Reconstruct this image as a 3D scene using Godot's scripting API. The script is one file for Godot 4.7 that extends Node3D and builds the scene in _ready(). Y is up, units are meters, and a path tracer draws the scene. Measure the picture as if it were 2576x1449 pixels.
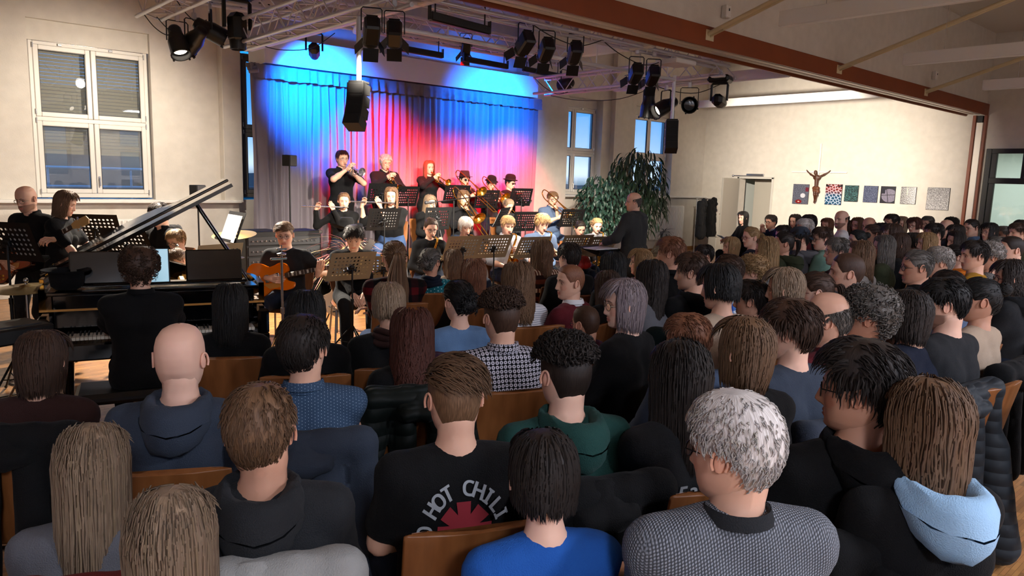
extends Node3D
# A school hall with a big band under stage lights and a seated audience.
# World: x runs along the stage wall, -z points at the stage wall, y up, metres.

const CW := 2576.0
const CH := 1449.0
const FOC := 1850.0
const EYE := Vector3(0, 1.85, 0)
var cam_basis := Basis()
var M := {}
var T := {}
var names := {}
var rng := RandomNumberGenerator.new()
var fnl := FastNoiseLite.new()

# ---------- mesh builder ----------
class MB:
	var v := PackedVector3Array()
	var n := PackedVector3Array()
	var uv := PackedVector2Array()
	var c := PackedColorArray()
	var ix := PackedInt32Array()
	var col := Color.WHITE
	func put(p: Vector3, q: Vector3, t := Vector2.ZERO) -> int:
		v.append(p); n.append(q); uv.append(t); c.append(col)
		return v.size() - 1
	func tri(a: int, b: int, d: int) -> void:
		ix.append(a); ix.append(b); ix.append(d)
	func face(pts: Array, nn := Vector3.ZERO) -> void:
		var q := nn
		if q == Vector3.ZERO:
			q = (pts[1] - pts[0]).cross(pts[2] - pts[0]).normalized()
		var s := v.size()
		for p in pts:
			put(p, q)
		for i in range(1, pts.size() - 1):
			tri(s, s + i, s + i + 1)
	func box(o: Vector3, s: Vector3, bev := 0.0, b := Basis()) -> void:
		var h := s * 0.5
		var e: float = minf(bev, minf(h.x, minf(h.y, h.z)) * 0.95)
		var ax := [Vector3.RIGHT, Vector3.UP, Vector3.BACK]
		for a in 3:
			for sg in [-1.0, 1.0]:
				var nn: Vector3 = ax[a] * sg
				var u: Vector3 = ax[(a + 1) % 3]
				var w: Vector3 = ax[(a + 2) % 3]
				var hu: float = h[(a + 1) % 3] - e
				var hw: float = h[(a + 2) % 3] - e
				var m: Vector3 = nn * h[a]
				face([o + b * (m - u * hu - w * hw), o + b * (m + u * hu - w * hw), o + b * (m + u * hu + w * hw), o + b * (m - u * hu + w * hw)], b * nn)
		if e <= 0.0:
			return
		for a in 3:
			var u: Vector3 = ax[(a + 1) % 3]
			var w: Vector3 = ax[(a + 2) % 3]
			for su in [-1.0, 1.0]:
				for sw in [-1.0, 1.0]:
					var l: Vector3 = ax[a] * (h[a] - e)
					var p: Vector3 = u * su * h[(a + 1) % 3] + w * sw * (h[(a + 2) % 3] - e)
					var q: Vector3 = u * su * (h[(a + 1) % 3] - e) + w * sw * h[(a + 2) % 3]
					face([o + b * (p - l), o + b * (p + l), o + b * (q + l), o + b * (q - l)], b * (u * su + w * sw).normalized())
		for sx in [-1.0, 1.0]:
			for sy in [-1.0, 1.0]:
				for sz in [-1.0, 1.0]:
					var k := Vector3(sx, sy, sz)
					face([o + b * (k * Vector3(h.x, h.y - e, h.z - e)), o + b * (k * Vector3(h.x - e, h.y, h.z - e)), o + b * (k * Vector3(h.x - e, h.y - e, h.z))], b * k.normalized())
	func grid(p: PackedVector3Array, nu: int, nv: int, closed := false) -> void:
		# p[j * nu + i], i round, j along
		var s := v.size()
		for j in nv:
			for i in nu:
				var a := p[j * nu + ((i + 1) % nu if closed else mini(i + 1, nu - 1))]
				var b := p[j * nu + ((i + nu - 1) % nu if closed else maxi(i - 1, 0))]
				var d := p[mini(j + 1, nv - 1) * nu + i]
				var e := p[maxi(j - 1, 0) * nu + i]
				var q := (a - b).cross(d - e)
				put(p[j * nu + i], q.normalized() if q.length_squared() > 1e-14 else Vector3.UP, Vector2(float(i) / nu, float(j) / nv))
		for j in nv - 1:
			for i in (nu if closed else nu - 1):
				var a := s + j * nu + i
				var b := s + j * nu + (i + 1) % nu
				tri(a, b, b + nu); tri(a, b + nu, a + nu)
	func tube(pts: PackedVector3Array, r, sides := 8, caps := true, flat := 1.0, hint := Vector3.ZERO) -> void:
		var m := pts.size()
		var s := v.size()
		var side := hint
		for j in m:
			var d := (pts[mini(j + 1, m - 1)] - pts[maxi(j - 1, 0)]).normalized()
			if side == Vector3.ZERO or absf(side.normalized().dot(d)) > 0.98:
				side = Vector3.UP.cross(d) if absf(d.y) < 0.9 else Vector3.RIGHT.cross(d)
			side = (side - d * side.dot(d)).normalized()
			var up := d.cross(side)
			var rr: float = r if r is float else r[j]
			for i in sides:
				var t := TAU * i / sides
				var q := side * cos(t) + up * sin(t)
				put(pts[j] + side * cos(t) * rr + up * sin(t) * rr * flat, q, Vector2(float(i) / sides, float(j) / maxi(m - 1, 1)))
		for j in m - 1:
			for i in sides:
				var a := s + j * sides + i
				var b := s + j * sides + (i + 1) % sides
				tri(a, b, b + sides); tri(a, b + sides, a + sides)
		if caps:
			for e in [0, m - 1]:
				var d := (pts[1] - pts[0]).normalized() * -1.0 if e == 0 else (pts[m - 1] - pts[m - 2]).normalized()
				var k := put(pts[e], d)
				var f := v.size()
				for i in sides:
					put(v[s + e * sides + i], d)
				for i in sides:
					tri(k, f + i, f + (i + 1) % sides)
	func rod(a: Vector3, b: Vector3, r: float, r2 := -1.0, sides := 8) -> void:
		tube(PackedVector3Array([a, b]), PackedFloat32Array([r, r if r2 < 0 else r2]), sides)
	func lathe(prof: Array, sides := 16, t := Transform3D()) -> void:
		# prof: Vector2(radius, height) list; a repeated point makes a sharp edge
		var m := prof.size()
		var s := v.size()
		for j in m:
			var a: Vector2 = prof[maxi(j - 1, 0)]
			var b: Vector2 = prof[mini(j + 1, m - 1)]
			if j > 0 and prof[j] == prof[j - 1]:
				a = prof[j]
			elif j < m - 1 and prof[j] == prof[j + 1]:
				b = prof[j]
			var q := Vector2(b.y - a.y, a.x - b.x).normalized()
			for i in sides:
				var w := TAU * i / sides
				put(t * Vector3(cos(w) * prof[j].x, prof[j].y, sin(w) * prof[j].x), (t.basis * Vector3(cos(w) * q.x, q.y, sin(w) * q.x)).normalized(), Vector2(float(i) / sides, float(j) / m))
		for j in m - 1:
			for i in sides:
				var a := s + j * sides + i
				var b := s + j * sides + (i + 1) % sides
				tri(a, b, b + sides); tri(a, b + sides, a + sides)
	func ball(o: Vector3, r: Vector3, b := Basis(), nu := 12, nv := 8) -> void:
		var s := v.size()
		for j in nv + 1:
			var e := PI * j / nv
			for i in nu:
				var w := TAU * i / nu
				var d := Vector3(sin(e) * cos(w), cos(e), sin(e) * sin(w))
				put(o + b * (d * r), (b * (d / r)).normalized(), Vector2(float(i) / nu, float(j) / nv))
		for j in nv:
			for i in nu:
				var a := s + j * nu + i
				var d := s + j * nu + (i + 1) % nu
				tri(a, d, d + nu); tri(a, d + nu, a + nu)
	func prism(poly: PackedVector2Array, z0: float, z1: float, t := Transform3D(), smooth := false) -> void:
		var tr := Geometry2D.triangulate_polygon(poly)
		for z in [z0, z1]:
			var s := v.size()
			var q := (t.basis * Vector3(0, 0, -1.0 if z == z0 else 1.0)).normalized()
			for p in poly:
				put(t * Vector3(p.x, p.y, z), q, p)
			for i in range(0, tr.size(), 3):
				tri(s + tr[i], s + tr[i + 1], s + tr[i + 2])
		var m := poly.size()
		var area := 0.0
		for i in m:
			area += poly[i].cross(poly[(i + 1) % m])
		var sg := 1.0 if area > 0 else -1.0
		for i in m:
			var a := poly[i]
			var b := poly[(i + 1) % m]
			var q := Vector3((b - a).y, -(b - a).x, 0).normalized() * sg
			if smooth:
				var e := poly[(i + m - 1) % m]
				var g := poly[(i + 2) % m]
				var qa := Vector3((b - e).y, -(b - e).x, 0).normalized() * sg
				var qb := Vector3((g - a).y, -(g - a).x, 0).normalized() * sg
				var s := v.size()
				put(t * Vector3(a.x, a.y, z0), t.basis * qa); put(t * Vector3(b.x, b.y, z0), t.basis * qb)
				put(t * Vector3(b.x, b.y, z1), t.basis * qb); put(t * Vector3(a.x, a.y, z1), t.basis * qa)
				tri(s, s + 1, s + 2); tri(s, s + 2, s + 3)
			else:
				face([t * Vector3(a.x, a.y, z0), t * Vector3(b.x, b.y, z0), t * Vector3(b.x, b.y, z1), t * Vector3(a.x, a.y, z1)], (t.basis * q).normalized())
	func add(o: MB, t := Transform3D(), tint := Color.WHITE) -> MB:
		var s := v.size()
		var nb := t.basis.inverse().transposed()
		for i in o.v.size():
			v.append(t * o.v[i]); n.append((nb * o.n[i]).normalized()); c.append(o.c[i] * tint)
		uv.append_array(o.uv)
		for i in o.ix:
			ix.append(s + i)
		return self
	func mesh() -> ArrayMesh:
		for i in range(0, ix.size(), 3):
			var a := ix[i]
			var b := ix[i + 1]
			var d := ix[i + 2]
			if (v[b] - v[a]).cross(v[d] - v[a]).dot(n[a] + n[b] + n[d]) > 0.0:
				ix[i + 1] = d
				ix[i + 2] = b
		var arr := []
		arr.resize(Mesh.ARRAY_MAX)
		arr[Mesh.ARRAY_VERTEX] = v
		arr[Mesh.ARRAY_NORMAL] = n
		arr[Mesh.ARRAY_TEX_UV] = uv
		arr[Mesh.ARRAY_COLOR] = c
		arr[Mesh.ARRAY_INDEX] = ix
		var am := ArrayMesh.new()
		am.add_surface_from_arrays(Mesh.PRIMITIVE_TRIANGLES, arr)
		return am

# ---------- scene helpers ----------
func numbered(called: String) -> String:
	var k: int = names.get(called, 0)
	names[called] = k + 1
	return called if k == 0 else "%s_%03d" % [called, k]

func tag(o: Node3D, label: String, category: String, group := "") -> Node3D:
	o.set_meta("label", label)
	o.set_meta("category", category)
	if group:
		o.set_meta("group", group)
	return o

func thing(called: String, label: String, category: String, at := Vector3.ZERO, turn := 0.0, group := "") -> Node3D:
	var o := Node3D.new()
	o.name = numbered(called)
	add_child(o)
	o.position = at
	o.rotation.y = turn
	return tag(o, label, category, group)

func obj(called: String, shape, mat: Material, parent: Node3D = null) -> MeshInstance3D:
	var o := MeshInstance3D.new()
	o.name = called if parent else numbered(called)
	o.mesh = shape.mesh() if shape is MB else shape
	o.material_override = mat
	if parent:
		parent.add_child(o, true)
	else:
		add_child(o)
	return o

func struct(called: String, shape, mat: Material, parent: Node3D = null) -> MeshInstance3D:
	var o := obj(called, shape, mat, parent)
	if parent == null:
		o.set_meta("kind", "structure")
	return o

func copy(o: Node3D, label := "", at := Vector3.ZERO, turn := 0.0, group := "") -> Node3D:
	var r: Node3D = o.duplicate()
	var base := String(o.name)
	if base.length() > 4 and base[-4] == "_" and base.right(3).is_valid_int():
		base = base.left(-4)
	r.name = numbered(base)
	add_child(r)
	r.position = at
	r.rotation.y = turn
	if label:
		r.set_meta("label", label)
	if group:
		r.set_meta("group", group)
	return r

func ray(px: float, py: float) -> Vector3:
	return (cam_basis * Vector3((px - CW / 2) / FOC, -(py - CH / 2) / FOC, -1.0))

func on_y(px: float, py: float, y: float) -> Vector3:
	var d := ray(px, py)
	return EYE + d * ((y - EYE.y) / d.y)

func on_z(px: float, py: float, z: float) -> Vector3:
	var d := ray(px, py)
	return EYE + d * ((z - EYE.z) / d.z)

func on_x(px: float, py: float, x: float) -> Vector3:
	var d := ray(px, py)
	return EYE + d * ((x - EYE.x) / d.x)

func at_depth(px: float, py: float, k: float) -> Vector3:
	return EYE + ray(px, py) * k

func V(a: float, b: float, d: float) -> Vector3:
	return Vector3(a, b, d)

func PV(a: Array) -> PackedVector3Array:
	return PackedVector3Array(a)

func rrect(w: float, h: float, r: float, k := 5) -> PackedVector2Array:
	var o := PackedVector2Array()
	for q in 4:
		var cx := (w / 2 - r) * (1 if q == 0 or q == 3 else -1)
		var cy := (h / 2 - r) * (1 if q < 2 else -1)
		for i in k + 1:
			var t := PI / 2 * (q + float(i) / k)
			o.append(Vector2(cx + cos(t) * r, cy + sin(t) * r))
	return o

func spline(pts: Array, k := 6) -> PackedVector3Array:
	var o := PackedVector3Array()
	var m := pts.size()
	for i in m - 1:
		for j in k:
			var t := float(j) / k
			o.append((pts[i] as Vector3).cubic_interpolate(pts[i + 1], pts[maxi(i - 1, 0)], pts[mini(i + 2, m - 1)], t))
	o.append(pts[m - 1])
	return o

func basis_y(d: Vector3, hint := Vector3.BACK) -> Basis:
	var y := d.normalized()
	var z := (hint - y * hint.dot(y))
	if z.length() < 0.01:
		z = Vector3.RIGHT - y * y.x
	z = z.normalized()
	return Basis(y.cross(z), y, z)

# ---------- materials ----------
func mat(key: String, color: Color, rough := 0.7, metal := 0.0) -> StandardMaterial3D:
	if M.has(key):
		return M[key]
	var m := StandardMaterial3D.new()
	m.resource_name = key
	m.albedo_color = color
	m.roughness = rough
	m.metallic = metal
	M[key] = m
	return m

func tri_tex(m: StandardMaterial3D, scale: float, world := false) -> void:
	m.uv1_triplanar = true
	m.uv1_world_triplanar = world
	m.uv1_scale = Vector3.ONE * scale
	m.uv1_triplanar_sharpness = 4.0

func noise_tex(key: String, freq: float, lo: Color, hi: Color, oct := 4, size := 256, kind := FastNoiseLite.TYPE_SIMPLEX_SMOOTH) -> NoiseTexture2D:
	if T.has(key):
		return T[key]
	var t := NoiseTexture2D.new()
	var f := FastNoiseLite.new()
	f.seed = hash(key) % 1000
	f.frequency = freq
	f.noise_type = kind
	f.fractal_octaves = oct
	t.noise = f
	t.width = size
	t.height = size
	t.seamless = true
	var g := Gradient.new()
	g.set_color(0, lo)
	g.set_color(1, hi)
	t.color_ramp = g
	T[key] = t
	return t

func paint(key: String, w: int, h: int, f: Callable) -> ImageTexture:
	if T.has(key):
		return T[key]
	var im := Image.create(w, h, false, Image.FORMAT_RGB8)
	for y in h:
		for x in w:
			im.set_pixel(x, y, f.call(x, y))
	T[key] = ImageTexture.create_from_image(im)
	return T[key]

func relief(m: StandardMaterial3D, t: Texture2D, cm: float) -> StandardMaterial3D:
	m.heightmap_enabled = true
	m.heightmap_texture = t
	m.heightmap_scale = cm
	return m

func cloth(key: String, color: Color, kind := "plain") -> StandardMaterial3D:
	var id := key
	if M.has(id):
		return M[id]
	var m := mat(id, color, 0.9)
	m.metallic_specular = 0.3
	m.rim_enabled = true
	m.rim = 0.25
	m.rim_tint = 0.6
	match kind:
		"plain":
			tri_tex(m, 9.0)
			relief(m, noise_tex("weave", 0.08, Color.BLACK, Color.WHITE, 3), 0.12)
		"knit":
			tri_tex(m, 9.0)
			var t := paint("knit", 128, 128, func(x, y): return Color.WHITE * (0.35 + 0.65 * absf(sin(x * PI / 8) * cos((y + (x % 16) * 0.6) * PI / 8))))
			m.albedo_texture = t
			relief(m, t, 0.35)
		"puffer":
			tri_tex(m, 4.0)
			m.roughness = 0.6
			relief(m, paint("quilt", 8, 128, func(_x, y): return Color.WHITE * absf(sin(y * PI / 32))), 0.8)
		_:
			tri_tex(m, 1.0)
			m.albedo_texture = T[kind]
			m.uv1_scale = Vector3.ONE * float(m.get_meta("s", 1.0))
	return m
# ---------- smooth bodies from tapered bones ----------
func sdf(bones: Array, cell: float, k: float, fold := 0.0) -> MB:
	var lo := Vector3(9, 9, 9)
	var hi := -lo
	for b in bones:
		var m: float = maxf(b[2], b[3]) + cell * 2.5
		lo = lo.min((b[0] as Vector3).min(b[1]) - Vector3.ONE * m)
		hi = hi.max((b[0] as Vector3).max(b[1]) + Vector3.ONE * m)
	var nx := int((hi.x - lo.x) / cell) + 2
	var ny := int((hi.y - lo.y) / cell) + 2
	var nz := int((hi.z - lo.z) / cell) + 2
	var sy := nx
	var sz := nx * ny
	var g := PackedFloat32Array()
	g.resize(nx * ny * nz)
	g.fill(9.0)
	for b in bones:
		var a: Vector3 = b[0]
		var ba: Vector3 = b[1] - a
		var inv: float = 1.0 / maxf(ba.length_squared(), 1e-8)
		var ra: float = b[2]
		var dr: float = b[3] - ra
		var m: float = maxf(b[2], b[3]) + k + cell
		var l: Vector3 = (a.min(b[1]) - Vector3.ONE * m - lo) / cell
		var h: Vector3 = (a.max(b[1]) + Vector3.ONE * m - lo) / cell
		var x0 := maxi(0, int(l.x))
		var x1 := mini(nx - 1, int(h.x) + 1)
		for z in range(maxi(0, int(l.z)), mini(nz - 1, int(h.z) + 1) + 1):
			for y in range(maxi(0, int(l.y)), mini(ny - 1, int(h.y) + 1) + 1):
				var i := z * sz + y * sy + x0
				var pa := lo + Vector3(x0, y, z) * cell - a
				for x in range(x0, x1 + 1):
					var t := clampf(pa.dot(ba) * inv, 0.0, 1.0)
					var d := (pa - ba * t).length() - ra - dr * t
					var o := g[i]
					var q := k - absf(o - d)
					g[i] = minf(o, d) - (q * q / (4.0 * k) if q > 0.0 else 0.0)
					i += 1
					pa.x += cell
	if fold > 0.0:
		for z in nz:
			for y in ny:
				var i := z * sz + y * sy
				for x in nx:
					if absf(g[i]) < 0.06:
						g[i] += fold * fnl.get_noise_3d((lo.x + x * cell) * 100.0, (lo.y + y * cell) * 60.0, (lo.z + z * cell) * 100.0)
					i += 1
	var mb := MB.new()
	var at := PackedInt32Array()
	at.resize(g.size())
	at.fill(-1)
	var off := [0, 1, sy, sy + 1, sz, sz + 1, sz + sy, sz + sy + 1]
	for z in nz - 1:
		for y in ny - 1:
			var i := z * sz + y * sy - 1
			for x in nx - 1:
				i += 1
				var a := g[i]
				var b := g[i + 1]
				var c2 := g[i + sy]
				var d := g[i + sy + 1]
				var e := g[i + sz]
				var f := g[i + sz + 1]
				var h := g[i + sz + sy]
				var j := g[i + sz + sy + 1]
				var lowest := minf(minf(minf(a, b), minf(c2, d)), minf(minf(e, f), minf(h, j)))
				if lowest >= 0.0:
					continue
				if maxf(maxf(maxf(a, b), maxf(c2, d)), maxf(maxf(e, f), maxf(h, j))) < 0.0:
					continue
				var s := Vector3.ZERO
				var cnt := 0
				if (a < 0) != (b < 0): s += Vector3(a / (a - b), 0, 0); cnt += 1
				if (c2 < 0) != (d < 0): s += Vector3(c2 / (c2 - d), 1, 0); cnt += 1
				if (e < 0) != (f < 0): s += Vector3(e / (e - f), 0, 1); cnt += 1
				if (h < 0) != (j < 0): s += Vector3(h / (h - j), 1, 1); cnt += 1
				if (a < 0) != (c2 < 0): s += Vector3(0, a / (a - c2), 0); cnt += 1
				if (b < 0) != (d < 0): s += Vector3(1, b / (b - d), 0); cnt += 1
				if (e < 0) != (h < 0): s += Vector3(0, e / (e - h), 1); cnt += 1
				if (f < 0) != (j < 0): s += Vector3(1, f / (f - j), 1); cnt += 1
				if (a < 0) != (e < 0): s += Vector3(0, 0, a / (a - e)); cnt += 1
				if (b < 0) != (f < 0): s += Vector3(1, 0, b / (b - f)); cnt += 1
				if (c2 < 0) != (h < 0): s += Vector3(0, 1, c2 / (c2 - h)); cnt += 1
				if (d < 0) != (j < 0): s += Vector3(1, 1, d / (d - j)); cnt += 1
				var q := Vector3(b + d + f + j - a - c2 - e - h, c2 + d + h + j - a - b - e - f, e + f + h + j - a - b - c2 - d)
				at[i] = mb.put(lo + (Vector3(x, y, z) + s / cnt) * cell, q.normalized())
	for z in range(1, nz - 1):
		for y in range(1, ny - 1):
			var i := z * sz + y * sy
			for x in range(1, nx - 1):
				i += 1
				if at[i] < 0:
					continue
				var s0 := g[i] < 0.0
				if s0 != (g[i + 1] < 0.0):
					mb.tri(at[i], at[i - sy], at[i - sy - sz]); mb.tri(at[i], at[i - sy - sz], at[i - sz])
				if s0 != (g[i + sy] < 0.0):
					mb.tri(at[i], at[i - 1], at[i - 1 - sz]); mb.tri(at[i], at[i - 1 - sz], at[i - sz])
				if s0 != (g[i + sz] < 0.0):
					mb.tri(at[i], at[i - 1], at[i - 1 - sy]); mb.tri(at[i], at[i - 1 - sy], at[i - sy])
	return mb

func ik(a: Vector3, t: Vector3, l1: float, l2: float, pole: Vector3) -> Array:
	var d := t - a
	var r := clampf(d.length(), absf(l1 - l2) + 0.01, (l1 + l2) * 0.998)
	var u := d.normalized()
	var ca := clampf((l1 * l1 + r * r - l2 * l2) / (2 * l1 * r), -1, 1)
	var p := (pole - u * pole.dot(u)).normalized()
	return [a + u * l1 * ca + p * l1 * sqrt(1 - ca * ca), a + u * r]

# ---------- head ----------
const RING := [[0.124, 0.004, 0.004, 0.004], [0.12, 0.028, 0.032, 0.034], [0.106, 0.053, 0.06, 0.064], [0.08, 0.069, 0.08, 0.088], [0.05, 0.0755, 0.089, 0.099], [0.02, 0.077, 0.0905, 0.101], [0.0, 0.076, 0.087, 0.098], [-0.03, 0.073, 0.086, 0.089], [-0.06, 0.067, 0.0855, 0.07], [-0.085, 0.058, 0.084, 0.05], [-0.105, 0.044, 0.079, 0.03], [-0.118, 0.026, 0.064, 0.012], [-0.124, 0.004, 0.03, 0.002]]

func ringp(y: float, az: float, off := 0.0) -> Vector3:
	var i := 0
	while i < RING.size() - 2 and y < RING[i + 1][0]:
		i += 1
	var t := clampf((RING[i][0] - y) / (RING[i][0] - RING[i + 1][0]), 0, 1)
	var w: float = lerpf(RING[i][1], RING[i + 1][1], t) + off
	var f: float = lerpf(RING[i][2], RING[i + 1][2], t) + off
	var b: float = lerpf(RING[i][3], RING[i + 1][3], t) + off
	var cx := sin(az)
	var cz := cos(az)
	var sx := signf(cx) * pow(absf(cx), 0.88)
	var szz := signf(cz) * pow(absf(cz), 0.88)
	return Vector3(w * sx, y, -(f if cz > 0 else b) * szz)

func gs(x: float, s: float) -> float:
	return exp(-x * x / (s * s))

var head_cache := {}
func head(female: bool, brow := Color(0.25, 0.2, 0.17), beard := false) -> MB:
	var key := [female, brow, beard]
	if head_cache.has(key):
		return head_cache[key]
	var mb := MB.new()
	var nu := 46
	var ys := []
	for j in 13:
		ys.append(lerpf(0.124, 0.045, pow(j / 13.0, 1.3)))
	for j in 34:
		ys.append(lerpf(0.045, -0.124, j / 33.0))
	var p := PackedVector3Array()
	var nb := 0.85 if female else 1.0
	for y in ys:
		for i in nu:
			var t := TAU * i / nu
			var az := t - 0.55 * sin(t)
			var q := ringp(y, az)
			if female and y < -0.05:
				q.x *= 1.0 - 0.1 * clampf((-0.05 - y) / 0.06, 0, 1)
			if q.z < 0 and absf(az if az < PI else az - TAU) < 1.5:
				var x := absf(q.x)
				var d := 0.0
				if y < 0.016 and y > -0.056:
					var r := clampf((0.016 - y) / 0.052, 0, 1)
					d += gs(q.x, 0.0085 + 0.006 * r) * (0.006 + 0.021 * r) * clampf((y + 0.056) / 0.012, 0, 1) * nb
				d += 0.006 * gs(x - 0.013, 0.007) * gs(y + 0.043, 0.008) * nb
				d -= 0.011 * gs(x - 0.031, 0.015) * gs(y - 0.002, 0.011)
				d += 0.005 * gs(y - 0.026, 0.008) * gs(x - 0.028, 0.03) * nb
				d += 0.007 * gs(x, 0.019) * (gs(y + 0.066, 0.005) + gs(y + 0.077, 0.005))
				d -= 0.003 * gs(x, 0.022) * gs(y + 0.0715, 0.0025)
				d += 0.006 * gs(x, 0.02) * gs(y + 0.106, 0.012)
				d += 0.004 * gs(x - 0.045, 0.016) * gs(y + 0.03, 0.02)
				if beard:
					d += 0.009 * clampf((-0.05 - y) / 0.02, 0, 1) * (1.0 - gs(x, 0.018) * gs(y + 0.071, 0.008))
				q.z -= d
			elif beard and y < -0.045:
				q *= 1.04
			p.append(q)
	mb.grid(p, nu, ys.size(), true)
	for i in p.size():
		var q := p[i]
		if q.z < -0.05:
			if absf(q.x) < 0.023 and (absf(q.y + 0.066) < 0.006 or absf(q.y + 0.077) < 0.006):
				mb.c[i] = Color(0.78, 0.5, 0.5)
			elif gs(absf(q.x) - 0.045, 0.016) * gs(q.y + 0.03, 0.018) > 0.3:
				mb.c[i] = Color(1.0, 0.86, 0.84)
		if beard and q.y < -0.04 and not (absf(q.x) < 0.022 and absf(q.y + 0.071) < 0.011) and q.z < 0.0:
			mb.c[i] = Color(1, 0.9, 0.88).lerp(Color(brow.r * 1.3, brow.g * 1.3, brow.b * 1.3), 0.72)
	for s in [-1.0, 1.0]:
		mb.col = Color(0.8, 0.8, 0.82)
		mb.ball(V(s * 0.031, 0.0, -0.0705), V(0.0145, 0.0085, 0.01), Basis(), 10, 6)
		mb.col = Color(0.06, 0.05, 0.05)
		mb.ball(V(s * 0.031, -0.0005, -0.0775), V(0.006, 0.0065, 0.004), Basis(), 8, 6)
		mb.col = brow
		mb.tube(spline([V(s * 0.012, 0.02, -0.09), V(s * 0.028, 0.026, -0.0885), V(s * 0.048, 0.018, -0.074)], 3), PackedFloat32Array([0.003, 0.004, 0.004, 0.004, 0.0035, 0.003, 0.001]), 5)
		mb.col = Color(0.55, 0.42, 0.4)
		mb.tube(spline([V(s * 0.017, 0.003, -0.0785), V(s * 0.031, 0.009, -0.0805), V(s * 0.046, 0.003, -0.072)], 3), 0.0022, 4)
		mb.col = Color(1, 0.9, 0.88)
		var eb := Basis.from_euler(V(0.15, s * -0.35, 0))
		var rim := []
		for k in 9:
			var t := -2.2 + 4.6 * k / 8.0
			rim.append(V(s * 0.08, -0.005, 0.012) + eb * V(s * 0.005, sin(t + PI / 2) * 0.03 * (1.0 if sin(t + PI / 2) > 0 else 0.85), -cos(t + PI / 2) * 0.018 * -1.0))
		mb.tube(spline(rim, 2), 0.0042, 5)
		mb.ball(V(s * 0.077, -0.005, 0.01), V(0.006, 0.027, 0.015), eb, 8, 6)
		mb.col = Color.WHITE
	head_cache[key] = mb
	return mb

func glasses(dark := false) -> Array:
	var fr := MB.new()
	var le := MB.new()
	for s in [-1.0, 1.0]:
		var pts := PackedVector3Array()
		var poly := PackedVector2Array()
		for k in 17:
			var t := TAU * k / 16
			pts.append(V(s * 0.033 + cos(t) * 0.024, -0.004 + sin(t) * 0.0185, -0.099 + absf(s * 0.033 + cos(t) * 0.024) * 0.18))
			if k < 16:
				poly.append(Vector2(s * 0.033 + cos(t) * 0.024, -0.004 + sin(t) * 0.0185))
		fr.tube(pts, 0.0022, 5, false)
		fr.rod(V(s * 0.057, 0.002, -0.088), V(s * 0.08, 0.0, 0.012), 0.0018, -1, 5)
		var a := []
		for q in poly:
			a.append(V(q.x, q.y, -0.099 + absf(q.x) * 0.18))
		le.face(a)
	fr.rod(V(-0.01, 0.0, -0.099), V(0.01, 0.0, -0.099), 0.002, -1, 5)
	return [fr, le]

# ---------- hands: palm, four fingers and a thumb; fingers along +y, palm faces -z, thumb at -x ----------
var hand_cache := {}
func hand(curl: float) -> MB:
	if hand_cache.has(curl):
		return hand_cache[curl]
	var b := []
	var base := [V(-0.03, 0.088, 0), V(-0.010, 0.094, 0), V(0.010, 0.09, 0), V(0.028, 0.082, 0)]
	var lens := [[0.042, 0.026, 0.02], [0.046, 0.029, 0.021], [0.043, 0.027, 0.02], [0.034, 0.021, 0.018]]
	for f in 4:
		b.append([V(base[f].x * 0.55, 0.0, 0), base[f], 0.0135, 0.0105])
		var p: Vector3 = base[f]
		var ang: float = curl * (0.55 + 0.06 * f)
		for k in 3:
			var d := V(base[f].x * 1.2 * (1.0 - curl), cos(ang), -sin(ang)).normalized()
			var q: Vector3 = p + d * lens[f][k]
			b.append([p, q, 0.0094 - 0.0009 * k, 0.0085 - 0.0009 * k])
			p = q
			ang += curl * (1.15 if k == 0 else 0.75)
	var t0 := V(-0.022, 0.018, -0.004)
	var t1 := V(-0.042, 0.05, -0.016 - 0.012 * curl)
	var t2 := t1 + V(-0.012 + 0.016 * curl, 0.03, -0.006 - 0.012 * curl)
	var t3 := t2 + V(0.0 + 0.012 * curl, 0.024, -0.004 - 0.008 * curl)
	b.append([t0, t1, 0.0145, 0.0115]); b.append([t1, t2, 0.0112, 0.0098]); b.append([t2, t3, 0.0096, 0.0075])
	b.append([V(0, -0.03, 0), V(0, 0.02, 0), 0.025, 0.026])
	var m := sdf(b, 0.0062, 0.005)
	hand_cache[curl] = m
	return m

# ---------- hair ----------
const FR := 0.9
func hairline(az: float, nape: float) -> float:
	var a := absf(wrapf(az, -PI, PI))
	if a < 0.75:
		return 0.078 - 0.012 * a
	if a < 1.25:
		return lerpf(0.069, 0.01, (a - 0.75) / 0.5)
	if a < 1.75:
		return lerpf(0.01, 0.022, (a - 1.25) / 0.5)
	return lerpf(0.022, nape, clampf((a - 1.75) / 0.7, 0, 1))

func cap(mb: MB, off: float, nape: float, nu := 40, nv := 14, bump := 0.004) -> void:
	var p := PackedVector3Array()
	for j in nv + 1:
		for i in nu:
			var az := TAU * i / nu
			var y := lerpf(0.122, hairline(az, nape), pow(float(j) / nv, 1.15))
			var o := off * (1.0 - 0.75 * pow(float(j) / nv, 5.0)) + bump * fnl.get_noise_3d(cos(az) * 60, y * 300, sin(az) * 60)
			var q := ringp(y, az, o)
			q.y += off * clampf((y - 0.03) / 0.09, 0, 1)
			p.append(q)
	mb.grid(p, nu, nv + 1, true)
	var top := mb.put(V(0, 0.124 + off, 0), Vector3.UP)
	var s := top - nu * (nv + 1)
	for i in nu:
		mb.tri(top, s + i, s + (i + 1) % nu)

func tint(r: RandomNumberGenerator, lo := 0.78, hi := 1.2) -> Color:
	var k := r.randf_range(lo, hi)
	return Color(k, k * r.randf_range(0.95, 1.02), k * r.randf_range(0.9, 1.02))

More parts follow.
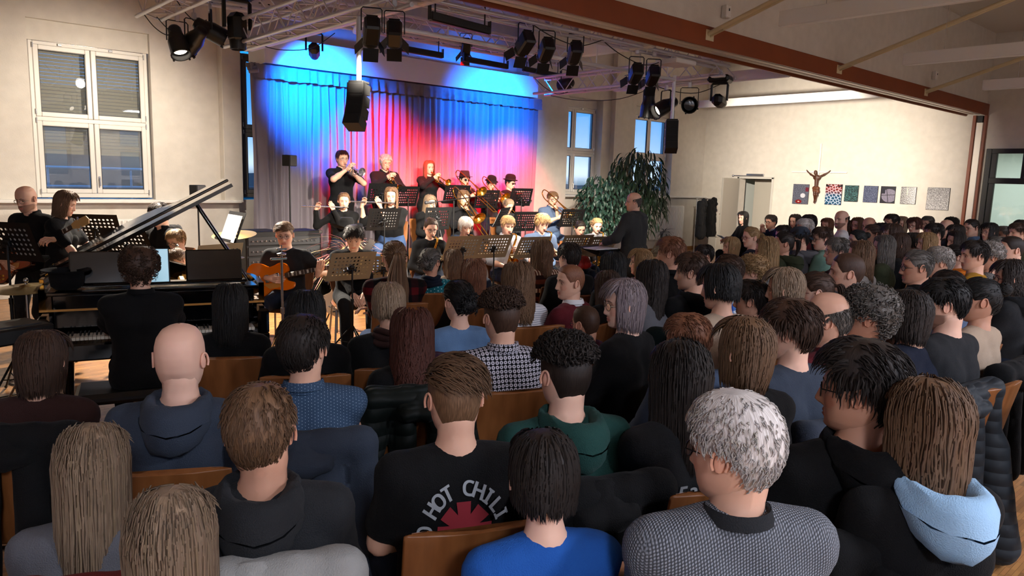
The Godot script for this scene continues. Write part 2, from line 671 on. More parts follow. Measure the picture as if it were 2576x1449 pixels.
func fall(mb: MB, r: RandomNumberGenerator, az: float, y0: float, y1: float, off: float, w: float, wave := 0.0, flare := 0.0, tuck := 0.35) -> void:
	var pts := PackedVector3Array()
	var rad := PackedFloat32Array()
	var ph := r.randf() * TAU
	var fr := r.randf_range(7, 11)
	var m := 7 if wave < 0.1 else 12
	var y2 := y1 + r.randf_range(-0.02, 0.025)
	for k in m + 1:
		var s := float(k) / m
		var y := lerpf(y0, y2, s)
		var a := az + wave * sin(s * fr + ph) * s
		var q: Vector3
		if y > -0.01:
			q = ringp(y, a, off)
			q.y += off * clampf((y - 0.03) / 0.09, 0, 1)
		else:
			q = ringp(-0.01, a, off)
			var dn := -0.01 - y
			var sh := 1.0 + flare * dn - tuck * clampf(dn / 0.12, 0, 1) * clampf(dn / 0.12, 0, 1) * (0.4 if absf(q.x) > 0.06 else 1.0) * 0.6
			q.x *= sh
			q.z *= sh
			q.y = y
		pts.append(q + V(r.randf_range(-1, 1), 0, r.randf_range(-1, 1)) * 0.0015)
		rad.append(w * (0.55 + 0.45 * sin(PI * clampf(s * 0.9 + 0.1, 0, 1))) * (1.0 if s < 0.85 else 1.0 - 0.75 * (s - 0.85) / 0.15))
	mb.col = tint(r)
	mb.tube(pts, rad, 3, false, 0.55, V(cos(az), 0, sin(az)))
	mb.col = Color.WHITE

func tuft(mb: MB, r: RandomNumberGenerator, az: float, y: float, off: float, l: float, lift: float, w: float, dirv: Vector3, curl := 0.0) -> void:
	var a := ringp(y, az, off)
	a.y += off * clampf((y - 0.03) / 0.09, 0, 1)
	var nn := (a - V(0, 0.01, 0)).normalized()
	var d := (dirv - nn * dirv.dot(nn))
	d = d.normalized() if d.length() > 0.05 else nn.cross(Vector3.RIGHT).normalized()
	var sd := nn.cross(d)
	var pts := PackedVector3Array()
	var rad := PackedFloat32Array()
	var ph := r.randf() * TAU
	var m := 4 if curl == 0.0 else 9
	for k in m + 1:
		var s := float(k) / m
		var q := a + d * l * s + nn * (lift * sin(s * PI * 0.8) - l * l * s * s * 3.0) + sd * (r.randf_range(-1, 1) * 0.003)
		if curl > 0.0:
			q += (sd * cos(s * 9 + ph) + nn * sin(s * 9 + ph)) * curl
		pts.append(q)
		rad.append(w * (1.0 - 0.8 * s * s))
	mb.col = tint(r)
	mb.tube(pts, rad, 3, false, 0.65, sd)
	mb.col = Color.WHITE

func strand_bundle(mb: MB, r: RandomNumberGenerator, path: Array, wid: float, n: int, w: float, twist := 0.0) -> void:
	var sp := spline(path, 5)
	for i in n:
		var t := r.randf() * TAU
		var q := sqrt(r.randf()) * wid
		var pts := PackedVector3Array()
		var rad := PackedFloat32Array()
		for k in sp.size():
			var s := float(k) / (sp.size() - 1)
			var e := q * (0.35 + sin(PI * minf(s * 1.4 + 0.05, 1.0)) * 0.75)
			pts.append(sp[k] + V(cos(t + twist * s), 0.25 * sin(t * 3), sin(t + twist * s)) * e)
			rad.append(w * (1.0 - 0.7 * s * s))
		mb.col = tint(r)
		mb.tube(pts, rad, 4, false, 0.6)
	mb.col = Color.WHITE

var hair_cache := {}
func hair(style: String) -> MB:
	if hair_cache.has(style):
		return hair_cache[style]
	var mb := MB.new()
	var r := RandomNumberGenerator.new()
	r.seed = hash(style)
	match style:
		"short", "messy", "quiff", "crop":
			var big := 1.6 if style == "messy" else 1.0
			cap(mb, 0.008 if style == "crop" else 0.012 * big, -0.07)
			for i in 760:
				var az := r.randf() * TAU
				var y := lerpf(0.123, hairline(az, -0.07), pow(r.randf(), 0.9))
				var dv := V(sin(az) * 0.3, -0.8, -cos(az) * 0.3) if y < 0.07 else V(sin(az) * 0.5 + r.randf_range(-0.3, 0.3), -0.5, 0.8) if cos(az) < 0.1 else V(r.randf_range(-0.4, 0.4) * big, -0.2, -1.0)
				tuft(mb, r, az, y, 0.006 if style == "crop" else 0.010 * big, r.randf_range(0.022, 0.04) * big, 0.006 * big if y > 0.06 else 0.002, 0.0036, dv)
		"fade", "curlytop":
			cap(mb, 0.004, -0.07, 40, 14, 0.001)
			var p := PackedVector3Array()
			for i in 560:
				var az := r.randf() * TAU
				var y := r.randf_range(0.055, 0.122)
				if style == "curlytop":
					tuft(mb, r, az, y, 0.012, r.randf_range(0.03, 0.05), 0.016, 0.0042, V(r.randf_range(-1, 1), 0.1, -0.6), 0.008)
				else:
					tuft(mb, r, az, y, 0.010, r.randf_range(0.04, 0.07), 0.008, 0.0038, V(0.55 + r.randf_range(-0.3, 0.3), -0.25, 0.35))
		"buzz":
			cap(mb, 0.004, -0.07, 40, 14, 0.001)
		"ringbald", "thin", "ringshave":
			var q := PackedVector3Array()
			for j in 8:
				for i in 30:
					var az := lerpf(1.45, TAU - 1.45, i / 29.0)
					var top := lerpf(0.03, 0.062, sin((az - 1.45) / (TAU - 2.9) * PI))
					var y := lerpf(top, hairline(az, -0.07), j / 7.0)
					q.append(ringp(y, az, (0.0042 if style == "ringshave" else 0.006) * sin(PI * (j + 0.6) / 8.0)))
			mb.grid(q, 30, 8)
			for i in 340:
				var az := r.randf_range(1.45, TAU - 1.45)
				var top := lerpf(0.03, 0.065, sin((az - 1.45) / (TAU - 2.9) * PI))
				if style == "ringshave":
					tuft(mb, r, az, top + r.randf_range(-0.012, 0.02), 0.0012, 0.006, 0.001, 0.0016, V(0, -1, 0.3))
					continue
				tuft(mb, r, az, lerpf(top, hairline(az, -0.07), r.randf()), 0.004, r.randf_range(0.015, 0.028), 0.003, 0.0032, V(sin(az) * 0.2, -1, 0.3))
			if style == "thin":
				cap(mb, 0.0015, -0.07, 40, 14, 0.001)
				for i in 260:
					var az := r.randf() * TAU
					tuft(mb, r, az, r.randf_range(0.05, 0.122), 0.002, r.randf_range(0.025, 0.04), 0.002, 0.0026, V(0.4 * sin(az) + 0.2, -0.1, 0.8))
		"fluffy":
			cap(mb, 0.014, -0.07)
			for i in 1100:
				var az := r.randf() * TAU
				var y := lerpf(0.122, hairline(az, -0.07), pow(r.randf(), 0.8))
				tuft(mb, r, az, y, 0.012, r.randf_range(0.012, 0.022), 0.004, 0.0026, V(sin(az) * 0.4 + r.randf_range(-0.3, 0.3), -0.8, r.randf_range(-0.3, 0.5)))
		"afro", "perm":
			var o := 0.028 if style == "afro" else 0.018
			cap(mb, o, -0.075, 40, 14, 0.012)
			for i in 520:
				var az := r.randf() * TAU
				var y := lerpf(0.122, hairline(az, -0.075), pow(r.randf(), 0.8))
				tuft(mb, r, az, y, o - 0.004, r.randf_range(0.03, 0.045), 0.010, 0.0042, V(r.randf_range(-1, 1), -0.7, r.randf_range(-1, 1)), 0.007)
		"bob", "bowl", "pixie", "bobwave", "shag":
			var low: float = {"bob": -0.115, "bowl": -0.03, "pixie": -0.03, "bobwave": -0.135, "shag": -0.10}[style]
			cap(mb, 0.012, -0.06)
			var n := 620
			for i in n:
				var az := r.randf_range(0.95, TAU - 0.95)
				var back := 1.0 - absf(az - PI) / PI
				fall(mb, r, az, r.randf_range(0.02, 0.124), low - (0.02 * back if style != "bowl" else 0.035 * back), 0.012 + r.randf() * 0.004, 0.0044, 0.14 if style == "bobwave" or style == "shag" else 0.02, -0.3 if style != "shag" else 0.4, 0.3)
			for i in 110:
				var az := r.randf_range(-0.95, 0.95)
				tuft(mb, r, az, r.randf_range(0.08, 0.118), 0.016, r.randf_range(0.06, 0.075) if style != "bobwave" else 0.045, 0.004, 0.0045, V(sin(az) * 0.7 + 0.2, -0.7, -1))
		"long", "longwave", "longcurl", "midlong":
			var low: float = {"long": -0.34, "longwave": -0.33, "longcurl": -0.29, "midlong": -0.22}[style]
			var wv: float = {"long": 0.02, "longwave": 0.12, "longcurl": 0.22, "midlong": 0.05}[style]
			cap(mb, 0.012, -0.06)
			var p := PackedVector3Array()
			for j in 12:
				for i in 26:
					var az := lerpf(1.15, TAU - 1.15, i / 25.0)
					var y := lerpf(0.05, low + 0.05, j / 11.0)
					var q := ringp(maxf(y, -0.01), az, 0.011)
					q.y = y
					var dn := maxf(0, -0.01 - y)
					var sh := 1.0 - 0.2 * clampf(dn / 0.12, 0, 1)
					p.append(V(q.x * (sh + 0.06), y, q.z * sh + 0.02 * clampf(dn / 0.2, 0, 1)))
			mb.grid(p, 26, 12)
			for i in 700:
				var az := r.randf_range(0.85, TAU - 0.85)
				fall(mb, r, az, r.randf_range(0.0, 0.124), low + 0.05 * absf(az - PI) / PI - (0.0 if r.randf() < 0.7 else r.randf_range(-0.08, 0.0)), 0.016 + r.randf() * 0.007 + (0.012 if style == "longcurl" else 0.0), 0.0044 if style != "longcurl" else 0.0052, wv, 0.35 if style == "longcurl" else 0.1, 0.06)
			for i in 70:
				var sg := 1.0 if r.randf() < 0.5 else -1.0
				var az := sg * r.randf_range(0.05, 0.9)
				tuft(mb, r, az, r.randf_range(0.085, 0.122), 0.013, r.randf_range(0.04, 0.055), 0.001, 0.0042, V(sg * 1.0, -0.6, 0.3))
		"bun", "ponytail", "braid", "updo", "dreads":
			cap(mb, 0.008, -0.07)
			var tie := V(0, 0.035, 0.112) if style == "ponytail" or style == "dreads" else V(0, 0.06, 0.105) if style == "bun" else V(0, -0.01, 0.11)
			for i in 300:
				var az := r.randf() * TAU
				var y := lerpf(0.12, hairline(az, -0.075), r.randf())
				var a := ringp(y, az, 0.008)
				tuft(mb, r, az, y, 0.008, minf(0.05, a.distance_to(tie)), 0.003, 0.0036 if style != "dreads" else 0.007, tie - a)
			match style:
				"bun":
					mb.ball(V(0, 0.07, 0.115), V(0.036, 0.032, 0.03))
					for i in 60:
						var t := r.randf() * TAU
						var b := Basis.from_euler(V(r.randf() * TAU, r.randf() * TAU, 0))
						var pts := PackedVector3Array()
						for k in 8:
							pts.append(V(0, 0.07, 0.115) + b * V(cos(k * 0.5) * 0.036, sin(k * 0.5) * 0.036, 0))
						mb.col = tint(r)
						mb.tube(pts, 0.0045, 4, false)
				"ponytail":
					strand_bundle(mb, r, [V(0, 0.035, 0.105), V(0, 0.04, 0.145), V(0, -0.04, 0.155), V(0, -0.13, 0.135), V(0.01, -0.2, 0.13)], 0.024, 70, 0.006)
				"braid":
					strand_bundle(mb, r, [V(0, -0.01, 0.105), V(0.01, -0.06, 0.115), V(0.05, -0.12, 0.07), V(0.08, -0.2, -0.01), V(0.085, -0.3, -0.05)], 0.015, 44, 0.006, 14.0)
				"updo":
					mb.ball(V(0, -0.005, 0.115), V(0.05, 0.045, 0.03))
					for i in 60:
						tuft(mb, r, PI + r.randf_range(-0.5, 0.5), r.randf_range(-0.04, 0.04), 0.032, 0.05, 0.01, 0.007, V(r.randf_range(-1, 1), r.randf_range(-1, 1), 0.3), 0.006)
				"dreads":
					for i in 46:
						var x := r.randf_range(-0.055, 0.055)
						var l := r.randf_range(0.2, 0.36)
						var z := 0.118 + r.randf() * 0.03
						mb.col = tint(r, 0.6, 1.2)
						mb.tube(spline([V(x * 0.4, 0.05, 0.09), V(x * 0.5, 0.03, z + 0.012), V(x, -0.06, z), V(x * 1.35 + r.randf_range(-0.01, 0.01), -l * 0.65, z - 0.005), V(x * 1.4, -l, z)], 4), 0.0075, 6)
					mb.col = Color.WHITE
					mb.lathe([Vector2(0.03, -0.012), Vector2(0.038, 0.0), Vector2(0.03, 0.012)], 12, Transform3D(Basis.from_euler(V(1.2, 0, 0)), V(0, 0.02, 0.125)))
	mb.col = Color.WHITE
	hair_cache[style] = mb
	return mb

# ---------- figure ----------
func figure(o: Dictionary) -> Dictionary:
	var fem: bool = o.get("f", false)
	var sit: bool = o.get("sit", true)
	var lean: float = o.get("lean", 0.03)
	var side: float = o.get("side", 0.0)
	var tw: float = o.get("twist", 0.0)
	var hip: Vector3 = o.get("hip", V(0, 0.55, 0.03) if sit else V(0, 0.93, 0))
	var up := V(sin(side), cos(lean) * cos(side), -sin(lean)).normalized()
	var sx := V(cos(tw), 0, -sin(tw))
	sx = (sx - up * sx.dot(up)).normalized()
	var fw := up.cross(sx) * -1.0
	if fw.z > 0:
		fw = -fw
	var neck := hip + up * 0.49
	var sw := 0.155 if fem else 0.178
	var F := {"fem": fem, "hip": hip, "neck": neck, "up": up, "fw": fw, "sx": sx}
	var he: Vector3 = o.get("head", Vector3.ZERO)
	F.head = Transform3D(Basis.from_euler(V(he.x, he.y + tw * 0.5, he.z)).scaled_local(Vector3.ONE * (0.97 if fem else 1.01)), neck + up * 0.10 + Vector3.UP * 0.065 + fw * (0.02 + 0.1 * maxf(0.0, -he.x)))
	for i in 2:
		var s := -1.0 if i == 0 else 1.0
		var k := "l" if i == 0 else "r"
		var sh := neck - up * 0.05 + sx * s * sw
		var tgt: Vector3 = o.get("h" + k, V(s * 0.085, hip.y + 0.1, hip.z - 0.30) if sit else V(s * 0.26, 0.78, -0.05))
		var pole: Vector3 = o.get("p" + k, V(s * 0.7, -0.6, 0.5))
		var a := ik(sh, tgt, 0.28, 0.25, pole)
		F["sh" + k] = sh
		F["el" + k] = a[0]
		F["wr" + k] = a[1]
		var hj := hip + sx * s * 0.088 + V(0, -0.03, 0)
		var ft: Vector3 = o.get("f" + k, V(s * 0.13, 0.08, -0.42) if sit else V(s * 0.11, 0.08, 0.03))
		var b := ik(hj, ft, 0.43, 0.43, V(s * 0.15, 0.6, -1.0))
		F["hj" + k] = hj
		F["kn" + k] = b[0]
		F["an" + k] = b[1]
	return F

func shirt_bones(F: Dictionary, sleeve: String, loose := 0.0) -> Array:
	var b := []
	var hip: Vector3 = F.hip
	var up: Vector3 = F.up
	var sx: Vector3 = F.sx
	var fem: bool = F.fem
	var k := (0.93 if fem else 1.0)
	var lines := [[0.0, 0.085, 0.114], [0.17, 0.066, 0.104], [0.33, 0.095, 0.107], [0.42, 0.1, 0.08]]
	var pts := []
	for l in lines:
		pts.append(hip + up * l[0])
	for i in 4:
		b.append([pts[i] - sx * lines[i][1] * k, pts[i] + sx * lines[i][1] * k, lines[i][2] * k + loose, lines[i][2] * k + loose])
	for s in [-1.0, 1.0]:
		for i in 3:
			b.append([pts[i] + sx * s * lines[i][1] * k * 0.8, pts[i + 1] + sx * s * lines[i + 1][1] * k * 0.8, lines[i][2] * k + loose, lines[i + 1][2] * k * 0.95 + loose])
		if fem:
			b.append([pts[2] + sx * s * 0.07 + (F.fw as Vector3) * 0.065 - up * 0.02, pts[2] + sx * s * 0.065 + (F.fw as Vector3) * 0.05, 0.062, 0.06])
	for q in ["l", "r"]:
		b.append([(F.neck as Vector3) - up * 0.02, F["sh" + q], 0.056 + loose, 0.055 + loose])
		var sh: Vector3 = F["sh" + q]
		var el: Vector3 = F["el" + q]
		var wr: Vector3 = F["wr" + q]
		var w := 0.9 if fem else 1.0
		if sleeve == "long":
			b.append([sh, el, 0.058 * w + loose, 0.049 * w + loose])
			b.append([el, el.lerp(wr, 0.93), 0.05 * w + loose, 0.038 * w + loose])
		elif sleeve == "short":
			b.append([sh, sh.lerp(el, 0.72), 0.064 * w + loose, 0.062 * w + loose])
		elif sleeve == "rolled":
			b.append([sh, el, 0.062 * w, 0.052 * w])
			b.append([el, el.lerp(wr, 0.25), 0.052 * w, 0.05 * w])
	return b

func trouser_bones(F: Dictionary) -> Array:
	var b := []
	var hip: Vector3 = F.hip
	var sx: Vector3 = F.sx
	b.append([hip - sx * 0.085, hip + sx * 0.085, 0.118, 0.118])
	b.append([hip + (F.up as Vector3) * 0.09 - sx * 0.07, hip + (F.up as Vector3) * 0.09 + sx * 0.07, 0.103, 0.103])
	for q in ["l", "r"]:
		b.append([F["hj" + q], F["kn" + q], 0.095, 0.068])
		b.append([F["kn" + q], (F["kn" + q] as Vector3).lerp(F["an" + q], 0.93), 0.068, 0.055])
	return b

func skin_bones(F: Dictionary, covered := false) -> Array:
	var b := []
	var hc: Vector3 = F.head.origin
	var hb: Basis = F.head.basis
	var w := 0.83 if F.fem else 1.0
	b.append([(F.neck as Vector3) - (F.up as Vector3) * 0.05, hc + hb * V(0, -0.055, 0.022), 0.062 * w, 0.054 * w])
	b.append([hc + hb * V(0, -0.055, 0.022), hc + hb * V(0, -0.06, -0.02), 0.05 * w, 0.046 * w])
	b.append([F.hip, F.neck, 0.07, 0.06])
	b.append([(F.neck as Vector3) - (F.up as Vector3) * 0.02, (F.shl as Vector3).lerp(F.neck, 0.3), 0.045 * w, 0.04])
	b.append([(F.neck as Vector3) - (F.up as Vector3) * 0.02, (F.shr as Vector3).lerp(F.neck, 0.3), 0.045 * w, 0.04])
	for q in ["l", "r"]:
		var a := 0.6 if covered else 1.0
		b.append([F["sh" + q], F["el" + q], 0.048 * w * a, 0.04 * w * a])
		b.append([F["el" + q], (F["el" + q] as Vector3).lerp(F["wr" + q], 0.35), 0.04 * w * a, 0.041 * w * a])
		b.append([(F["el" + q] as Vector3).lerp(F["wr" + q], 0.35), F["wr" + q], 0.041 * w * a, 0.025 * w])
		b.append([F["hj" + q], F["kn" + q], 0.045, 0.04])
		b.append([F["kn" + q], F["an" + q], 0.04, 0.03])
		b.append([(F.neck as Vector3) - (F.up as Vector3) * 0.1, F["sh" + q], 0.06 * w, 0.045 * w])
	return b

func body_mesh(F: Dictionary, o: Dictionary, core: MB) -> MB:
	var mb := MB.new()
	mb.add(core)
	mb.add(head(F.fem, o.get("brow", Color(0.25, 0.2, 0.17)), o.get("beard", false)), F.head)
	for i in 2:
		var k := "l" if i == 0 else "r"
		var d: Vector3 = (F["wr" + k] - F["el" + k]).normalized()
		var hd: Vector3 = o.get("d" + k, d)
		var pn: Vector3 = o.get("n" + k, V(0.6 if i == 0 else -0.6, -1, 0.2))
		var bs := basis_y(hd, -pn)
		if i == 0:
			bs.x = -bs.x
		mb.add(hand(o.get("c" + k, 0.5)), Transform3D(bs.scaled_local(Vector3.ONE * (0.88 if F.fem else 1.0)), F["wr" + k]))
	return mb

func shoe() -> MB:
	var mb := MB.new()
	var p := PackedVector3Array()
	var prof := [[0.07, 0.028, 0.075], [0.04, 0.036, 0.1], [0.0, 0.037, 0.095], [-0.06, 0.042, 0.065], [-0.12, 0.046, 0.055], [-0.165, 0.036, 0.042], [-0.185, 0.012, 0.025]]
	for q in prof:
		for i in 12:
			var t := TAU * i / 12
			p.append(V(cos(t) * q[1], maxf(0.0, q[2] * 0.5 + sin(t) * q[2] * 0.5), q[0]))
	mb.grid(p, 12, prof.size(), true)
	mb.ball(V(0, 0.04, 0.06), V(0.028, 0.04, 0.025))
	mb.box(V(0, 0.006, -0.055), V(0.082, 0.012, 0.25), 0.004)
	return mb

# clothing extras in figure space
func collar(F: Dictionary, r := 0.066, h := 0.035) -> MB:
	var mb := MB.new()
	var p := PackedVector3Array()
	var w := (0.84 if F.fem else 1.0)
	for j in 4:
		for i in 20:
			var t := lerpf(0.25, TAU - 0.25, i / 19.0)
			var rr: float = (r + [0.0, -0.004, 0.004, 0.014][j]) * w
			var y: float = [-0.012, h * 0.7, h, h * 0.1][j] - 0.02 * maxf(0.0, cos(t))
			p.append((F.neck as Vector3) + V(sin(t) * rr * 1.05, y + 0.012, -cos(t) * rr + 0.012) + (F.up as Vector3) * 0.01)
	mb.grid(p, 20, 4)
	return mb

func hood(F: Dictionary) -> MB:
	var mb := MB.new()
	var p := PackedVector3Array()
	var nn: Vector3 = F.neck
	for j in 13:
		var ph := TAU * j / 12.0
		for i in 25:
			var t := lerpf(0.55, TAU - 0.55, i / 24.0)
			var back := pow(maxf(0.0, -cos(t)), 1.4)
			var thick := 0.018 + 0.034 * back
			var rad := 0.088 + 0.03 * back
			var drop := 0.045 + 0.05 * back
			var q := V(sin(t) * (rad + cos(ph) * thick), -drop * 0.35 + sin(ph) * (drop * 0.8 + 0.01) + 0.022 * (1.0 - back), -cos(t) * (rad * (0.95 + 0.35 * back) + cos(ph) * thick) + 0.012)
			q += V(fnl.get_noise_2d(t * 40, ph * 30), fnl.get_noise_2d(t * 40 + 99, ph * 30), 0) * 0.012
			p.append(nn + q)
	mb.grid(p, 25, 13)
	return mb

func scarf(F: Dictionary) -> MB:
	var mb := MB.new()
	for k in 3:
		var pts := []
		for i in 15:
			var t := TAU * i / 14.0
			pts.append((F.neck as Vector3) + V(sin(t) * (0.082 - 0.008 * k), -0.012 + 0.028 * k + 0.006 * sin(t * 3 + k), -cos(t) * (0.086 - 0.006 * k) + 0.012))
		mb.tube(spline(pts, 3), 0.026 - 0.002 * k, 8, false, 0.8)
	return mb

var fig_cache := {}
var cloth_k := {}
func person(o: Dictionary) -> Node3D:
	# o: at, turn, s, label, group, shirt, pants, skin, hair, hcol, sleeve ... ; o.key shares meshes between alike poses
	var root := thing("person", o.label, "person", o.at, o.get("turn", 0.0), o.get("group", ""))
	var sc: float = o.get("s", 1.0)
	root.scale = Vector3.ONE * sc
	var F := figure(o)
	var sleeve: String = o.get("sleeve", "long")
	var cell: float = o.get("cell", 0.018)
	var key: String = o.get("key", "")
	var fk := key + sleeve + str(F.fem)
	var C: Dictionary
	if key and fig_cache.has(fk):
		C = fig_cache[fk]
	else:
		C = {}
		C.core = sdf(skin_bones(F, sleeve == "long"), 0.026 if sleeve == "long" else 0.018, 0.03)
		C.shirt = sdf(shirt_bones(F, sleeve, o.get("loose", 0.0)), cell, 0.045, 0.008).mesh()
		C.pants = sdf(trouser_bones(F), cell + 0.003, 0.04, 0.007).mesh()
		C.bodies = {}
		if key:
			fig_cache[fk] = C
	var he: Vector3 = o.get("head", Vector3.ZERO)
	var brow: Color = o.get("brow", Color(0.25, 0.2, 0.17))
	var bk := [he, brow, o.get("beard", false)]
	if not C.bodies.has(bk):
		var core: MB = C.core
		C.bodies[bk] = body_mesh(F, o, core).mesh()
	obj("body", C.bodies[bk], o.get("skin", M.skin1), root)
	obj(o.get("top", "shirt"), C.shirt, o.shirt, root)
	obj("trousers", C.pants, o.get("pants", M.jeans_dark), root)
	for q in ["l", "r"]:
		var sh := obj("shoe", M.shoe_mesh, o.get("shoe", M.shoe_black), root)
		sh.position = (F["an" + q] as Vector3) - V(0, 0.085, 0.0)
		sh.position.y = maxf(sh.position.y, -0.004)
	if o.get("hair", "") != "":
		var hk := "h_" + String(o.hair)
		if not cloth_k.has(hk):
			cloth_k[hk] = hair(o.hair).mesh()
		var h := obj("hair", cloth_k[hk], o.hcol, root)
		h.transform = F.head
	if o.has("glasses"):
		if not cloth_k.has("gl"):
			var g := glasses()
			cloth_k.gl = g[0].mesh()
			cloth_k.le = g[1].mesh()
		var g2 := obj("glasses", cloth_k.gl, o.glasses, root)
		g2.transform = F.head
		obj("lens", cloth_k.le, o.get("lens", M.lens), g2)
	for e in ["collar", "hood", "scarf"]:
		if o.has(e):
			var ek: String = e + fk
			if not (key and cloth_k.has(ek)):
				cloth_k[ek] = (collar(F) if e == "collar" else hood(F) if e == "hood" else scarf(F)).mesh()
			obj(e, cloth_k[ek], o[e], root)
	root.set_meta("F", F)
	return root

# ---------- palette ----------
func skin_mat(key: String, c: Color) -> void:
	var m := mat(key, c, 0.5)
	m.vertex_color_use_as_albedo = true
	m.subsurf_scatter_enabled = true
	m.subsurf_scatter_strength = 0.08
	m.metallic_specular = 0.4
	relief(m, noise_tex("pores", 0.12, Color(0.4, 0.4, 0.4), Color(0.6, 0.6, 0.6), 2), 0.04)
	tri_tex(m, 12.0)

func hair_mat(key: String, c: Color, rough := 0.58) -> void:
	var m := mat(key, c, rough)
	m.vertex_color_use_as_albedo = true
	m.metallic_specular = 0.45
	m.uv1_scale = V(9.0, 0.35, 1)
	m.albedo_texture = noise_tex("strands", 0.06, Color(0.66, 0.63, 0.6), Color.WHITE, 3)
	relief(m, T.strands, 0.1)

func make_materials() -> void:
	fnl.seed = 7
	fnl.frequency = 0.09
	fnl.fractal_octaves = 3
	skin_mat("skin1", Color(0.86, 0.67, 0.57))
	skin_mat("skin2", Color(0.9, 0.72, 0.63))
	skin_mat("skin3", Color(0.78, 0.58, 0.48))
	hair_mat("h_black", Color(0.09, 0.075, 0.07))
	hair_mat("h_dark", Color(0.17, 0.125, 0.10))
	hair_mat("h_brown", Color(0.32, 0.22, 0.16))
	hair_mat("h_light", Color(0.52, 0.39, 0.28))
	hair_mat("h_red", Color(0.36, 0.17, 0.11))
	hair_mat("h_auburn", Color(0.56, 0.36, 0.25))
	hair_mat("h_blond", Color(0.72, 0.58, 0.4))
	hair_mat("h_ash", Color(0.68, 0.58, 0.48))
	hair_mat("h_grey", Color(0.45, 0.43, 0.41))
	hair_mat("h_silver", Color(0.7, 0.68, 0.66))
	hair_mat("h_white", Color(0.97, 0.95, 0.94))
	hair_mat("h_stubble", Color(0.66, 0.54, 0.48))
	hair_mat("h_lilac", Color(0.6, 0.54, 0.56))
	mat("lens", Color(1, 1, 1, 0.06), 0.02).transparency = BaseMaterial3D.TRANSPARENCY_ALPHA
	mat("shade_lens", Color(0.02, 0.02, 0.02), 0.12)
	mat("gl_black", Color(0.05, 0.05, 0.055), 0.35)
	mat("gl_brown", Color(0.3, 0.17, 0.1), 0.35)
	mat("gl_metal", Color(0.6, 0.55, 0.48), 0.3, 0.8)
	mat("gl_red", Color(0.45, 0.1, 0.1), 0.35)
	mat("shoe_black", Color(0.04, 0.04, 0.045), 0.4)
	mat("shoe_brown", Color(0.2, 0.12, 0.08), 0.5)
	M.shoe_mesh = shoe().mesh()
	cloth("jeans", Color(0.2, 0.28, 0.42))
	cloth("jeans_dark", Color(0.1, 0.13, 0.19))
	cloth("jeans_pale", Color(0.36, 0.45, 0.58))
	cloth("black", Color(0.055, 0.055, 0.06))
	cloth("black_shirt", Color(0.07, 0.07, 0.08))
	cloth("charcoal", Color(0.13, 0.135, 0.145))
	cloth("suit", Color(0.21, 0.215, 0.215))
	cloth("navy", Color(0.08, 0.1, 0.16))
	cloth("slate", Color(0.2, 0.23, 0.28))
	cloth("grey", Color(0.35, 0.35, 0.37))
	cloth("pale_grey", Color(0.55, 0.55, 0.58))
	cloth("white", Color(0.85, 0.85, 0.86))
	cloth("beige", Color(0.66, 0.58, 0.5))
	cloth("maroon", Color(0.33, 0.09, 0.12))
	cloth("plum", Color(0.27, 0.11, 0.2))
	cloth("brown", Color(0.2, 0.12, 0.11))
	cloth("olive", Color(0.2, 0.22, 0.15))
	cloth("green_hoodie", Color(0.12, 0.25, 0.23))
	cloth("mint", Color(0.42, 0.55, 0.5))
	cloth("mustard", Color(0.62, 0.45, 0.1))
	cloth("yellow_pale", Color(0.66, 0.62, 0.36))
	cloth("blue", Color(0.12, 0.32, 0.62))
	cloth("blue_soft", Color(0.36, 0.48, 0.63))
	cloth("pale_blue", Color(0.6, 0.74, 0.86))
	cloth("blue_grey", Color(0.29, 0.35, 0.45))
	cloth("orange", Color(0.85, 0.48, 0.15))
	cloth("pink", Color(0.7, 0.4, 0.42))
	cloth("red_dark", Color(0.4, 0.1, 0.08))
	cloth("knit_grey", Color(0.62, 0.64, 0.68), "knit")
	cloth("knit_dark", Color(0.26, 0.27, 0.3), "knit")
	paint("plaid", 128, 128, func(x, y): return Color(0.33, 0.05, 0.07) if (x / 32) % 2 == 0 and (y / 32) % 2 == 0 else Color(0.03, 0.025, 0.03) if (x / 32) % 2 and (y / 32) % 2 else Color(0.14, 0.03, 0.045))
	paint("bluecheck", 128, 128, func(x, y): return Color(0.12, 0.27, 0.6) if (x / 32) % 2 == 0 and (y / 32) % 2 == 0 else Color(0.8, 0.84, 0.9) if (x / 32) % 2 and (y / 32) % 2 else Color(0.32, 0.48, 0.75))
	paint("rings", 128, 128, func(x, y):
		var q := Vector2(x % 64 - 32, y % 64 - 32)
		var d := q.length()
		var e := Vector2((x + 32) % 64 - 32, (y + 32) % 64 - 32).length()
		return Color(0.03, 0.03, 0.05) if d < 9 else Color(0.72, 0.7, 0.74) if d < 27 and e > 14 else Color(0.03, 0.03, 0.05))
	paint("dots", 64, 64, func(x, y): return Color(0.75, 0.85, 0.85) if Vector2(x % 32 - 16, (y + (x / 32) * 16) % 32 - 16).length() < 5 else Color(0.1, 0.38, 0.42))
	paint("finedots", 64, 64, func(x, y): return Color(0.6, 0.68, 0.76) if Vector2(x % 32 - 16, (y + (x / 32) * 16) % 32 - 16).length() < 4 else Color(0.2, 0.28, 0.38))
	paint("stripes", 64, 64, func(_x, y): return Color(0.3, 0.36, 0.46) if y % 16 < 3 else Color(0.82, 0.82, 0.84))
	paint("hound", 64, 64, func(x, y): return Color(0.12, 0.11, 0.12) if ((x / 16 + y / 16) % 2 == 0) != ((x + y) % 16 < 5) else Color(0.72, 0.69, 0.66))
	paint("leaf_print", 128, 128, func(x, y): return Color(0.75, 0.74, 0.72) if fnl.get_noise_2d(x * 3.0, y * 3.0) > 0.12 else Color(0.05, 0.05, 0.06))
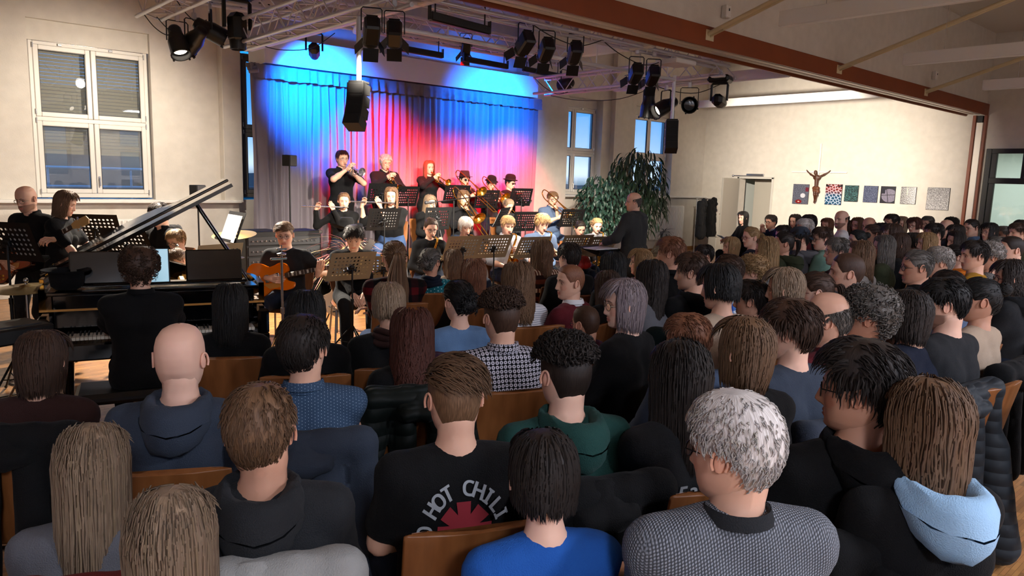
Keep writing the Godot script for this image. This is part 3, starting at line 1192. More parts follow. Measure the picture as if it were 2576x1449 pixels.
	paint("nordic", 128, 128, func(x, y):
		var b: int = (y / 16) % 4
		if b == 1 and x % 12 < 6: return Color(0.75, 0.68, 0.58)
		return Color(0.14, 0.07, 0.05) if b % 2 == 0 else Color(0.33, 0.14, 0.08))
	for q in [["plaid", 4.5], ["bluecheck", 7.0], ["rings", 24.0], ["dots", 16.0], ["finedots", 42.0], ["stripes", 18.0], ["hound", 22.0], ["leaf_print", 5.0], ["nordic", 3.2]]:
		var m := mat("c_" + q[0], Color.WHITE, 0.9)
		m.metallic_specular = 0.3
		m.albedo_texture = T[q[0]]
		tri_tex(m, q[1])

# ---------- camera, air, sky ----------
func setup() -> void:
	var yaw := deg_to_rad(41.853)
	var pit := deg_to_rad(8.518)
	var rol := deg_to_rad(1.726)
	var f := V(sin(yaw) * cos(pit), -sin(pit), -cos(yaw) * cos(pit))
	var r := V(cos(yaw), 0, sin(yaw))
	var u := r.cross(f)
	cam_basis = Basis(r * cos(rol) + u * sin(rol), u * cos(rol) - r * sin(rol), -f)
	var cam := Camera3D.new()
	cam.name = "camera"
	cam.fov = rad_to_deg(2.0 * atan(CH / 2.0 / FOC))
	cam.near = 0.05
	cam.far = 400.0
	add_child(cam)
	cam.transform = Transform3D(cam_basis, EYE)
	cam.current = true
	var e := Environment.new()
	e.background_mode = Environment.BG_SKY
	e.sky = Sky.new()
	var sky := ProceduralSkyMaterial.new()
	sky.sky_top_color = Color(0.05, 0.56, 0.95)
	sky.sky_horizon_color = Color(0.88, 0.96, 1.0)
	sky.sky_curve = 0.022
	sky.ground_bottom_color = Color(0.05, 0.09, 0.15)
	sky.ground_horizon_color = Color(0.3, 0.45, 0.6)
	sky.sun_angle_max = 0.0
	sky.energy_multiplier = SKY_E
	e.sky.sky_material = sky
	e.tonemap_mode = Environment.TONE_MAPPER_LINEAR
	e.tonemap_exposure = EXPO
	e.sdfgi_enabled = true
	e.ssao_enabled = true
	e.ssil_enabled = true
	var we := WorldEnvironment.new()
	we.name = "world_environment"
	we.environment = e
	add_child(we)

func spot(parent: Node3D, at: Vector3, to: Vector3, energy: float, angle: float, color: Color, soft := 0.5, size := 0.08) -> void:
	var l := SpotLight3D.new()
	l.name = "spot_light"
	parent.add_child(l, true)
	l.look_at_from_position(at, to, Vector3.UP if absf((to - at).normalized().y) < 0.99 else Vector3.RIGHT)
	l.light_energy = energy
	l.spot_angle = angle
	l.spot_angle_attenuation = soft
	l.light_color = color
	l.light_size = size
	l.spot_range = 30.0
	l.shadow_enabled = true

# ---------- room ----------
const ZW := -12.1      # stage wall
const XE := 17.92      # end wall
const HC := 5.1        # ceiling
const XL := -4.0       # wall on the left of the hall
const ZB := 4.2        # wall behind the audience

func snode(called: String) -> Node3D:
	var o := Node3D.new()
	o.name = numbered(called)
	add_child(o)
	o.set_meta("kind", "structure")
	return o

func holed_wall(a0: float, a1: float, h: float, holes: Array) -> Array:
	# boxes [x0, x1, y0, y1] of a wall with rectangular holes [x0, x1, y0, y1], holes sorted and apart along x
	var out := []
	var x := a0
	for q in holes:
		out.append([x, q[0], 0.0, h])
		if q[2] > 0.0:
			out.append([q[0], q[1], 0.0, q[2]])
		out.append([q[0], q[1], q[3], h])
		x = q[1]
	out.append([x, a1, 0.0, h])
	return out

func room() -> void:
	var wallm := mat("wall_paint", Color(0.83, 0.805, 0.765), 0.9)
	tri_tex(wallm, 0.8, true)
	wallm.albedo_texture = noise_tex("plaster", 0.02, Color(0.95, 0.95, 0.95), Color.WHITE, 4)
	relief(wallm, noise_tex("roller", 0.2, Color.BLACK, Color.WHITE, 3), 0.08)
	var white := mat("white_paint", Color(0.86, 0.85, 0.83), 0.45)
	var ceilm := mat("ceiling_paint", Color(0.82, 0.80, 0.77), 0.95)
	tri_tex(ceilm, 1.0, true)
	relief(ceilm, noise_tex("acoustic", 0.3, Color.BLACK, Color.WHITE, 2), 0.15)
	# floor: industrial parquet of narrow upright strips
	var fl := mat("parquet", Color.WHITE, 0.38)
	var rr := RandomNumberGenerator.new()
	rr.seed = 5
	var im := Image.create(1024, 1024, false, Image.FORMAT_RGB8)
	for j in 64:
		var x := -rr.randi() % 100
		while x < 1024:
			var w := 90 + rr.randi() % 50
			var k := rr.randf_range(0.82, 1.12)
			im.fill_rect(Rect2i(x, j * 16, w, 16), Color(0.64 * k, 0.455 * k * rr.randf_range(0.97, 1.02), 0.27 * k))
			im.fill_rect(Rect2i(x, j * 16, 1, 16), Color(0.36, 0.24, 0.13))
			x += w
		im.fill_rect(Rect2i(0, j * 16, 1024, 1), Color(0.40, 0.27, 0.15))
	fl.albedo_texture = ImageTexture.create_from_image(im)
	tri_tex(fl, 0.72, true)
	fl.metallic_specular = 0.5
	fl.roughness_texture = noise_tex("scuffs", 0.03, Color(0.75, 0.75, 0.75), Color.WHITE, 4)
	var mb := MB.new()
	mb.box(V((XL + XE) / 2, -0.1, (ZW + ZB) / 2), V(XE - XL + 0.8, 0.2, ZB - ZW + 0.8))
	struct("floor", mb, fl)
	mb = MB.new()
	mb.box(V((XL + XE) / 2, HC + 0.1, (ZW + ZB) / 2), V(XE - XL + 0.8, 0.2, ZB - ZW + 0.8))
	struct("ceiling", mb, ceilm)
	# stage wall with its window bays
	mb = MB.new()
	for q in holed_wall(XL, XE + 0.3, HC, [[1.91, 3.46, 1.36, 3.8], [4.82, 6.3, 1.36, 3.8], [12.03, 13.6, 1.5, 3.74], [14.84, 16.44, 1.5, 3.74]]):
		mb.box(V((q[0] + q[1]) / 2, (q[2] + q[3]) / 2, ZW - 0.2), V(q[1] - q[0], q[3] - q[2], 0.4))
	struct("wall_stage", mb, wallm)
	mb = MB.new()
	mb.box(V(4.6, HC / 2 + 0.66, ZW + 0.09), V(0.30, HC - 1.32, 0.18), 0.008)
	struct("trim_1", mb, wallm)
	mb = MB.new()
	mb.box(V(14.05, HC / 2 + 0.73, ZW + 0.07), V(0.32, HC - 1.46, 0.14), 0.008)
	struct("trim_2", mb, wallm)
	mb = MB.new()
	mb.box(V(11.4, HC / 2, ZW + 0.2), V(1.24, HC, 0.4), 0.008)
	struct("trim_3", mb, wallm)
	# sill ledges and the panelled dado below the left window
	mb = MB.new()
	mb.box(V(0.4, 1.335, ZW + 0.1), V(8.6, 0.045, 0.28), 0.008)
	struct("trim_4", mb, white)
	mb = MB.new()
	mb.box(V(0.4, 0.655, ZW + 0.06), V(8.6, 1.31, 0.12), 0.004)
	struct("trim_5", mb, wallm)
	mb = MB.new()
	mb.box(V(15.1, 1.475, ZW + 0.09), V(5.9, 0.045, 0.22), 0.008)
	struct("trim_6", mb, white)
	# end wall with two doors
	mb = MB.new()
	for q in holed_wall(-ZB, -ZW, HC, [[3.72, 5.14, 0.0, 2.75], [9.98, 10.93, 0.0, 2.02]]):
		mb.box(V(XE + 0.15, (q[2] + q[3]) / 2, -(q[0] + q[1]) / 2), V(0.3, q[3] - q[2], q[1] - q[0]))
	struct("wall_end", mb, wallm)
	# hall behind the doors, lit
	mb = MB.new()
	mb.box(V(XE + 3.4, 1.5, -7.3), V(0.2, 3.2, 8.0))
	mb.box(V(XE + 1.85, 3.0, -7.3), V(3.3, 0.2, 8.0))
	mb.box(V(XE + 1.85, -0.1, -7.3), V(3.3, 0.2, 8.0))
	mb.box(V(XE + 1.85, 1.5, -3.2), V(3.3, 3.2, 0.2))
	mb.box(V(XE + 1.85, 1.5, -9.6), V(3.3, 3.2, 0.15))
	mb.box(V(XE + 1.85, 1.5, -11.4), V(3.3, 3.2, 0.2))
	struct("wall_corridor", mb, mat("corridor_paint", Color(0.86, 0.88, 0.86), 0.85))
	mb = MB.new()
	mb.box(V(XE + 3.27, 0.85, -4.5), V(0.05, 1.7, 1.1), 0.01)
	tag(obj("cabinet", mb, mat("pale_yellow", Color(0.83, 0.74, 0.42), 0.6)), "pale yellow wall panel in the corridor behind the glass door", "panel")
	# left and back walls; daylight enters by windows behind the audience
	mb = MB.new()
	for q in holed_wall(-ZB, -ZW, HC, [[-3.0, -1.4, 1.4, 3.5], [-0.4, 1.2, 1.4, 3.5]]):
		mb.box(V(XL - 0.15, (q[2] + q[3]) / 2, -(q[0] + q[1]) / 2), V(0.3, q[3] - q[2], q[1] - q[0]))
	struct("wall_left", mb, wallm)
	mb = MB.new()
	for q in holed_wall(XL, XE + 0.3, HC, [[1.0, 2.6, 1.4, 3.5], [4.0, 5.6, 1.4, 3.5], [7.0, 8.6, 1.4, 3.5], [10.0, 11.6, 1.4, 3.5]]):
		mb.box(V((q[0] + q[1]) / 2, (q[2] + q[3]) / 2, ZB + 0.15), V(q[1] - q[0], q[3] - q[2], 0.3))
	struct("wall_back", mb, wallm)
	# bulkhead and timber track beam of the folding partition
	mb = MB.new()
	mb.box(V((XL + XE) / 2, (HC + 3.66) / 2, -5.42), V(XE - XL, HC - 3.66, 0.36))
	struct("wall_bulkhead", mb, wallm)
	var wood := mat("beam_wood", Color(0.52, 0.235, 0.06), 0.45)
	tri_tex(wood, 0.5, true)
	wood.albedo_texture = noise_tex("beamgrain", 0.01, Color(0.88, 0.86, 0.82), Color.WHITE, 5)
	mb = MB.new()
	mb.box(V((XL + XE) / 2, 3.555, -5.215), V(XE - XL, 0.23, 0.03), 0.003)
	mb.box(V((XL + XE) / 2, 3.555, -5.625), V(XE - XL, 0.23, 0.03), 0.003)
	mb.box(V((XL + XE) / 2, 3.60, -5.42), V(XE - XL, 0.12, 0.38))
	var beam := struct("trim_beam", mb, wood)
	mb = MB.new()
	for z in [-5.29, -5.40, -5.52]:
		mb.box(V((XL + XE) / 2, 3.505, z), V(XE - XL, 0.07, 0.075), 0.004)
	struct("track", mb, mat("track_alu", Color(0.85, 0.82, 0.78), 0.4, 0.2), beam)
	mb = MB.new()
	mb.box(V(XE - 0.06, 1.72, -5.42), V(0.12, 3.44, 0.06), 0.004)
	mb.box(V(XE - 0.05, 1.72, -5.22), V(0.1, 3.44, 0.05), 0.004)
	var post := struct("trim_post", mb, wood)
	mb = MB.new()
	mb.box(V(XE - 0.05, 1.65, -5.32), V(0.07, 3.3, 0.13), 0.01)
	struct("jamb_profile", mb, M.track_alu, post)
	mb = MB.new()
	mb.box(V(XE - 0.08, 3.36, -5.31), V(0.08, 0.14, 0.1), 0.005)
	struct("latch_box", mb, mat("black_plastic", Color(0.03, 0.03, 0.03), 0.5), post)
	var bases := [[V((11.9 + XE) / 2, 0.05, ZW + 0.012), V(XE - 11.9, 0.1, 0.024), "baseboard_stage"], [V(XE - 0.012, 0.05, -7.65), V(0.024, 0.1, 4.6), "baseboard_end"]]
	for b in bases:
		mb = MB.new()
		mb.box(b[0], b[1], 0.004)
		struct(b[2], mb, mat("oak_skirting", Color(0.55, 0.37, 0.2), 0.5))

func window_unit(n: int, x0: float, x1: float, y0: float, y1: float, z: float, frame: Material, mid := 0.5, turn := 0.0, at := Vector3.ZERO) -> Node3D:
	# casement window: two panes above and two below a transom, centred in its own axes
	var root := snode("window_%d" % n)
	var w := x1 - x0
	var h := y1 - y0
	root.position = V((x0 + x1) / 2, y0, z) if at == Vector3.ZERO else at
	root.rotation.y = turn
	var mb := MB.new()
	for s in [-1.0, 1.0]:
		mb.box(V(s * (w / 2 - 0.025), h / 2, 0), V(0.05, h, 0.09), 0.006)
	mb.box(V(0, 0.03, 0), V(w - 0.1, 0.06, 0.09), 0.006)
	mb.box(V(0, h - 0.025, 0), V(w - 0.1, 0.05, 0.09), 0.006)
	mb.box(V(0, h * mid, 0), V(w - 0.1, 0.06, 0.09), 0.006)
	obj("window_frame", mb, frame, root)
	for r in 2:
		var ya := 0.06 if r == 0 else h * mid + 0.03
		var yb := h * mid - 0.03 if r == 0 else h - 0.05
		for c in 2:
			var xa := -w / 2 + 0.05 if c == 0 else 0.004
			var xb := -0.004 if c == 0 else w / 2 - 0.05
			var sm := MB.new()
			var t := 0.065
			sm.box(V(xa + t / 2, (ya + yb) / 2, 0.025), V(t, yb - ya, 0.06), 0.008)
			sm.box(V(xb - t / 2, (ya + yb) / 2, 0.025), V(t, yb - ya, 0.06), 0.008)
			sm.box(V((xa + xb) / 2, ya + t / 2, 0.025), V(xb - xa - 2 * t, t, 0.06), 0.008)
			sm.box(V((xa + xb) / 2, yb - t / 2, 0.025), V(xb - xa - 2 * t, t, 0.06), 0.008)
			var sash := obj("sash", sm, frame, root)
			var gm := MB.new()
			gm.box(V((xa + xb) / 2, (ya + yb) / 2, 0.02), V(xb - xa - 2 * t, yb - ya - 2 * t, 0.006))
			obj("pane", gm, M.glass, sash)
			var seal := MB.new()
			for s in [-1.0, 1.0]:
				seal.box(V((xa + xb) / 2 + s * ((xb - xa) / 2 - t - 0.004), (ya + yb) / 2, 0.034), V(0.008, yb - ya - 2 * t, 0.02))
				seal.box(V((xa + xb) / 2, (ya + yb) / 2 + s * ((yb - ya) / 2 - t - 0.004), 0.034), V(xb - xa - 2 * t, 0.008, 0.02))
			obj("gasket", seal, M.black_plastic, sash)
	var hm := MB.new()
	hm.box(V(0.035, h * 0.13, 0.062), V(0.025, 0.06, 0.012), 0.003)
	hm.rod(V(0.035, h * 0.13, 0.066), V(0.035, h * 0.13, 0.09), 0.008)
	hm.box(V(0.035, h * 0.13 - 0.05, 0.092), V(0.018, 0.12, 0.012), 0.004)
	obj("window_handle", hm, M.chrome, root)
	var hg := MB.new()
	for s in [-1.0, 1.0]:
		for y in [0.05, h * mid - 0.06, h * mid + 0.06, h - 0.1]:
			hg.rod(V(s * (w / 2 - 0.05), y, 0.06), V(s * (w / 2 - 0.05), y + 0.07, 0.06), 0.009)
	obj("hinge", hg, M.chrome, root)
	var st := MB.new()
	st.rod(V(-w / 2 + 0.06, h - 0.005, 0.055), V(w / 2 - 0.06, h - 0.005, 0.055), 0.004)
	for s in [-0.5, 0.35]:
		st.box(V(s * w / 2, h - 0.03, 0.058), V(0.05, 0.03, 0.02), 0.003)
	obj("tilt_stay", st, M.chrome, root)
	return root

func windows() -> void:
	mat("glass", Color(0.97, 1, 0.99, 0.04), 0.0).transparency = BaseMaterial3D.TRANSPARENCY_ALPHA
	mat("chrome", Color(0.75, 0.75, 0.76), 0.22, 0.95)
	var fr: Material = mat("window_frame_white", Color(0.84, 0.82, 0.79), 0.4)
	var gr: Material = mat("window_frame_grey", Color(0.34, 0.33, 0.32), 0.5)
	window_unit(1, 1.93, 3.44, 1.38, 3.52, ZW - 0.14, fr, 0.51)
	window_unit(2, 4.83, 6.29, 1.40, 3.72, ZW - 0.14, gr, 0.47)
	window_unit(3, 12.04, 13.58, 1.5, 3.54, ZW - 0.24, fr, 0.49)
	window_unit(4, 14.86, 16.42, 1.5, 3.54, ZW - 0.24, fr, 0.49)
	var k := 5
	for x in [1.8, 4.8, 7.8, 10.8]:
		window_unit(k, x - 0.8, x + 0.8, 1.4, 3.5, ZB + 0.15, fr, 0.5, PI, V(x, 1.4, ZB + 0.15))
		k += 1
	for z in [2.2, -0.4]:
		window_unit(k, 0, 1.6, 1.4, 3.5, 0, fr, 0.5, PI / 2, V(XL - 0.15, 1.4, z))
		k += 1
	# roller shutter outside the first window, each slat on its own
	var rs := thing("roller_shutter", "olive grey roller shutter lowered three quarters outside the leftmost window", "shutter", V(2.685, 2.02, ZW - 0.27))
	var sl := MB.new()
	sl.prism(PackedVector2Array([Vector2(-0.008, -0.022), Vector2(0.004, -0.022), Vector2(0.009, -0.008), Vector2(0.009, 0.008), Vector2(0.004, 0.022), Vector2(-0.008, 0.022)]), -0.74, 0.74, Transform3D(Basis(Vector3.UP, PI / 2), Vector3.ZERO))
	var sm := sl.mesh()
	for i in 32:
		var s := obj("slat", sm, mat("shutter_slat", Color(0.34, 0.33, 0.25), 0.55), rs)
		s.position.y = i * 0.0492
	# interior head panels above windows
	for q in [[1.91, 3.46, 3.52, 3.8], [12.03, 13.6, 3.54, 3.74], [14.84, 16.44, 3.54, 3.74]]:
		var mb := MB.new()
		mb.box(V((q[0] + q[1]) / 2, (q[2] + q[3]) / 2, ZW - (0.09 if q[0] < 5 else 0.2)), V(q[1] - q[0], q[3] - q[2], 0.03), 0.004)
		struct("trim_7", mb, M.wall_paint)

func doors() -> void:
	var d := snode("door_1")
	var grey := mat("door_grey", Color(0.66, 0.64, 0.60), 0.55)
	var mb := MB.new()
	for z in [-10.955, -9.955]:
		mb.box(V(XE - 0.005, 1.03, z), V(0.05, 2.06, 0.06), 0.006)
	mb.box(V(XE - 0.005, 2.045, -10.455), V(0.05, 0.06, 1.06), 0.006)
	obj("door_frame", mb, mat("door_frame_paint", Color(0.74, 0.73, 0.70), 0.5), d)
	mb = MB.new()
	var hinge := V(XE - 0.04, 0, -10.93)
	var dirv := V(-0.93, 0, 0.11)
	var bz := Basis(dirv.normalized(), Vector3.UP, dirv.normalized().cross(Vector3.UP))
	mb.box(hinge + dirv * 0.5 + V(0, 1.015, 0), V(0.94, 2.0, 0.045), 0.004, bz)
	var leaf := obj("door_leaf", mb, grey, d)
	mb = MB.new()
	mb.box(hinge + dirv * 0.94 + V(0, 1.02, 0) + bz.z * 0.026, V(0.035, 0.2, 0.01), 0.003, bz)
	mb.rod(hinge + dirv * 0.94 + V(0, 1.07, 0), hinge + dirv * 0.94 + V(0, 1.07, 0) + bz.z * 0.06, 0.009)
	mb.rod(hinge + dirv * 0.94 + V(0, 1.07, 0) + bz.z * 0.06, hinge + dirv * 0.82 + V(0, 1.07, 0) + bz.z * 0.06, 0.009)
	obj("door_handle", mb, M.black_plastic, leaf)
	mb = MB.new()
	mb.box(hinge + dirv * 0.8 + V(0, 1.9, 0) + bz.z * 0.025, V(0.12, 0.075, 0.006), 0.0, bz)
	var sg := obj("door_sign", mb, mat("sign_red", Color(0.6, 0.12, 0.12), 0.5), leaf)
	mb = MB.new()
	mb.box(hinge + dirv * 0.8 + V(0, 1.9, 0) + bz.z * 0.029, V(0.10, 0.055, 0.004), 0.0, bz)
	obj("sign_field", mb, M.white_paint, sg)
	mb = MB.new()
	mb.box(V(XE - 0.05, 2.12, -10.45), V(0.06, 0.05, 0.5), 0.01)
	mb.rod(V(XE - 0.06, 2.09, -10.2), V(XE - 0.06, 2.09, -11.1), 0.012)
	mb.ball(V(XE - 0.06, 2.09, -11.1), V(0.03, 0.03, 0.03))
	obj("door_closer", mb, M.chrome, d)
	# a second door beyond the opening
	mb = MB.new()
	mb.box(V(XE + 0.7, 1.0, -10.42), V(0.04, 2.0, 0.9), 0.004)
	obj("inner_door", mb, grey, d)
	# glazed door with fanlight
	var g := snode("door_2")
	var dk := mat("anthracite", Color(0.115, 0.115, 0.115), 0.45)
	mb = MB.new()
	mb.box(V(XE, 1.375, -5.09), V(0.12, 2.75, 0.1), 0.006)
	mb.box(V(XE, 1.375, -3.77), V(0.12, 2.75, 0.1), 0.006)
	mb.box(V(XE, 2.70, -4.43), V(0.12, 0.1, 1.22), 0.006)
	mb.box(V(XE, 2.09, -4.43), V(0.12, 0.12, 1.22), 0.006)
	mb.box(V(XE, 1.38, -4.985), V(0.08, 2.72, 0.1), 0.006)
	mb.box(V(XE, 2.4, -4.45), V(0.08, 0.6, 0.06), 0.006)
	mb.box(V(XE, 0.06, -4.43), V(0.08, 0.12, 1.2), 0.006)
	obj("door_frame", mb, dk, g)
	mb = MB.new()
	mb.box(V(XE, 1.07, -4.4), V(0.012, 1.95, 1.1))
	obj("pane", mb, M.glass, g)
	mb = MB.new()
	mb.box(V(XE, 2.4, -4.4), V(0.012, 0.5, 1.1))
	obj("pane", mb, M.glass, g)
	mb = MB.new()
	mb.box(V(XE - 0.06, 1.08, -4.85), V(0.04, 0.2, 0.03), 0.005)
	mb.rod(V(XE - 0.09, 1.1, -4.85), V(XE - 0.09, 1.1, -4.72), 0.01)
	obj("door_handle", mb, M.chrome, g)
	# corridor ceiling lamp
	var lamp := thing("corridor_lamp", "glowing square ceiling lamp in the corridor beyond the glass door", "lamp", V(XE + 1.7, 2.88, -5.2))
	mb = MB.new()
	mb.box(V(0, 0, 0), V(0.6, 0.03, 0.6), 0.005)
	var pm := mat("lamp_panel", Color(0.95, 0.97, 0.92), 0.4)
	pm.emission_enabled = true
	pm.emission = Color(0.9, 1.0, 0.92)
	pm.emission_energy_multiplier = 1.5
	obj("diffuser", mb, pm, lamp)
	var al := AreaLight3D.new()
	al.name = "area_light"
	lamp.add_child(al)
	al.position = V(0, -0.03, 0)
	al.rotation = V(-PI / 2, 0, 0)
	al.area_size = Vector2(0.55, 0.55)
	al.light_energy = 5.0
	al.light_color = Color(0.93, 1.0, 0.97)
	al.area_range = 20.0
	al.shadow_enabled = true

# ---------- what lies outside the windows ----------
func outside() -> void:
	var mb := MB.new()
	mb.box(V(10, -4.2, -70), V(300, 0.4, 110))
	struct("ground_outside", mb, mat("asphalt", Color(0.27, 0.27, 0.28), 0.9))
	# roofs and glass pavilion below the left window
	var h := thing("roof_pavilion", "octagonal glass pavilion roof glowing blue outside the leftmost window", "roof", at_depth(165, 455, 40.0), 0.2)
	h.scale = Vector3.ONE * 0.48
	mb = MB.new()
	for i in 8:
		var a := TAU * i / 8
		mb.rod(V(cos(a) * 2.2, 0.0, sin(a) * 2.2), V(cos(a) * 0.3, 1.5, sin(a) * 0.3), 0.06, 0.05, 6)
		mb.rod(V(cos(a) * 2.2, 0, sin(a) * 2.2), V(cos(a + TAU / 8) * 2.2, 0, sin(a + TAU / 8) * 2.2), 0.06, -1, 6)
	obj("roof_bar", mb, mat("bar_pale", Color(0.68, 0.69, 0.7), 0.5), h)
	for i in 8:
		var a := TAU * i / 8
		var b := TAU * (i + 1) / 8
		var pm := MB.new()
		pm.face([V(cos(a) * 2.2, 0, sin(a) * 2.2), V(cos(b) * 2.2, 0, sin(b) * 2.2), V(cos(b) * 0.3, 1.5, sin(b) * 0.3), V(cos(a) * 0.3, 1.5, sin(a) * 0.3)])
		obj("pane", pm, mat("roof_glass", Color(0.5, 0.52, 0.53), 0.15), h)
	mb = MB.new()
	mb.lathe([Vector2(2.2, -3.0), Vector2(2.2, 0.0), Vector2(0.0, 0.05)], 8)
	obj("wall", mb, mat("pavilion_wall", Color(0.3, 0.3, 0.31), 0.8), h)
	var hs := [["townhouse", V(6, 0, -40), V(16, 6.5, 8), "dark house with a tiled roof behind the glass pavilion"], ["townhouse", V(11.5, 0, -34), V(3.6, 4.9, 5), "low dark flat-roofed building beside the glass pavilion"], ["townhouse", V(44, 0, -47), V(14, 3.6, 7), "pale grey industrial hall seen through the third window"], ["townhouse", V(60, 0, -52), V(10, 3.0, 7), "pale blue depot building seen past the tall indoor plant"]]
	for q in hs:
		var t := thing(q[0], q[3], "building", q[1] + V(0, -4.0, 0))
		mb = MB.new()
		mb.box(V(0, q[2].y / 2, 0), q[2], 0.03)
		obj("wall", mb, mat("hall_pale" if q[1].x > 20 else "house_dark", Color(0.5, 0.52, 0.54) if q[1].x > 20 else Color(0.36, 0.35, 0.34), 0.8), t)
		mb = MB.new()
		if q[1].x < 8:
			mb.prism(PackedVector2Array([Vector2(-q[2].z / 2 - 0.4, 0), Vector2(q[2].z / 2 + 0.4, 0), Vector2(0, 3)]), -q[2].x / 2, q[2].x / 2, Transform3D(Basis(Vector3.UP, PI / 2), V(0, q[2].y, 0)))
		else:
			mb.box(V(0, q[2].y + 0.1, 0), V(q[2].x + 0.3, 0.25, q[2].z + 0.3), 0.03)
		obj("roof", mb, mat("roof_slate", Color(0.2, 0.2, 0.21), 0.8), t)
		for i in 4:
			var wm := MB.new()
			wm.box(V((i - 1.5) * q[2].x / 4.4, q[2].y * 0.6, q[2].z / 2 + 0.02), V(q[2].x * 0.11, q[2].y * 0.25, 0.06), 0.01)
			obj("window", wm, M.roof_glass, t)
	var rl := thing("railing", "flat roof parapet railing outside the leftmost window", "railing", at_depth(230, 470, 20.0))
	mb = MB.new()
	mb.rod(V(-4, 0.5, 0), V(4, 0.5, 0), 0.04)
	mb.rod(V(-4, 0.0, 0), V(4, 0.0, 0), 0.04)
	obj("rail", mb, M.bar_pale, rl)
	for i in 9:
		mb = MB.new()
		mb.rod(V(-4 + i, -2.0, 0), V(-4 + i, 0.5, 0), 0.03)
		obj("post", mb, M.bar_pale, rl)
	# distant hills
	mb = MB.new()
	var p := PackedVector3Array()
	for j in 3:
		for i in 60:
			var x := -120.0 + i * 6.0
			p.append(V(x, [-4.5, 1.2 + 1.6 * fnl.get_noise_1d(i * 2.1), -4.5][j] , -110.0 - j * 25 + i * 0.4))
	mb.grid(p, 60, 3)
	struct("hills", mb, mat("hills_green", Color(0.10, 0.17, 0.16), 0.95))

# ---------- curtain, pelmet, rig ----------
func stage_set() -> void:
	# pelmet panel above the curtain
	var pel := thing("pelmet", "long white pelmet panel above the stage curtain", "pelmet", V(7.6, 3.46, -11.05))
	var mb := MB.new()
	mb.box(V(0, 0.19, 0), V(5.66, 0.4, 0.03), 0.006)
	obj("front_panel", mb, mat("pelmet_white", Color(0.84, 0.83, 0.84), 0.6), pel)
	mb = MB.new()
	for sx in [-2.815, 2.815]:
		mb = MB.new()
		mb.box(V(sx, 0.19, -0.3), V(0.03, 0.4, 0.6), 0.006)
		obj("end_panel", mb, M.pelmet_white, pel)
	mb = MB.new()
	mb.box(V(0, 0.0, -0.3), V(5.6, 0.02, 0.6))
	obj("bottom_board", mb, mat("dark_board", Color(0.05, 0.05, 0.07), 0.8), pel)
	# curtain in two halves with deep folds
	var cur := thing("stage_curtain", "long grey pleated stage curtain washed in blue and red light", "curtain", V(7.7, 0, -11.35))
	var cm := cloth("curtain_cloth", Color(0.46, 0.43, 0.46))
	cm.rim = 0.35
	cm.albedo_color = Color(0.50, 0.47, 0.50)
	for hf in 2:
		var nu := 420
		var nv := 26
		var p := PackedVector3Array()
		for j in nv:
			var y := 3.42 * (1.0 - float(j) / (nv - 1)) + 0.03
			for i in nu:
				var s := float(i) / (nu - 1)
				var x := lerpf(-3.02, 0.02, s) if hf == 0 else lerpf(-0.02, 3.02, s)
				var w := x * 46.0 + 5.0 * fnl.get_noise_1d(x * 14.0)
				var amp := (0.045 + 0.025 * fnl.get_noise_2d(x * 9.0, 4.0)) * (0.75 + 0.35 * (1.0 - y / 3.4))
				p.append(V(x + 0.012 * sin(y * 2.0 + x * 9), y, amp * sin(w + 0.25 * sin(y * 1.7 + x * 3)) + 0.018 * sin(w * 0.37) + 0.012 * fnl.get_noise_2d(x * 60, y * 12)))
		mb = MB.new()
		mb.grid(p, nu, nv)
		obj("curtain_panel", mb, cm, cur)
	# valance: short ruffle
	var p2 := PackedVector3Array()
	for j in 7:
		for i in 520:
			var x := lerpf(-3.08, 3.02, i / 519.0)
			var y := 3.46 - 0.21 * j / 6.0 - (0.02 * fnl.get_noise_1d(x * 45) if j == 6 else 0.0)
			p2.append(V(x, y, 0.12 + (0.012 + 0.028 * j / 6.0) * sin(x * 34 + 5 * fnl.get_noise_1d(x * 22)) + 0.02 * fnl.get_noise_2d(x * 40, j * 6)))
	mb = MB.new()
	mb.grid(p2, 520, 7)
	obj("valance", mb, cm, cur)
	mb = MB.new()
	mb.rod(V(-3.1, 3.44, 0.02), V(3.05, 3.44, 0.02), 0.02)
	obj("curtain_rail", mb, M.chrome, cur)
	mb = MB.new()
	for k in 3:
		mb.tube(PV([V(-3.1, 3.42 - 0.05 * k, 0.02 + 0.05 * k), V(-2.98, 3.44 - 0.05 * k, 0.1 + 0.05 * k)]), 0.03, 8)
	obj("gathered_hem", mb, cm, cur)
	# risers
	for q in [[V(8.3, 0.11, -9.55), V(6.2, 0.22, 1.6), "low black stage platform under the middle row of players"], [V(6.65, 0.20, -10.74), V(3.1, 0.40, 0.76), "higher black stage platform before the curtain for standing trumpets"], [V(9.35, 0.11, -10.74), V(2.26, 0.22, 0.76), "low black platform before the curtain for the players in hats"]]:
		var t := thing("stage_platform", q[2], "platform", q[0] - V(0, q[0].y, 0))
		mb = MB.new()
		mb.box(V(0, q[1].y - 0.02, 0), V(q[1].x, 0.04, q[1].z), 0.004)
		obj("deck", mb, mat("deck_board", Color(0.16, 0.14, 0.13), 0.7), t)
		mb = MB.new()
		mb.box(V(0, q[1].y / 2 - 0.02, 0), V(q[1].x - 0.06, q[1].y - 0.04, q[1].z - 0.06))
		obj("skirt", mb, M.dark_board, t)

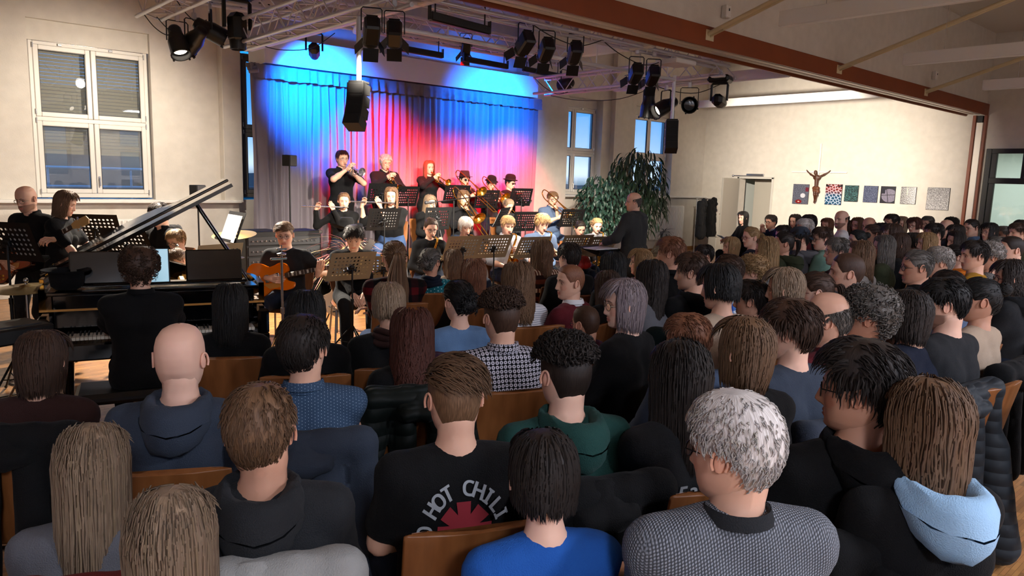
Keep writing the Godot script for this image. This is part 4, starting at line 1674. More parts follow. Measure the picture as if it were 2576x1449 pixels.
var brace_mesh: ArrayMesh
func truss(a: Vector3, b: Vector3, s: float, label: String) -> Node3D:
	var l := a.distance_to(b)
	var root := thing("truss", label, "truss", a)
	var m := mat("truss_alu", Color(0.80, 0.80, 0.82), 0.38, 0.55)
	var z := (b - a).normalized()
	var bs := Basis(Vector3.UP.cross(z).normalized(), Vector3.UP, z)
	root.basis = bs
	for sx in [-1.0, 1.0]:
		for sy in [-1.0, 1.0]:
			var mb := MB.new()
			mb.rod(V(sx * s / 2, sy * s / 2, 0), V(sx * s / 2, sy * s / 2, l), 0.022, -1, 10)
			obj("chord", mb, m, root)
	if brace_mesh == null:
		var q := MB.new()
		q.rod(V(0, 0, 0), V(0, 0, 1), 0.008, -1, 6)
		brace_mesh = q.mesh()
	var n := int(round(l / 0.25))
	var st := l / n
	for i in n:
		var z0 := i * st
		for sx in [-1.0, 1.0]:
			brace(root, V(sx * s / 2, -s / 2 * (1 if i % 2 else -1), z0), V(sx * s / 2, s / 2 * (1 if i % 2 else -1), z0 + st), m)
		for sy in [-1.0, 1.0]:
			brace(root, V(-s / 2 * (1 if i % 2 else -1), sy * s / 2, z0), V(s / 2 * (1 if i % 2 else -1), sy * s / 2, z0 + st), m)
	return root

func brace(root: Node3D, a: Vector3, b: Vector3, m: Material) -> void:
	var o := obj("brace", brace_mesh, m, root)
	var z := (b - a)
	var x := (Vector3.UP if absf(z.normalized().y) < 0.9 else Vector3.RIGHT).cross(z).normalized()
	o.transform = Transform3D(Basis(x, z.normalized().cross(x), z), a)

func cable(a: Vector3, b: Vector3, sag: float, parent: Node3D = null, r := 0.006) -> MB:
	var mb := MB.new()
	mb.tube(spline([a, a.lerp(b, 0.3) - V(0, sag * 0.8, 0), a.lerp(b, 0.7) - V(0, sag, 0.02), b], 5), r, 5)
	return mb

func pendant(x: float, z0: float, z1: float, label: String) -> void:
	var l := absf(z1 - z0)
	var t := thing("pendant_luminaire", label, "lamp", V(x, 3.44, (z0 + z1) / 2), 0.0, "linear pendant lamps hung below the ceiling")
	var mb := MB.new()
	mb.box(V(0, 0.075, 0), V(0.09, 0.15, l), 0.006)
	obj("housing", mb, mat("luminaire_white", Color(0.82, 0.81, 0.79), 0.5), t)
	mb = MB.new()
	mb.box(V(0, 0.0, 0), V(0.07, 0.012, l - 0.04), 0.003)
	obj("diffuser", mb, mat("diffuser_off", Color(0.86, 0.86, 0.85), 0.5), t)
	for s in [-0.4, 0.4]:
		mb = MB.new()
		mb.rod(V(0, 0.15, s * l), V(0, HC - 3.44, s * l), 0.003, -1, 5)
		obj("wire", mb, M.chrome, t)

func yoke(mb: MB, w: float, h: float, r := 0.008) -> void:
	mb.tube(PV([V(-w, 0, 0), V(-w, h * 0.92, 0), V(-w * 0.85, h, 0), V(w * 0.85, h, 0), V(w, h * 0.92, 0), V(w, 0, 0)]), r, 6, true, 0.5)

func emitter(key: String, c: Color, e: float) -> StandardMaterial3D:
	var m := mat(key, Color(0.9, 0.9, 0.9), 0.3)
	m.emission_enabled = true
	m.emission = c
	m.emission_energy_multiplier = e
	return m

func fixture(kind: String, at: Vector3, aim: Vector3, label: String, lit = null) -> Node3D:
	# at: pivot of the lamp head; aim: point it looks at; lit: [energy, angle, colour, soft]
	var nm: String = {"par": "par_can", "fresnel": "fresnel_spotlight", "wash": "led_spotlight", "mover": "moving_head_light"}[kind]
	var root := thing(nm, label, "spotlight", at)
	var blk := mat("lamp_black", Color(0.035, 0.035, 0.037), 0.42, 0.1)
	var d := (aim - at).normalized()
	var flat := V(d.x, 0, d.z).normalized() if V(d.x, 0, d.z).length() > 0.05 else Vector3.BACK
	var yb := Basis(Vector3.UP.cross(flat).normalized(), Vector3.UP, flat)
	var hb := basis_y(d, Vector3.UP)          # local y looks along the beam
	var mb := MB.new()
	match kind:
		"par":
			mb.lathe([Vector2(0.0, -0.2), Vector2(0.055, -0.2), Vector2(0.075, -0.17), Vector2(0.08, -0.1), Vector2(0.105, -0.02), Vector2(0.11, 0.0), Vector2(0.11, 0.17), Vector2(0.118, 0.175), Vector2(0.118, 0.185), Vector2(0.103, 0.185), Vector2(0.1, 0.02)], 20, Transform3D(hb, Vector3.ZERO))
		"wash":
			mb.lathe([Vector2(0.0, -0.14), Vector2(0.06, -0.14), Vector2(0.085, -0.1), Vector2(0.1, 0.0), Vector2(0.115, 0.1), Vector2(0.12, 0.12), Vector2(0.105, 0.12), Vector2(0.1, 0.08)], 20, Transform3D(hb, Vector3.ZERO))
		"fresnel":
			mb.box(V(0, 0, 0), V(0.14, 0.22, 0.155), 0.018, hb)
			for k in 4:
				mb.box(hb * V(0.0, -0.1 + 0.018 * k, 0.082), V(0.1, 0.007, 0.012), 0.0, hb)
			mb.lathe([Vector2(0.062, 0.1), Vector2(0.075, 0.11), Vector2(0.075, 0.14), Vector2(0.06, 0.14), Vector2(0.06, 0.12)], 16, Transform3D(hb, Vector3.ZERO))
		"mover":
			mb.box(V(0, 0, 0), V(0.15, 0.26, 0.16), 0.045, hb)
			mb.lathe([Vector2(0.07, 0.1), Vector2(0.065, 0.17), Vector2(0.058, 0.175), Vector2(0.055, 0.15)], 16, Transform3D(hb, Vector3.ZERO))
	var hd := obj("housing", mb, blk, root)
	mb = MB.new()
	var ly: float = {"par": 0.12, "wash": 0.105, "fresnel": 0.122, "mover": 0.155}[kind]
	mb.lathe([Vector2(0.0, ly + 0.012), Vector2(0.05, ly + 0.008), Vector2(0.078 if kind == "par" or kind == "wash" else 0.055, ly)], 16, Transform3D(hb, Vector3.ZERO))
	var lm: Material = mat("lens_off", Color(0.35, 0.36, 0.38), 0.1, 0.6)
	if lit != null:
		var lc: Color = lit[2]
		lm = emitter("lens_" + lc.to_html(false), lc, 6.0)
	obj("lens", mb, lm, hd)
	if kind == "fresnel":
		for k in 4:
			mb = MB.new()
			var rb := hb * Basis(Vector3.UP, k * PI / 2)
			mb.box(rb * V(0, 0.19, 0.103), V(0.11 if k % 2 else 0.14, 0.12, 0.004), 0.0, rb * Basis(Vector3.RIGHT, 0.55))
			obj("barn_door", mb, blk, hd)
	if kind == "par":
		mb = MB.new()
		for k in 4:
			var a := k * PI / 2 + 0.4
			mb.box(hb * V(cos(a) * 0.122, 0.18, sin(a) * 0.122), V(0.02, 0.035, 0.02), 0.003, hb)
		obj("frame_clip", mb, blk, hd)
	mb = MB.new()
	yoke(mb, {"fresnel": 0.092, "mover": 0.11}.get(kind, 0.125), 0.2 if kind == "fresnel" else 0.23, 0.012 if kind != "mover" else 0.03)
	var yk := MB.new()
	yk.add(mb, Transform3D(yb, Vector3.ZERO))
	obj("yoke", yk, blk, root)
	mb = MB.new()
	if kind == "mover":
		mb.box(V(0, 0.29, 0), V(0.3, 0.1, 0.26), 0.03, yb)
		obj("base", mb, blk, root)
		mb = MB.new()
		mb.box(yb * V(0.13, 0.3, 0.131), V(0.05, 0.03, 0.004), 0.0, yb)
		obj("display", mb, emitter("screen_blue", Color(0.2, 0.7, 1.0), 0.8), root)
		mb = MB.new()
	mb.box(V(0, 0.27 if kind != "mover" else 0.37, 0), V(0.05, 0.08, 0.04), 0.008, yb)
	mb.rod(V(0, 0.27, 0), V(0, 0.42, 0), 0.012)
	obj("clamp", mb, M.truss_alu, root)
	if lit != null:
		spot(root, at + d * (ly + 0.03 if kind != "par" else 0.2), aim, lit[0], lit[1], lit[2], lit[3] if lit.size() > 3 else 0.5, 0.07)
	return root

func led_bar(a: Vector3, b: Vector3, label: String, lits := []) -> void:
	var root := thing("led_bar", label, "spotlight", (a + b) / 2)
	var l := a.distance_to(b)
	var z := (b - a).normalized()
	var bs := Basis(z, Vector3.UP, z.cross(Vector3.UP))
	var mb := MB.new()
	mb.box(Vector3.ZERO, V(l, 0.085, 0.07), 0.012, bs)
	obj("housing", mb, M.lamp_black, root)
	for s in [-1.0, 1.0]:
		mb = MB.new()
		mb.box(bs * V(s * (l / 2 + 0.006), 0.03, 0), V(0.012, 0.13, 0.05), 0.003, bs)
		obj("end_cap", mb, M.lamp_black, root)
		mb = MB.new()
		mb.rod(bs * V(s * l * 0.42, 0.04, 0), bs * V(s * l * 0.42, 0.26, 0), 0.008)
		obj("hanger", mb, M.lamp_black, root)
	var lm: Material = emitter("led_" + (lits[0][2] as Color).to_html(false), lits[0][2], 2.0) if lits else M.lens_off
	for i in 12:
		mb = MB.new()
		mb.ball(bs * V((i - 5.5) * l / 12.5, -0.012, -0.036), V(0.02, 0.02, 0.008), Basis(), 8, 4)
		obj("lens", mb, lm, root)
	for q in lits:
		spot(root, q[4] + V(0, -0.06, -0.02), q[0], q[1], q[3], q[2], 0.9, 0.1)

func line_array(at: Vector3, yaw: float, tilt: float, label: String) -> void:
	var root := thing("line_array_speaker", label, "loudspeaker", at, yaw)
	var mb := MB.new()
	mb.rod(V(0, 0, 0.0), V(0, 0.62, 0.0), 0.024, -1, 12)
	mb.rod(V(0, 0.3, 0.0), V(0, 0.34, 0.0), 0.028, -1, 12)
	obj("hanging_pole", mb, mat("pole_white", Color(0.83, 0.83, 0.84), 0.4, 0.3), root)
	var at2 := Vector3.ZERO
	var ang := 0.06
	for i in 4:
		var h := 0.112
		mb = MB.new()
		var bs := Basis(Vector3.RIGHT, ang)
		var mid := at2 + bs * V(0, -h / 2, 0)
		mb.prism(PackedVector2Array([Vector2(-0.08, -h / 2 + 0.01), Vector2(0.085, -h / 2), Vector2(0.085, h / 2), Vector2(-0.08, h / 2 - 0.01)]), -0.085, 0.085, Transform3D(bs * Basis(Vector3.UP, PI / 2), mid))
		var c := obj("cabinet", mb, mat("speaker_black", Color(0.045, 0.047, 0.05), 0.6), root)
		mb = MB.new()
		mb.box(mid + bs * V(0, 0, -0.083), V(0.155, h - 0.014, 0.012), 0.004, bs)
		obj("grille", mb, mat("grille_black", Color(0.03, 0.03, 0.032), 0.85), c)
		at2 += bs * V(0, -h, 0)
		ang += tilt
	mb = MB.new()
	mb.box(V(0, 0.012, 0), V(0.15, 0.025, 0.16), 0.005)
	obj("fly_bar", mb, M.speaker_black, root)

func rig() -> void:
	truss(V(3.72, 3.48, -9.5), V(3.72, 3.48, -5.75), 0.26, "silver truss reaching from the left window pier towards the timber beam")
	truss(V(2.68, 3.66, -9.35), V(2.68, 3.66, -5.75), 0.26, "silver truss carrying the cluster of par cans by the left window")
	truss(V(9.0, 3.42, -9.5), V(9.0, 3.42, -5.75), 0.26, "silver truss above the potted plants")
	truss(V(2.5, 3.98, -9.44), V(10.2, 3.98, -9.44), 0.26, "long silver truss running above the pelmet")
	truss(V(2.5, 3.56, -5.95), V(9.1, 3.56, -5.95), 0.22, "long silver truss just behind the timber beam")
	var tray := thing("cable_tray", "perforated white cable tray behind the long truss above the pelmet", "cable tray", V(6.4, 3.98, -9.85))
	var mb := MB.new()
	mb.box(V(0, 0, 0), V(7.6, 0.2, 0.012))
	obj("tray_panel", mb, mat("tray_white", Color(0.75, 0.74, 0.75), 0.5), tray)
	mb = MB.new()
	for i in 60:
		for j in 2:
			if i % 5 != 4:
				mb.box(V(-3.7 + i * 0.125, -0.05 + 0.1 * j, 0.007), V(0.03, 0.014, 0.004))
	obj("slot_row", mb, M.black_plastic, tray)
	for k in [[4.15, -10.1, -5.75, "nearest the line array by the piano"], [7.25, -6.85, -5.75, "short one between the fresnel spotlights"], [10.4, -9.0, -5.7, "beside the par cans over the potted plants"], [13.6, -9.4, -5.7, "before the wall with the crucifix"]]:
		pendant(k[0], k[1], k[2] + 0.05, "unlit white linear pendant lamp behind the beam, " + k[3])
	for k in [[4.1, "above the front rows"], [7.15, "beside the first pair of tie rods"], [10.3, "between the second and third tie rods"], [13.45, "near the glass door"]]:
		pendant(k[0], -4.03, 0.6, "unlit white linear pendant lamp over the audience " + k[1])
	# roof tie rods over the audience
	for k in [[7.65, "above the speaker box on the bulkhead"], [11.0, "between two pendant lamps over the audience"], [14.4, "nearest the glass door"]]:
		var t := thing("tie_rod", "cream pair of sloping roof tie rods " + k[1], "tie rod", V(k[0], 3.57, -5.24))
		for s in [-0.035, 0.035]:
			mb = MB.new()
			mb.rod(V(s, 0, 0), V(s, 1.5, 4.8), 0.024, -1, 10)
			obj("rod", mb, mat("tie_cream", Color(0.80, 0.74, 0.60), 0.5), t)
		mb = MB.new()
		mb.box(V(0, 0.0, 0.04), V(0.16, 0.12, 0.012), 0.003)
		mb.box(V(0, 0.03, 0.12), V(0.012, 0.06, 0.2), 0.0, Basis(Vector3.RIGHT, -0.3))
		obj("bracket", mb, M.tie_cream, t)
	for q in [[1827, 30, 0.1, "small white loudspeaker box high on the bulkhead"], [2352, 190, 0.1, "small white sensor box on the bulkhead above the beam end"]]:
		var c := on_z(q[0], q[1], -5.2)
		var t := thing("wall_box", q[3], "box", c)
		mb = MB.new()
		mb.box(Vector3.ZERO, V(0.1, 0.15, 0.08), 0.01)
		obj("case", mb, M.white_paint, t)
		mb = MB.new()
		mb.box(V(0.0, 0.02, 0.042), V(0.016, 0.03, 0.006))
		obj("mark", mb, M.black_plastic, t)
	# curved rail
	var cr := thing("curtain_track", "white suspended curtain rail with bent ends below the truss", "rail", V(6.3, 3.27, -6.42))
	mb = MB.new()
	mb.tube(spline([V(-2.35, 0.0, -0.5), V(-2.5, 0.0, -0.12), V(-2.2, 0.0, 0.0), V(0, 0, 0), V(2.1, 0.0, 0.0), V(2.42, 0.0, -0.06), V(2.5, 0.0, -0.3)], 5), 0.028, 10, true, 0.8)
	obj("rail", mb, M.pole_white, cr) if M.has("pole_white") else obj("rail", mb, mat("pole_white", Color(0.83, 0.83, 0.84), 0.4, 0.3), cr)
	for x in [-1.55, -0.15, 0.75, 1.6, 2.2]:
		mb = MB.new()
		mb.rod(V(x, 0, 0), V(x, 0.4, 0), 0.008)
		obj("hanger_rod", mb, M.pole_white, cr)
	line_array(V(3.72, 2.70, -6.45), 2.2, 0.15, "slim black line array speaker hung on a pole before the blue lit curtain")
	line_array(V(8.71, 2.71, -6.45), 2.3, 0.15, "slim black line array speaker hung on a pole beside the potted plants")
	var warm := Color(1.0, 0.945, 0.87)
	var mid := V(6.6, 1.1, -9.4)
	# front light from the truss behind the beam, lenses turned to the players
	fixture("fresnel", on_z(935, 78, -6.0), V(4.8, 0.9, -8.6), "black fresnel spotlight with barn doors behind the pole of the line array over the guitarist", [FRONT * 0.6, 22.0, warm, 0.7])
	fixture("fresnel", on_z(992, 85, -6.0), V(6.4, 1.0, -10.0), "black fresnel spotlight with barn doors close to the end of the long pendant lamp", [FRONT * 0.6, 22.0, warm, 0.7])
	fixture("fresnel", on_z(1322, 108, -6.0), V(6.2, 1.0, -9.4), "black fresnel spotlight with barn doors, first of three above the suspended rail", [FRONT, 28.0, warm, 0.7])
	fixture("fresnel", on_z(1375, 125, -6.0), V(7.3, 1.0, -9.2), "black fresnel spotlight with barn doors, second of three above the suspended rail", [FRONT, 28.0, warm, 0.7])
	fixture("fresnel", on_z(1447, 132, -6.0), V(8.4, 1.0, -9.2), "black fresnel spotlight with barn doors at the short pendant lamp", [FRONT, 28.0, warm, 0.7])
	fixture("fresnel", on_z(1600, 185, -6.0), V(9.6, 1.1, -9.3), "black fresnel spotlight with raised barn door by the bent rail end", [FRONT, 28.0, warm, 0.7])
	fixture("fresnel", on_z(1643, 190, -6.0), V(10.2, 0.9, -9.4), "black fresnel spotlight hanging upright next to the rail end", [FRONT * 0.6, 24.0, warm, 0.7])
	fixture("mover", V(4.9, 3.5, -9.7), V(5.75, 3.05, -11.3), "black moving head light by the pelmet throwing blue light", [BLUE, 36.0, Color(0.0, 0.42, 1.0), 1.0])
	fixture("wash", on_z(1425, 212, -9.0), V(9.3, 3.05, -11.3), "black led spotlight glowing blue beside the pelmet end", [BLUE * 0.75, 38.0, Color(0.0, 0.42, 1.0), 1.0])
	fixture("par", on_z(447, 105, -9.3), V(3.1, 0.9, -8.0), "black par can, lit, at the outer end of the cluster by the left window", [PARL, 48.0, warm, 0.9])
	fixture("par", on_z(490, 100, -9.3), V(2.5, 1.7, -12.0), "black par can between two others in the cluster by the left window", [PARL * 0.22, 55.0, warm, 0.9])
	fixture("par", on_z(530, 78, -9.3), V(6.0, 2.2, -8.6), "black par can tilted sideways in the cluster by the left window")
	fixture("mover", on_z(597, 72, -9.0), V(3.6, 0.5, -8.9), "large black moving head light hanging in front of the left window pier").scale = Vector3.ONE * 1.4
	fixture("par", V(9.0, 2.98, -7.11), V(9.0, 0.4, -7.4), "black par can pointing straight down over the potted plants")
	fixture("par", V(9.0, 2.95, -6.80), V(5.4, 0.9, -8.2), "black par can, lit, over the potted plants", [PARL, 30.0, warm, 0.8])
	fixture("par", V(9.0, 2.96, -6.39), V(2.0, 1.4, -0.6), "black par can with a clear round lens facing the audience")
	fixture("mover", V(9.0, 2.98, -5.9), V(17.9, 2.0, -8.5), "small black moving head light at the end of the truss over the audience aisle", [ENDW, 25.0, warm, 1.0])
	var red := Color(1.0, 0.03, 0.08)
	led_bar(on_z(1082, 40, -6.0), on_z(1230, 78, -6.0), "long black led bar hung high near the beam")
	var b2 := [on_z(985, 117, -9.3), on_z(1113, 140, -9.3)]
	led_bar(b2[0], b2[1], "black led bar above the pelmet behind the left line array", [[V(6.9, 2.0, -11.35), RED, red, 30.0, b2[1]]])
	var b3 := [on_z(1167, 148, -9.3), on_z(1276, 168, -9.3)]
	led_bar(b3[0], b3[1], "black led bar above the middle of the pelmet", [[V(8.2, 1.5, -11.35), RED, red, 26.0, b3[0]], [V(9.0, 1.3, -11.35), RED, red, 26.0, b3[1]]])
	var b4 := [on_z(1317, 173, -9.3), on_z(1410, 192, -9.3)]
	led_bar(b4[0], b4[1], "black led bar above the right end of the pelmet", [[V(10.1, 1.5, -11.35), RED * 1.3, red, 26.0, b4[1]]])
	var pc := on_z(1172, 118, -9.3)
	fixture("fresnel", pc, pc + V(0.3, -0.6, -0.5), "black profile spotlight in front of the cable tray")
	# cables
	for q in [[V(2.62, 3.55, -9.3), on_z(447, 70, -9.3), 0.12], [V(2.75, 3.55, -9.3), on_z(500, 60, -9.3), 0.16], [V(3.0, 3.8, -9.4), on_z(520, 50, -9.3), 0.1], [V(3.85, 3.4, -9.2), V(5.0, 3.7, -9.3), 0.15], [V(8.6, 3.5, -9.2), V(9.1, 3.3, -8.9), 0.1], [V(9.0, 3.25, -9.2), V(9.0, 3.25, -7.0), 0.14], [V(9.0, 3.3, -7.1), V(9.0, 3.2, -5.9), 0.12], [V(5.4, 3.5, -5.95), V(6.6, 3.45, -5.95), 0.12], [V(6.6, 3.5, -6.0), V(7.9, 3.4, -6.0), 0.14]]:
		tag(obj("lamp_cable", cable(q[0], q[1], q[2]), M.black_plastic), "black lamp cable slung along the lighting rig", "cable", "cables on the lighting rig")
	# lamp panels added out of view to brighten the backs of the audience
	for k in 4:
		var lx: float = [-1.0, 3.2, 7.4, 11.6][k]
		var lt := thing("added_fill_lamp", "white lamp panel at the back of the hall, %s from the left wall" % ["first", "second", "third", "fourth"][k], "lamp", V(lx, 3.7, 2.9))
		mb = MB.new()
		mb.box(V(0, 0.03, 0), V(0.9, 0.06, 0.9), 0.01)
		obj("housing", mb, M.white_paint, lt)
		mb = MB.new()
		mb.box(V(0, -0.006, 0), V(0.84, 0.012, 0.84), 0.002)
		obj("diffuser", mb, emitter("lamp_entrance", Color(0.93, 0.95, 1.0), 1.2), lt)
		mb = MB.new()
		mb.rod(V(0, 0.05, 0), V(0, HC - 3.7, 0), 0.012)
		obj("hanger_rod", mb, M.chrome, lt)
		var al := AreaLight3D.new()
		al.name = "area_light"
		lt.add_child(al)
		al.position = V(0, -0.03, 0)
		al.rotation = V(-PI / 2, 0, 0)
		al.area_size = Vector2(0.8, 0.8)
		al.light_energy = REAR
		al.light_color = Color(0.92, 0.94, 1.0)
		al.area_range = 30.0
		al.shadow_enabled = true
	# white access panel by the beam
	mb = MB.new()
	mb.box(on_z(1700, 158, -5.9), V(0.42, 0.06, 0.34), 0.01)
	tag(obj("projector_shelf", mb, M.white_paint), "flat white shelf box tucked under the timber beam", "shelf")

# ---------- wall decor, heating, plants ----------
func picture(i: int, zc: float, yc: float, w: float, h: float, label: String, f: Callable) -> void:
	var t := thing("picture", label, "picture", V(XE - 0.015, yc, zc), -PI / 2)
	var mb := MB.new()
	mb.box(V(0, 0, 0), V(w, h, 0.025), 0.004)
	obj("backing", mb, mat("picture_edge", Color(0.2, 0.2, 0.22), 0.5), t)
	var p := MB.new()
	for q in [[-1, -1], [1, -1], [1, 1], [-1, 1]]:
		p.put(V(q[0] * (w / 2 - 0.006), q[1] * (h / 2 - 0.006), 0.0145), Vector3.BACK, Vector2(0.5 + q[0] * 0.5, 0.5 - q[1] * 0.5))
	p.tri(0, 1, 2)
	p.tri(0, 2, 3)
	var m := mat("picture_print_%d" % i, Color.WHITE, 0.35)
	m.albedo_texture = paint("pic%d" % i, 96, 128, f)
	obj("print", p, m, t)

func decor() -> void:
	var ns := func(x: float, y: float, k: float) -> float: return fnl.get_noise_2d(x * k, y * k)
	picture(1, -9.16, 1.66, 0.42, 0.5, "grey picture with a white disc and a red spot under the crossbar", func(x, y):
		if Vector2(x - 62, y - 72).length() < 15: return Color(0.75, 0.75, 0.78)
		if Vector2(x - 38, (y - 112) * 1.6).length() < 20: return Color(0.45, 0.08, 0.08) if Vector2(x - 38, (y - 112) * 1.6).length() > 6 else Color(0.8, 0.75, 0.7)
		if x > 76 and y > 18 and y < 46: return Color(0.38, 0.12, 0.18)
		return Color(0.32, 0.33, 0.38) * (1.0 + 0.8 * ns.call(x, y * 3, 1.2)))
	picture(2, -8.32, 1.68, 0.41, 0.5, "picture of a red to blue honeycomb beside the crucifix", func(x, y):
		var best := 99.0
		var sec := 99.0
		for j in 8:
			for i in 6:
				var c := Vector2(i * 18 + (9 if j % 2 else 0) + 6 * sin(i * 7.0 + j), j * 17 + 6 * cos(i * 3.0 + j * 5))
				var d := c.distance_to(Vector2(x, y))
				if d < best: sec = best; best = d
				elif d < sec: sec = d
		var k := clampf(y / 128.0 + 0.15 * ns.call(x, y, 1.0), 0, 1)
		var base := Color(0.8, 0.25, 0.22).lerp(Color(0.16, 0.5, 0.72), smoothstep(0.25, 0.6, k))
		if y < 14 and absf(x - 48) > 48 - y * 3: return Color(0.05, 0.05, 0.06)
		return Color(0.82, 0.8, 0.84).lerp(base, 0.2) if sec - best < 4 else base * 0.55)
	picture(3, -7.89, 1.72, 0.33, 0.39, "dark green picture with curled swirls", func(x, y): return Color(0.16, 0.26, 0.26) * (1.0 + 0.9 * sin(Vector2(x - 60, y - 40).length() * 0.35 + 6 * ns.call(x, y, 1.0))))
	picture(4, -7.44, 1.72, 0.33, 0.39, "dark blue picture with pale broken strokes", func(x, y): return Color(0.7, 0.74, 0.82) if ns.call(x, y * 2.6, 2.6) > 0.22 else Color(0.06, 0.1, 0.22))
	picture(5, -7.05, 1.72, 0.33, 0.39, "black and lilac picture with a dark cross and arc", func(x, y):
		if absf(y - 66 + (x - 48) * 0.08) < 2 or absf(x - 44 - (y - 60) * 0.15) < 2: return Color(0.1, 0.1, 0.12)
		if Vector2(x - 58, y - 70).length() > 52 or (x < 30 and y > 20 and y < 55): return Color(0.09, 0.09, 0.12)
		return Color(0.5, 0.48, 0.55) * (0.9 + 0.3 * ns.call(x, y, 1.5)))
	picture(6, -6.6, 1.72, 0.33, 0.39, "silvery picture with a bright glare and a pale cross", func(x, y):
		if absf(x - 40) < 3 and y < 60: return Color(0.85, 0.84, 0.75)
		return Color.WHITE * clampf(0.45 + 0.9 * ns.call(x, y * 0.8, 2.4) + x / 300.0, 0.1, 0.95))
	picture(7, -5.98, 1.67, 0.46, 0.49, "larger silver and black picture of tangled shapes nearest the partition post", func(x, y):
		var k: float = absf(ns.call(x, y, 2.2))
		return Color.WHITE * clampf(0.9 - 2.6 * k + y / 500.0, 0.12, 0.95) if k < 0.25 else Color(0.3, 0.29, 0.3))
	# cross with carved figure
	var cr := thing("crucifix", "slender white cross with a carved brown wooden figure on the end wall", "crucifix", V(XE - 0.03, 1.5, -8.735))
	var mb := MB.new()
	mb.box(V(0, 0.7, 0), V(0.03, 1.41, 0.035), 0.003)
	obj("upright", mb, M.white_paint, cr)
	mb = MB.new()
	mb.box(V(-0.006, 0.715, 0), V(0.03, 0.035, 1.4), 0.003)
	obj("crossbar", mb, M.white_paint, cr)
	var fx := -0.075
	var b := []
	b.append([V(fx, 0.6, 0), V(fx, 0.33, 0.0), 0.055, 0.04])
	b.append([V(fx, 0.57, -0.05), V(fx, 0.57, 0.05), 0.042, 0.042])
	b.append([V(fx, 0.3, -0.03), V(fx, 0.3, 0.03), 0.045, 0.045])
	b.append([V(fx, 0.6, 0), V(fx - 0.02, 0.665, -0.02), 0.022, 0.022])
	b.append([V(fx - 0.025, 0.68, -0.03), V(fx - 0.025, 0.72, -0.035), 0.04, 0.04])
	for s in [-1.0, 1.0]:
		b.append([V(fx, 0.6, s * 0.06), V(fx + 0.01, 0.655, s * 0.17), 0.026, 0.022])
		b.append([V(fx + 0.01, 0.655, s * 0.17), V(fx + 0.05, 0.725, s * 0.275), 0.021, 0.015])
		b.append([V(fx + 0.05, 0.725, s * 0.275), V(fx + 0.04, 0.76, s * 0.3), 0.016, 0.012])
		b.append([V(fx, 0.29, s * 0.035), V(fx - 0.035, 0.16, s * 0.028 + 0.02), 0.04, 0.03])
		b.append([V(fx - 0.035, 0.16, s * 0.028 + 0.02), V(fx + 0.01, 0.02, s * 0.012), 0.029, 0.018])
		b.append([V(fx + 0.01, 0.02, s * 0.012), V(fx - 0.03, -0.03, s * 0.01), 0.018, 0.014])
	obj("carved_figure", sdf(b, 0.011, 0.02), mat("carved_wood", Color(0.27, 0.14, 0.07), 0.5), cr)
	b = [[V(fx - 0.005, 0.32, -0.04), V(fx - 0.005, 0.32, 0.04), 0.05, 0.05], [V(fx, 0.26, -0.03), V(fx, 0.24, 0.05), 0.048, 0.05]]
	obj("loincloth", sdf(b, 0.012, 0.02), mat("carved_wood_pale", Color(0.36, 0.2, 0.1), 0.5), cr)
	# radiators
	for q in [[V(2.75, 0.2, ZW + 0.22), 1.5, 0.88, 22, "white ribbed radiator under the left window"], [V(16.0, 0.33, ZW + 0.11), 1.85, 0.91, 30, "white flat panel radiator by the coat stand"]]:
		var t := thing("radiator", q[4], "radiator", q[0])
		mb = MB.new()
		mb.box(V(0, q[2] / 2, 0), V(q[1], q[2], 0.06), 0.01)
		obj("panel", mb, M.white_paint, t)
		for sx in [-0.4, 0.4]:
			mb = MB.new()
			mb.box(V(sx * q[1], -q[0].y / 2, 0), V(0.03, q[0].y, 0.03))
			obj("foot", mb, M.white_paint, t)
		var rib := MB.new()
		rib.box(Vector3.ZERO, V(q[1] / q[3] * 0.55, q[2] * 0.96, 0.05), 0.012)
		var rm := rib.mesh()
		for i in q[3]:
			var o := obj("rib", rm, M.white_paint, t)
			o.position = V((i + 0.5 - q[3] / 2.0) * q[1] / q[3], q[2] / 2, 0.04)
	# coat stand with coats near the door
	var cs := thing("coat_stand", "silver coat stand in the corner beside the open door", "coat stand", V(16.75, 0, -11.2))
	mb = MB.new()
	mb.rod(V(-0.35, 0, 0), V(-0.35, 1.45, 0), 0.015)
	mb.rod(V(0.35, 0, 0), V(0.35, 1.45, 0), 0.015)
	mb.rod(V(-0.4, 1.45, 0), V(0.4, 1.45, 0), 0.015)
	for s in [-0.35, 0.35]:
		mb.box(V(s, 0.02, 0), V(0.04, 0.04, 0.5), 0.005)
	obj("frame", mb, M.chrome, cs)
	coat_hung(V(16.55, 1.42, -11.15), M.charcoal, 0.4, "charcoal coat hanging on the coat stand near the door")
	coat_hung(V(16.85, 1.45, -11.05), M.black, 0.35, "black hooded jacket hanging beside the charcoal coat")
	mb = MB.new()
	mb.box(V(0, 0.24, 0), V(0.3, 0.48, 0.24), 0.01)
	var bin := thing("cabinet_box", "pale grey box standing under the hanging coats", "box", V(16.75, 0.0, -10.8))
	obj("case", mb, M.door_grey, bin)

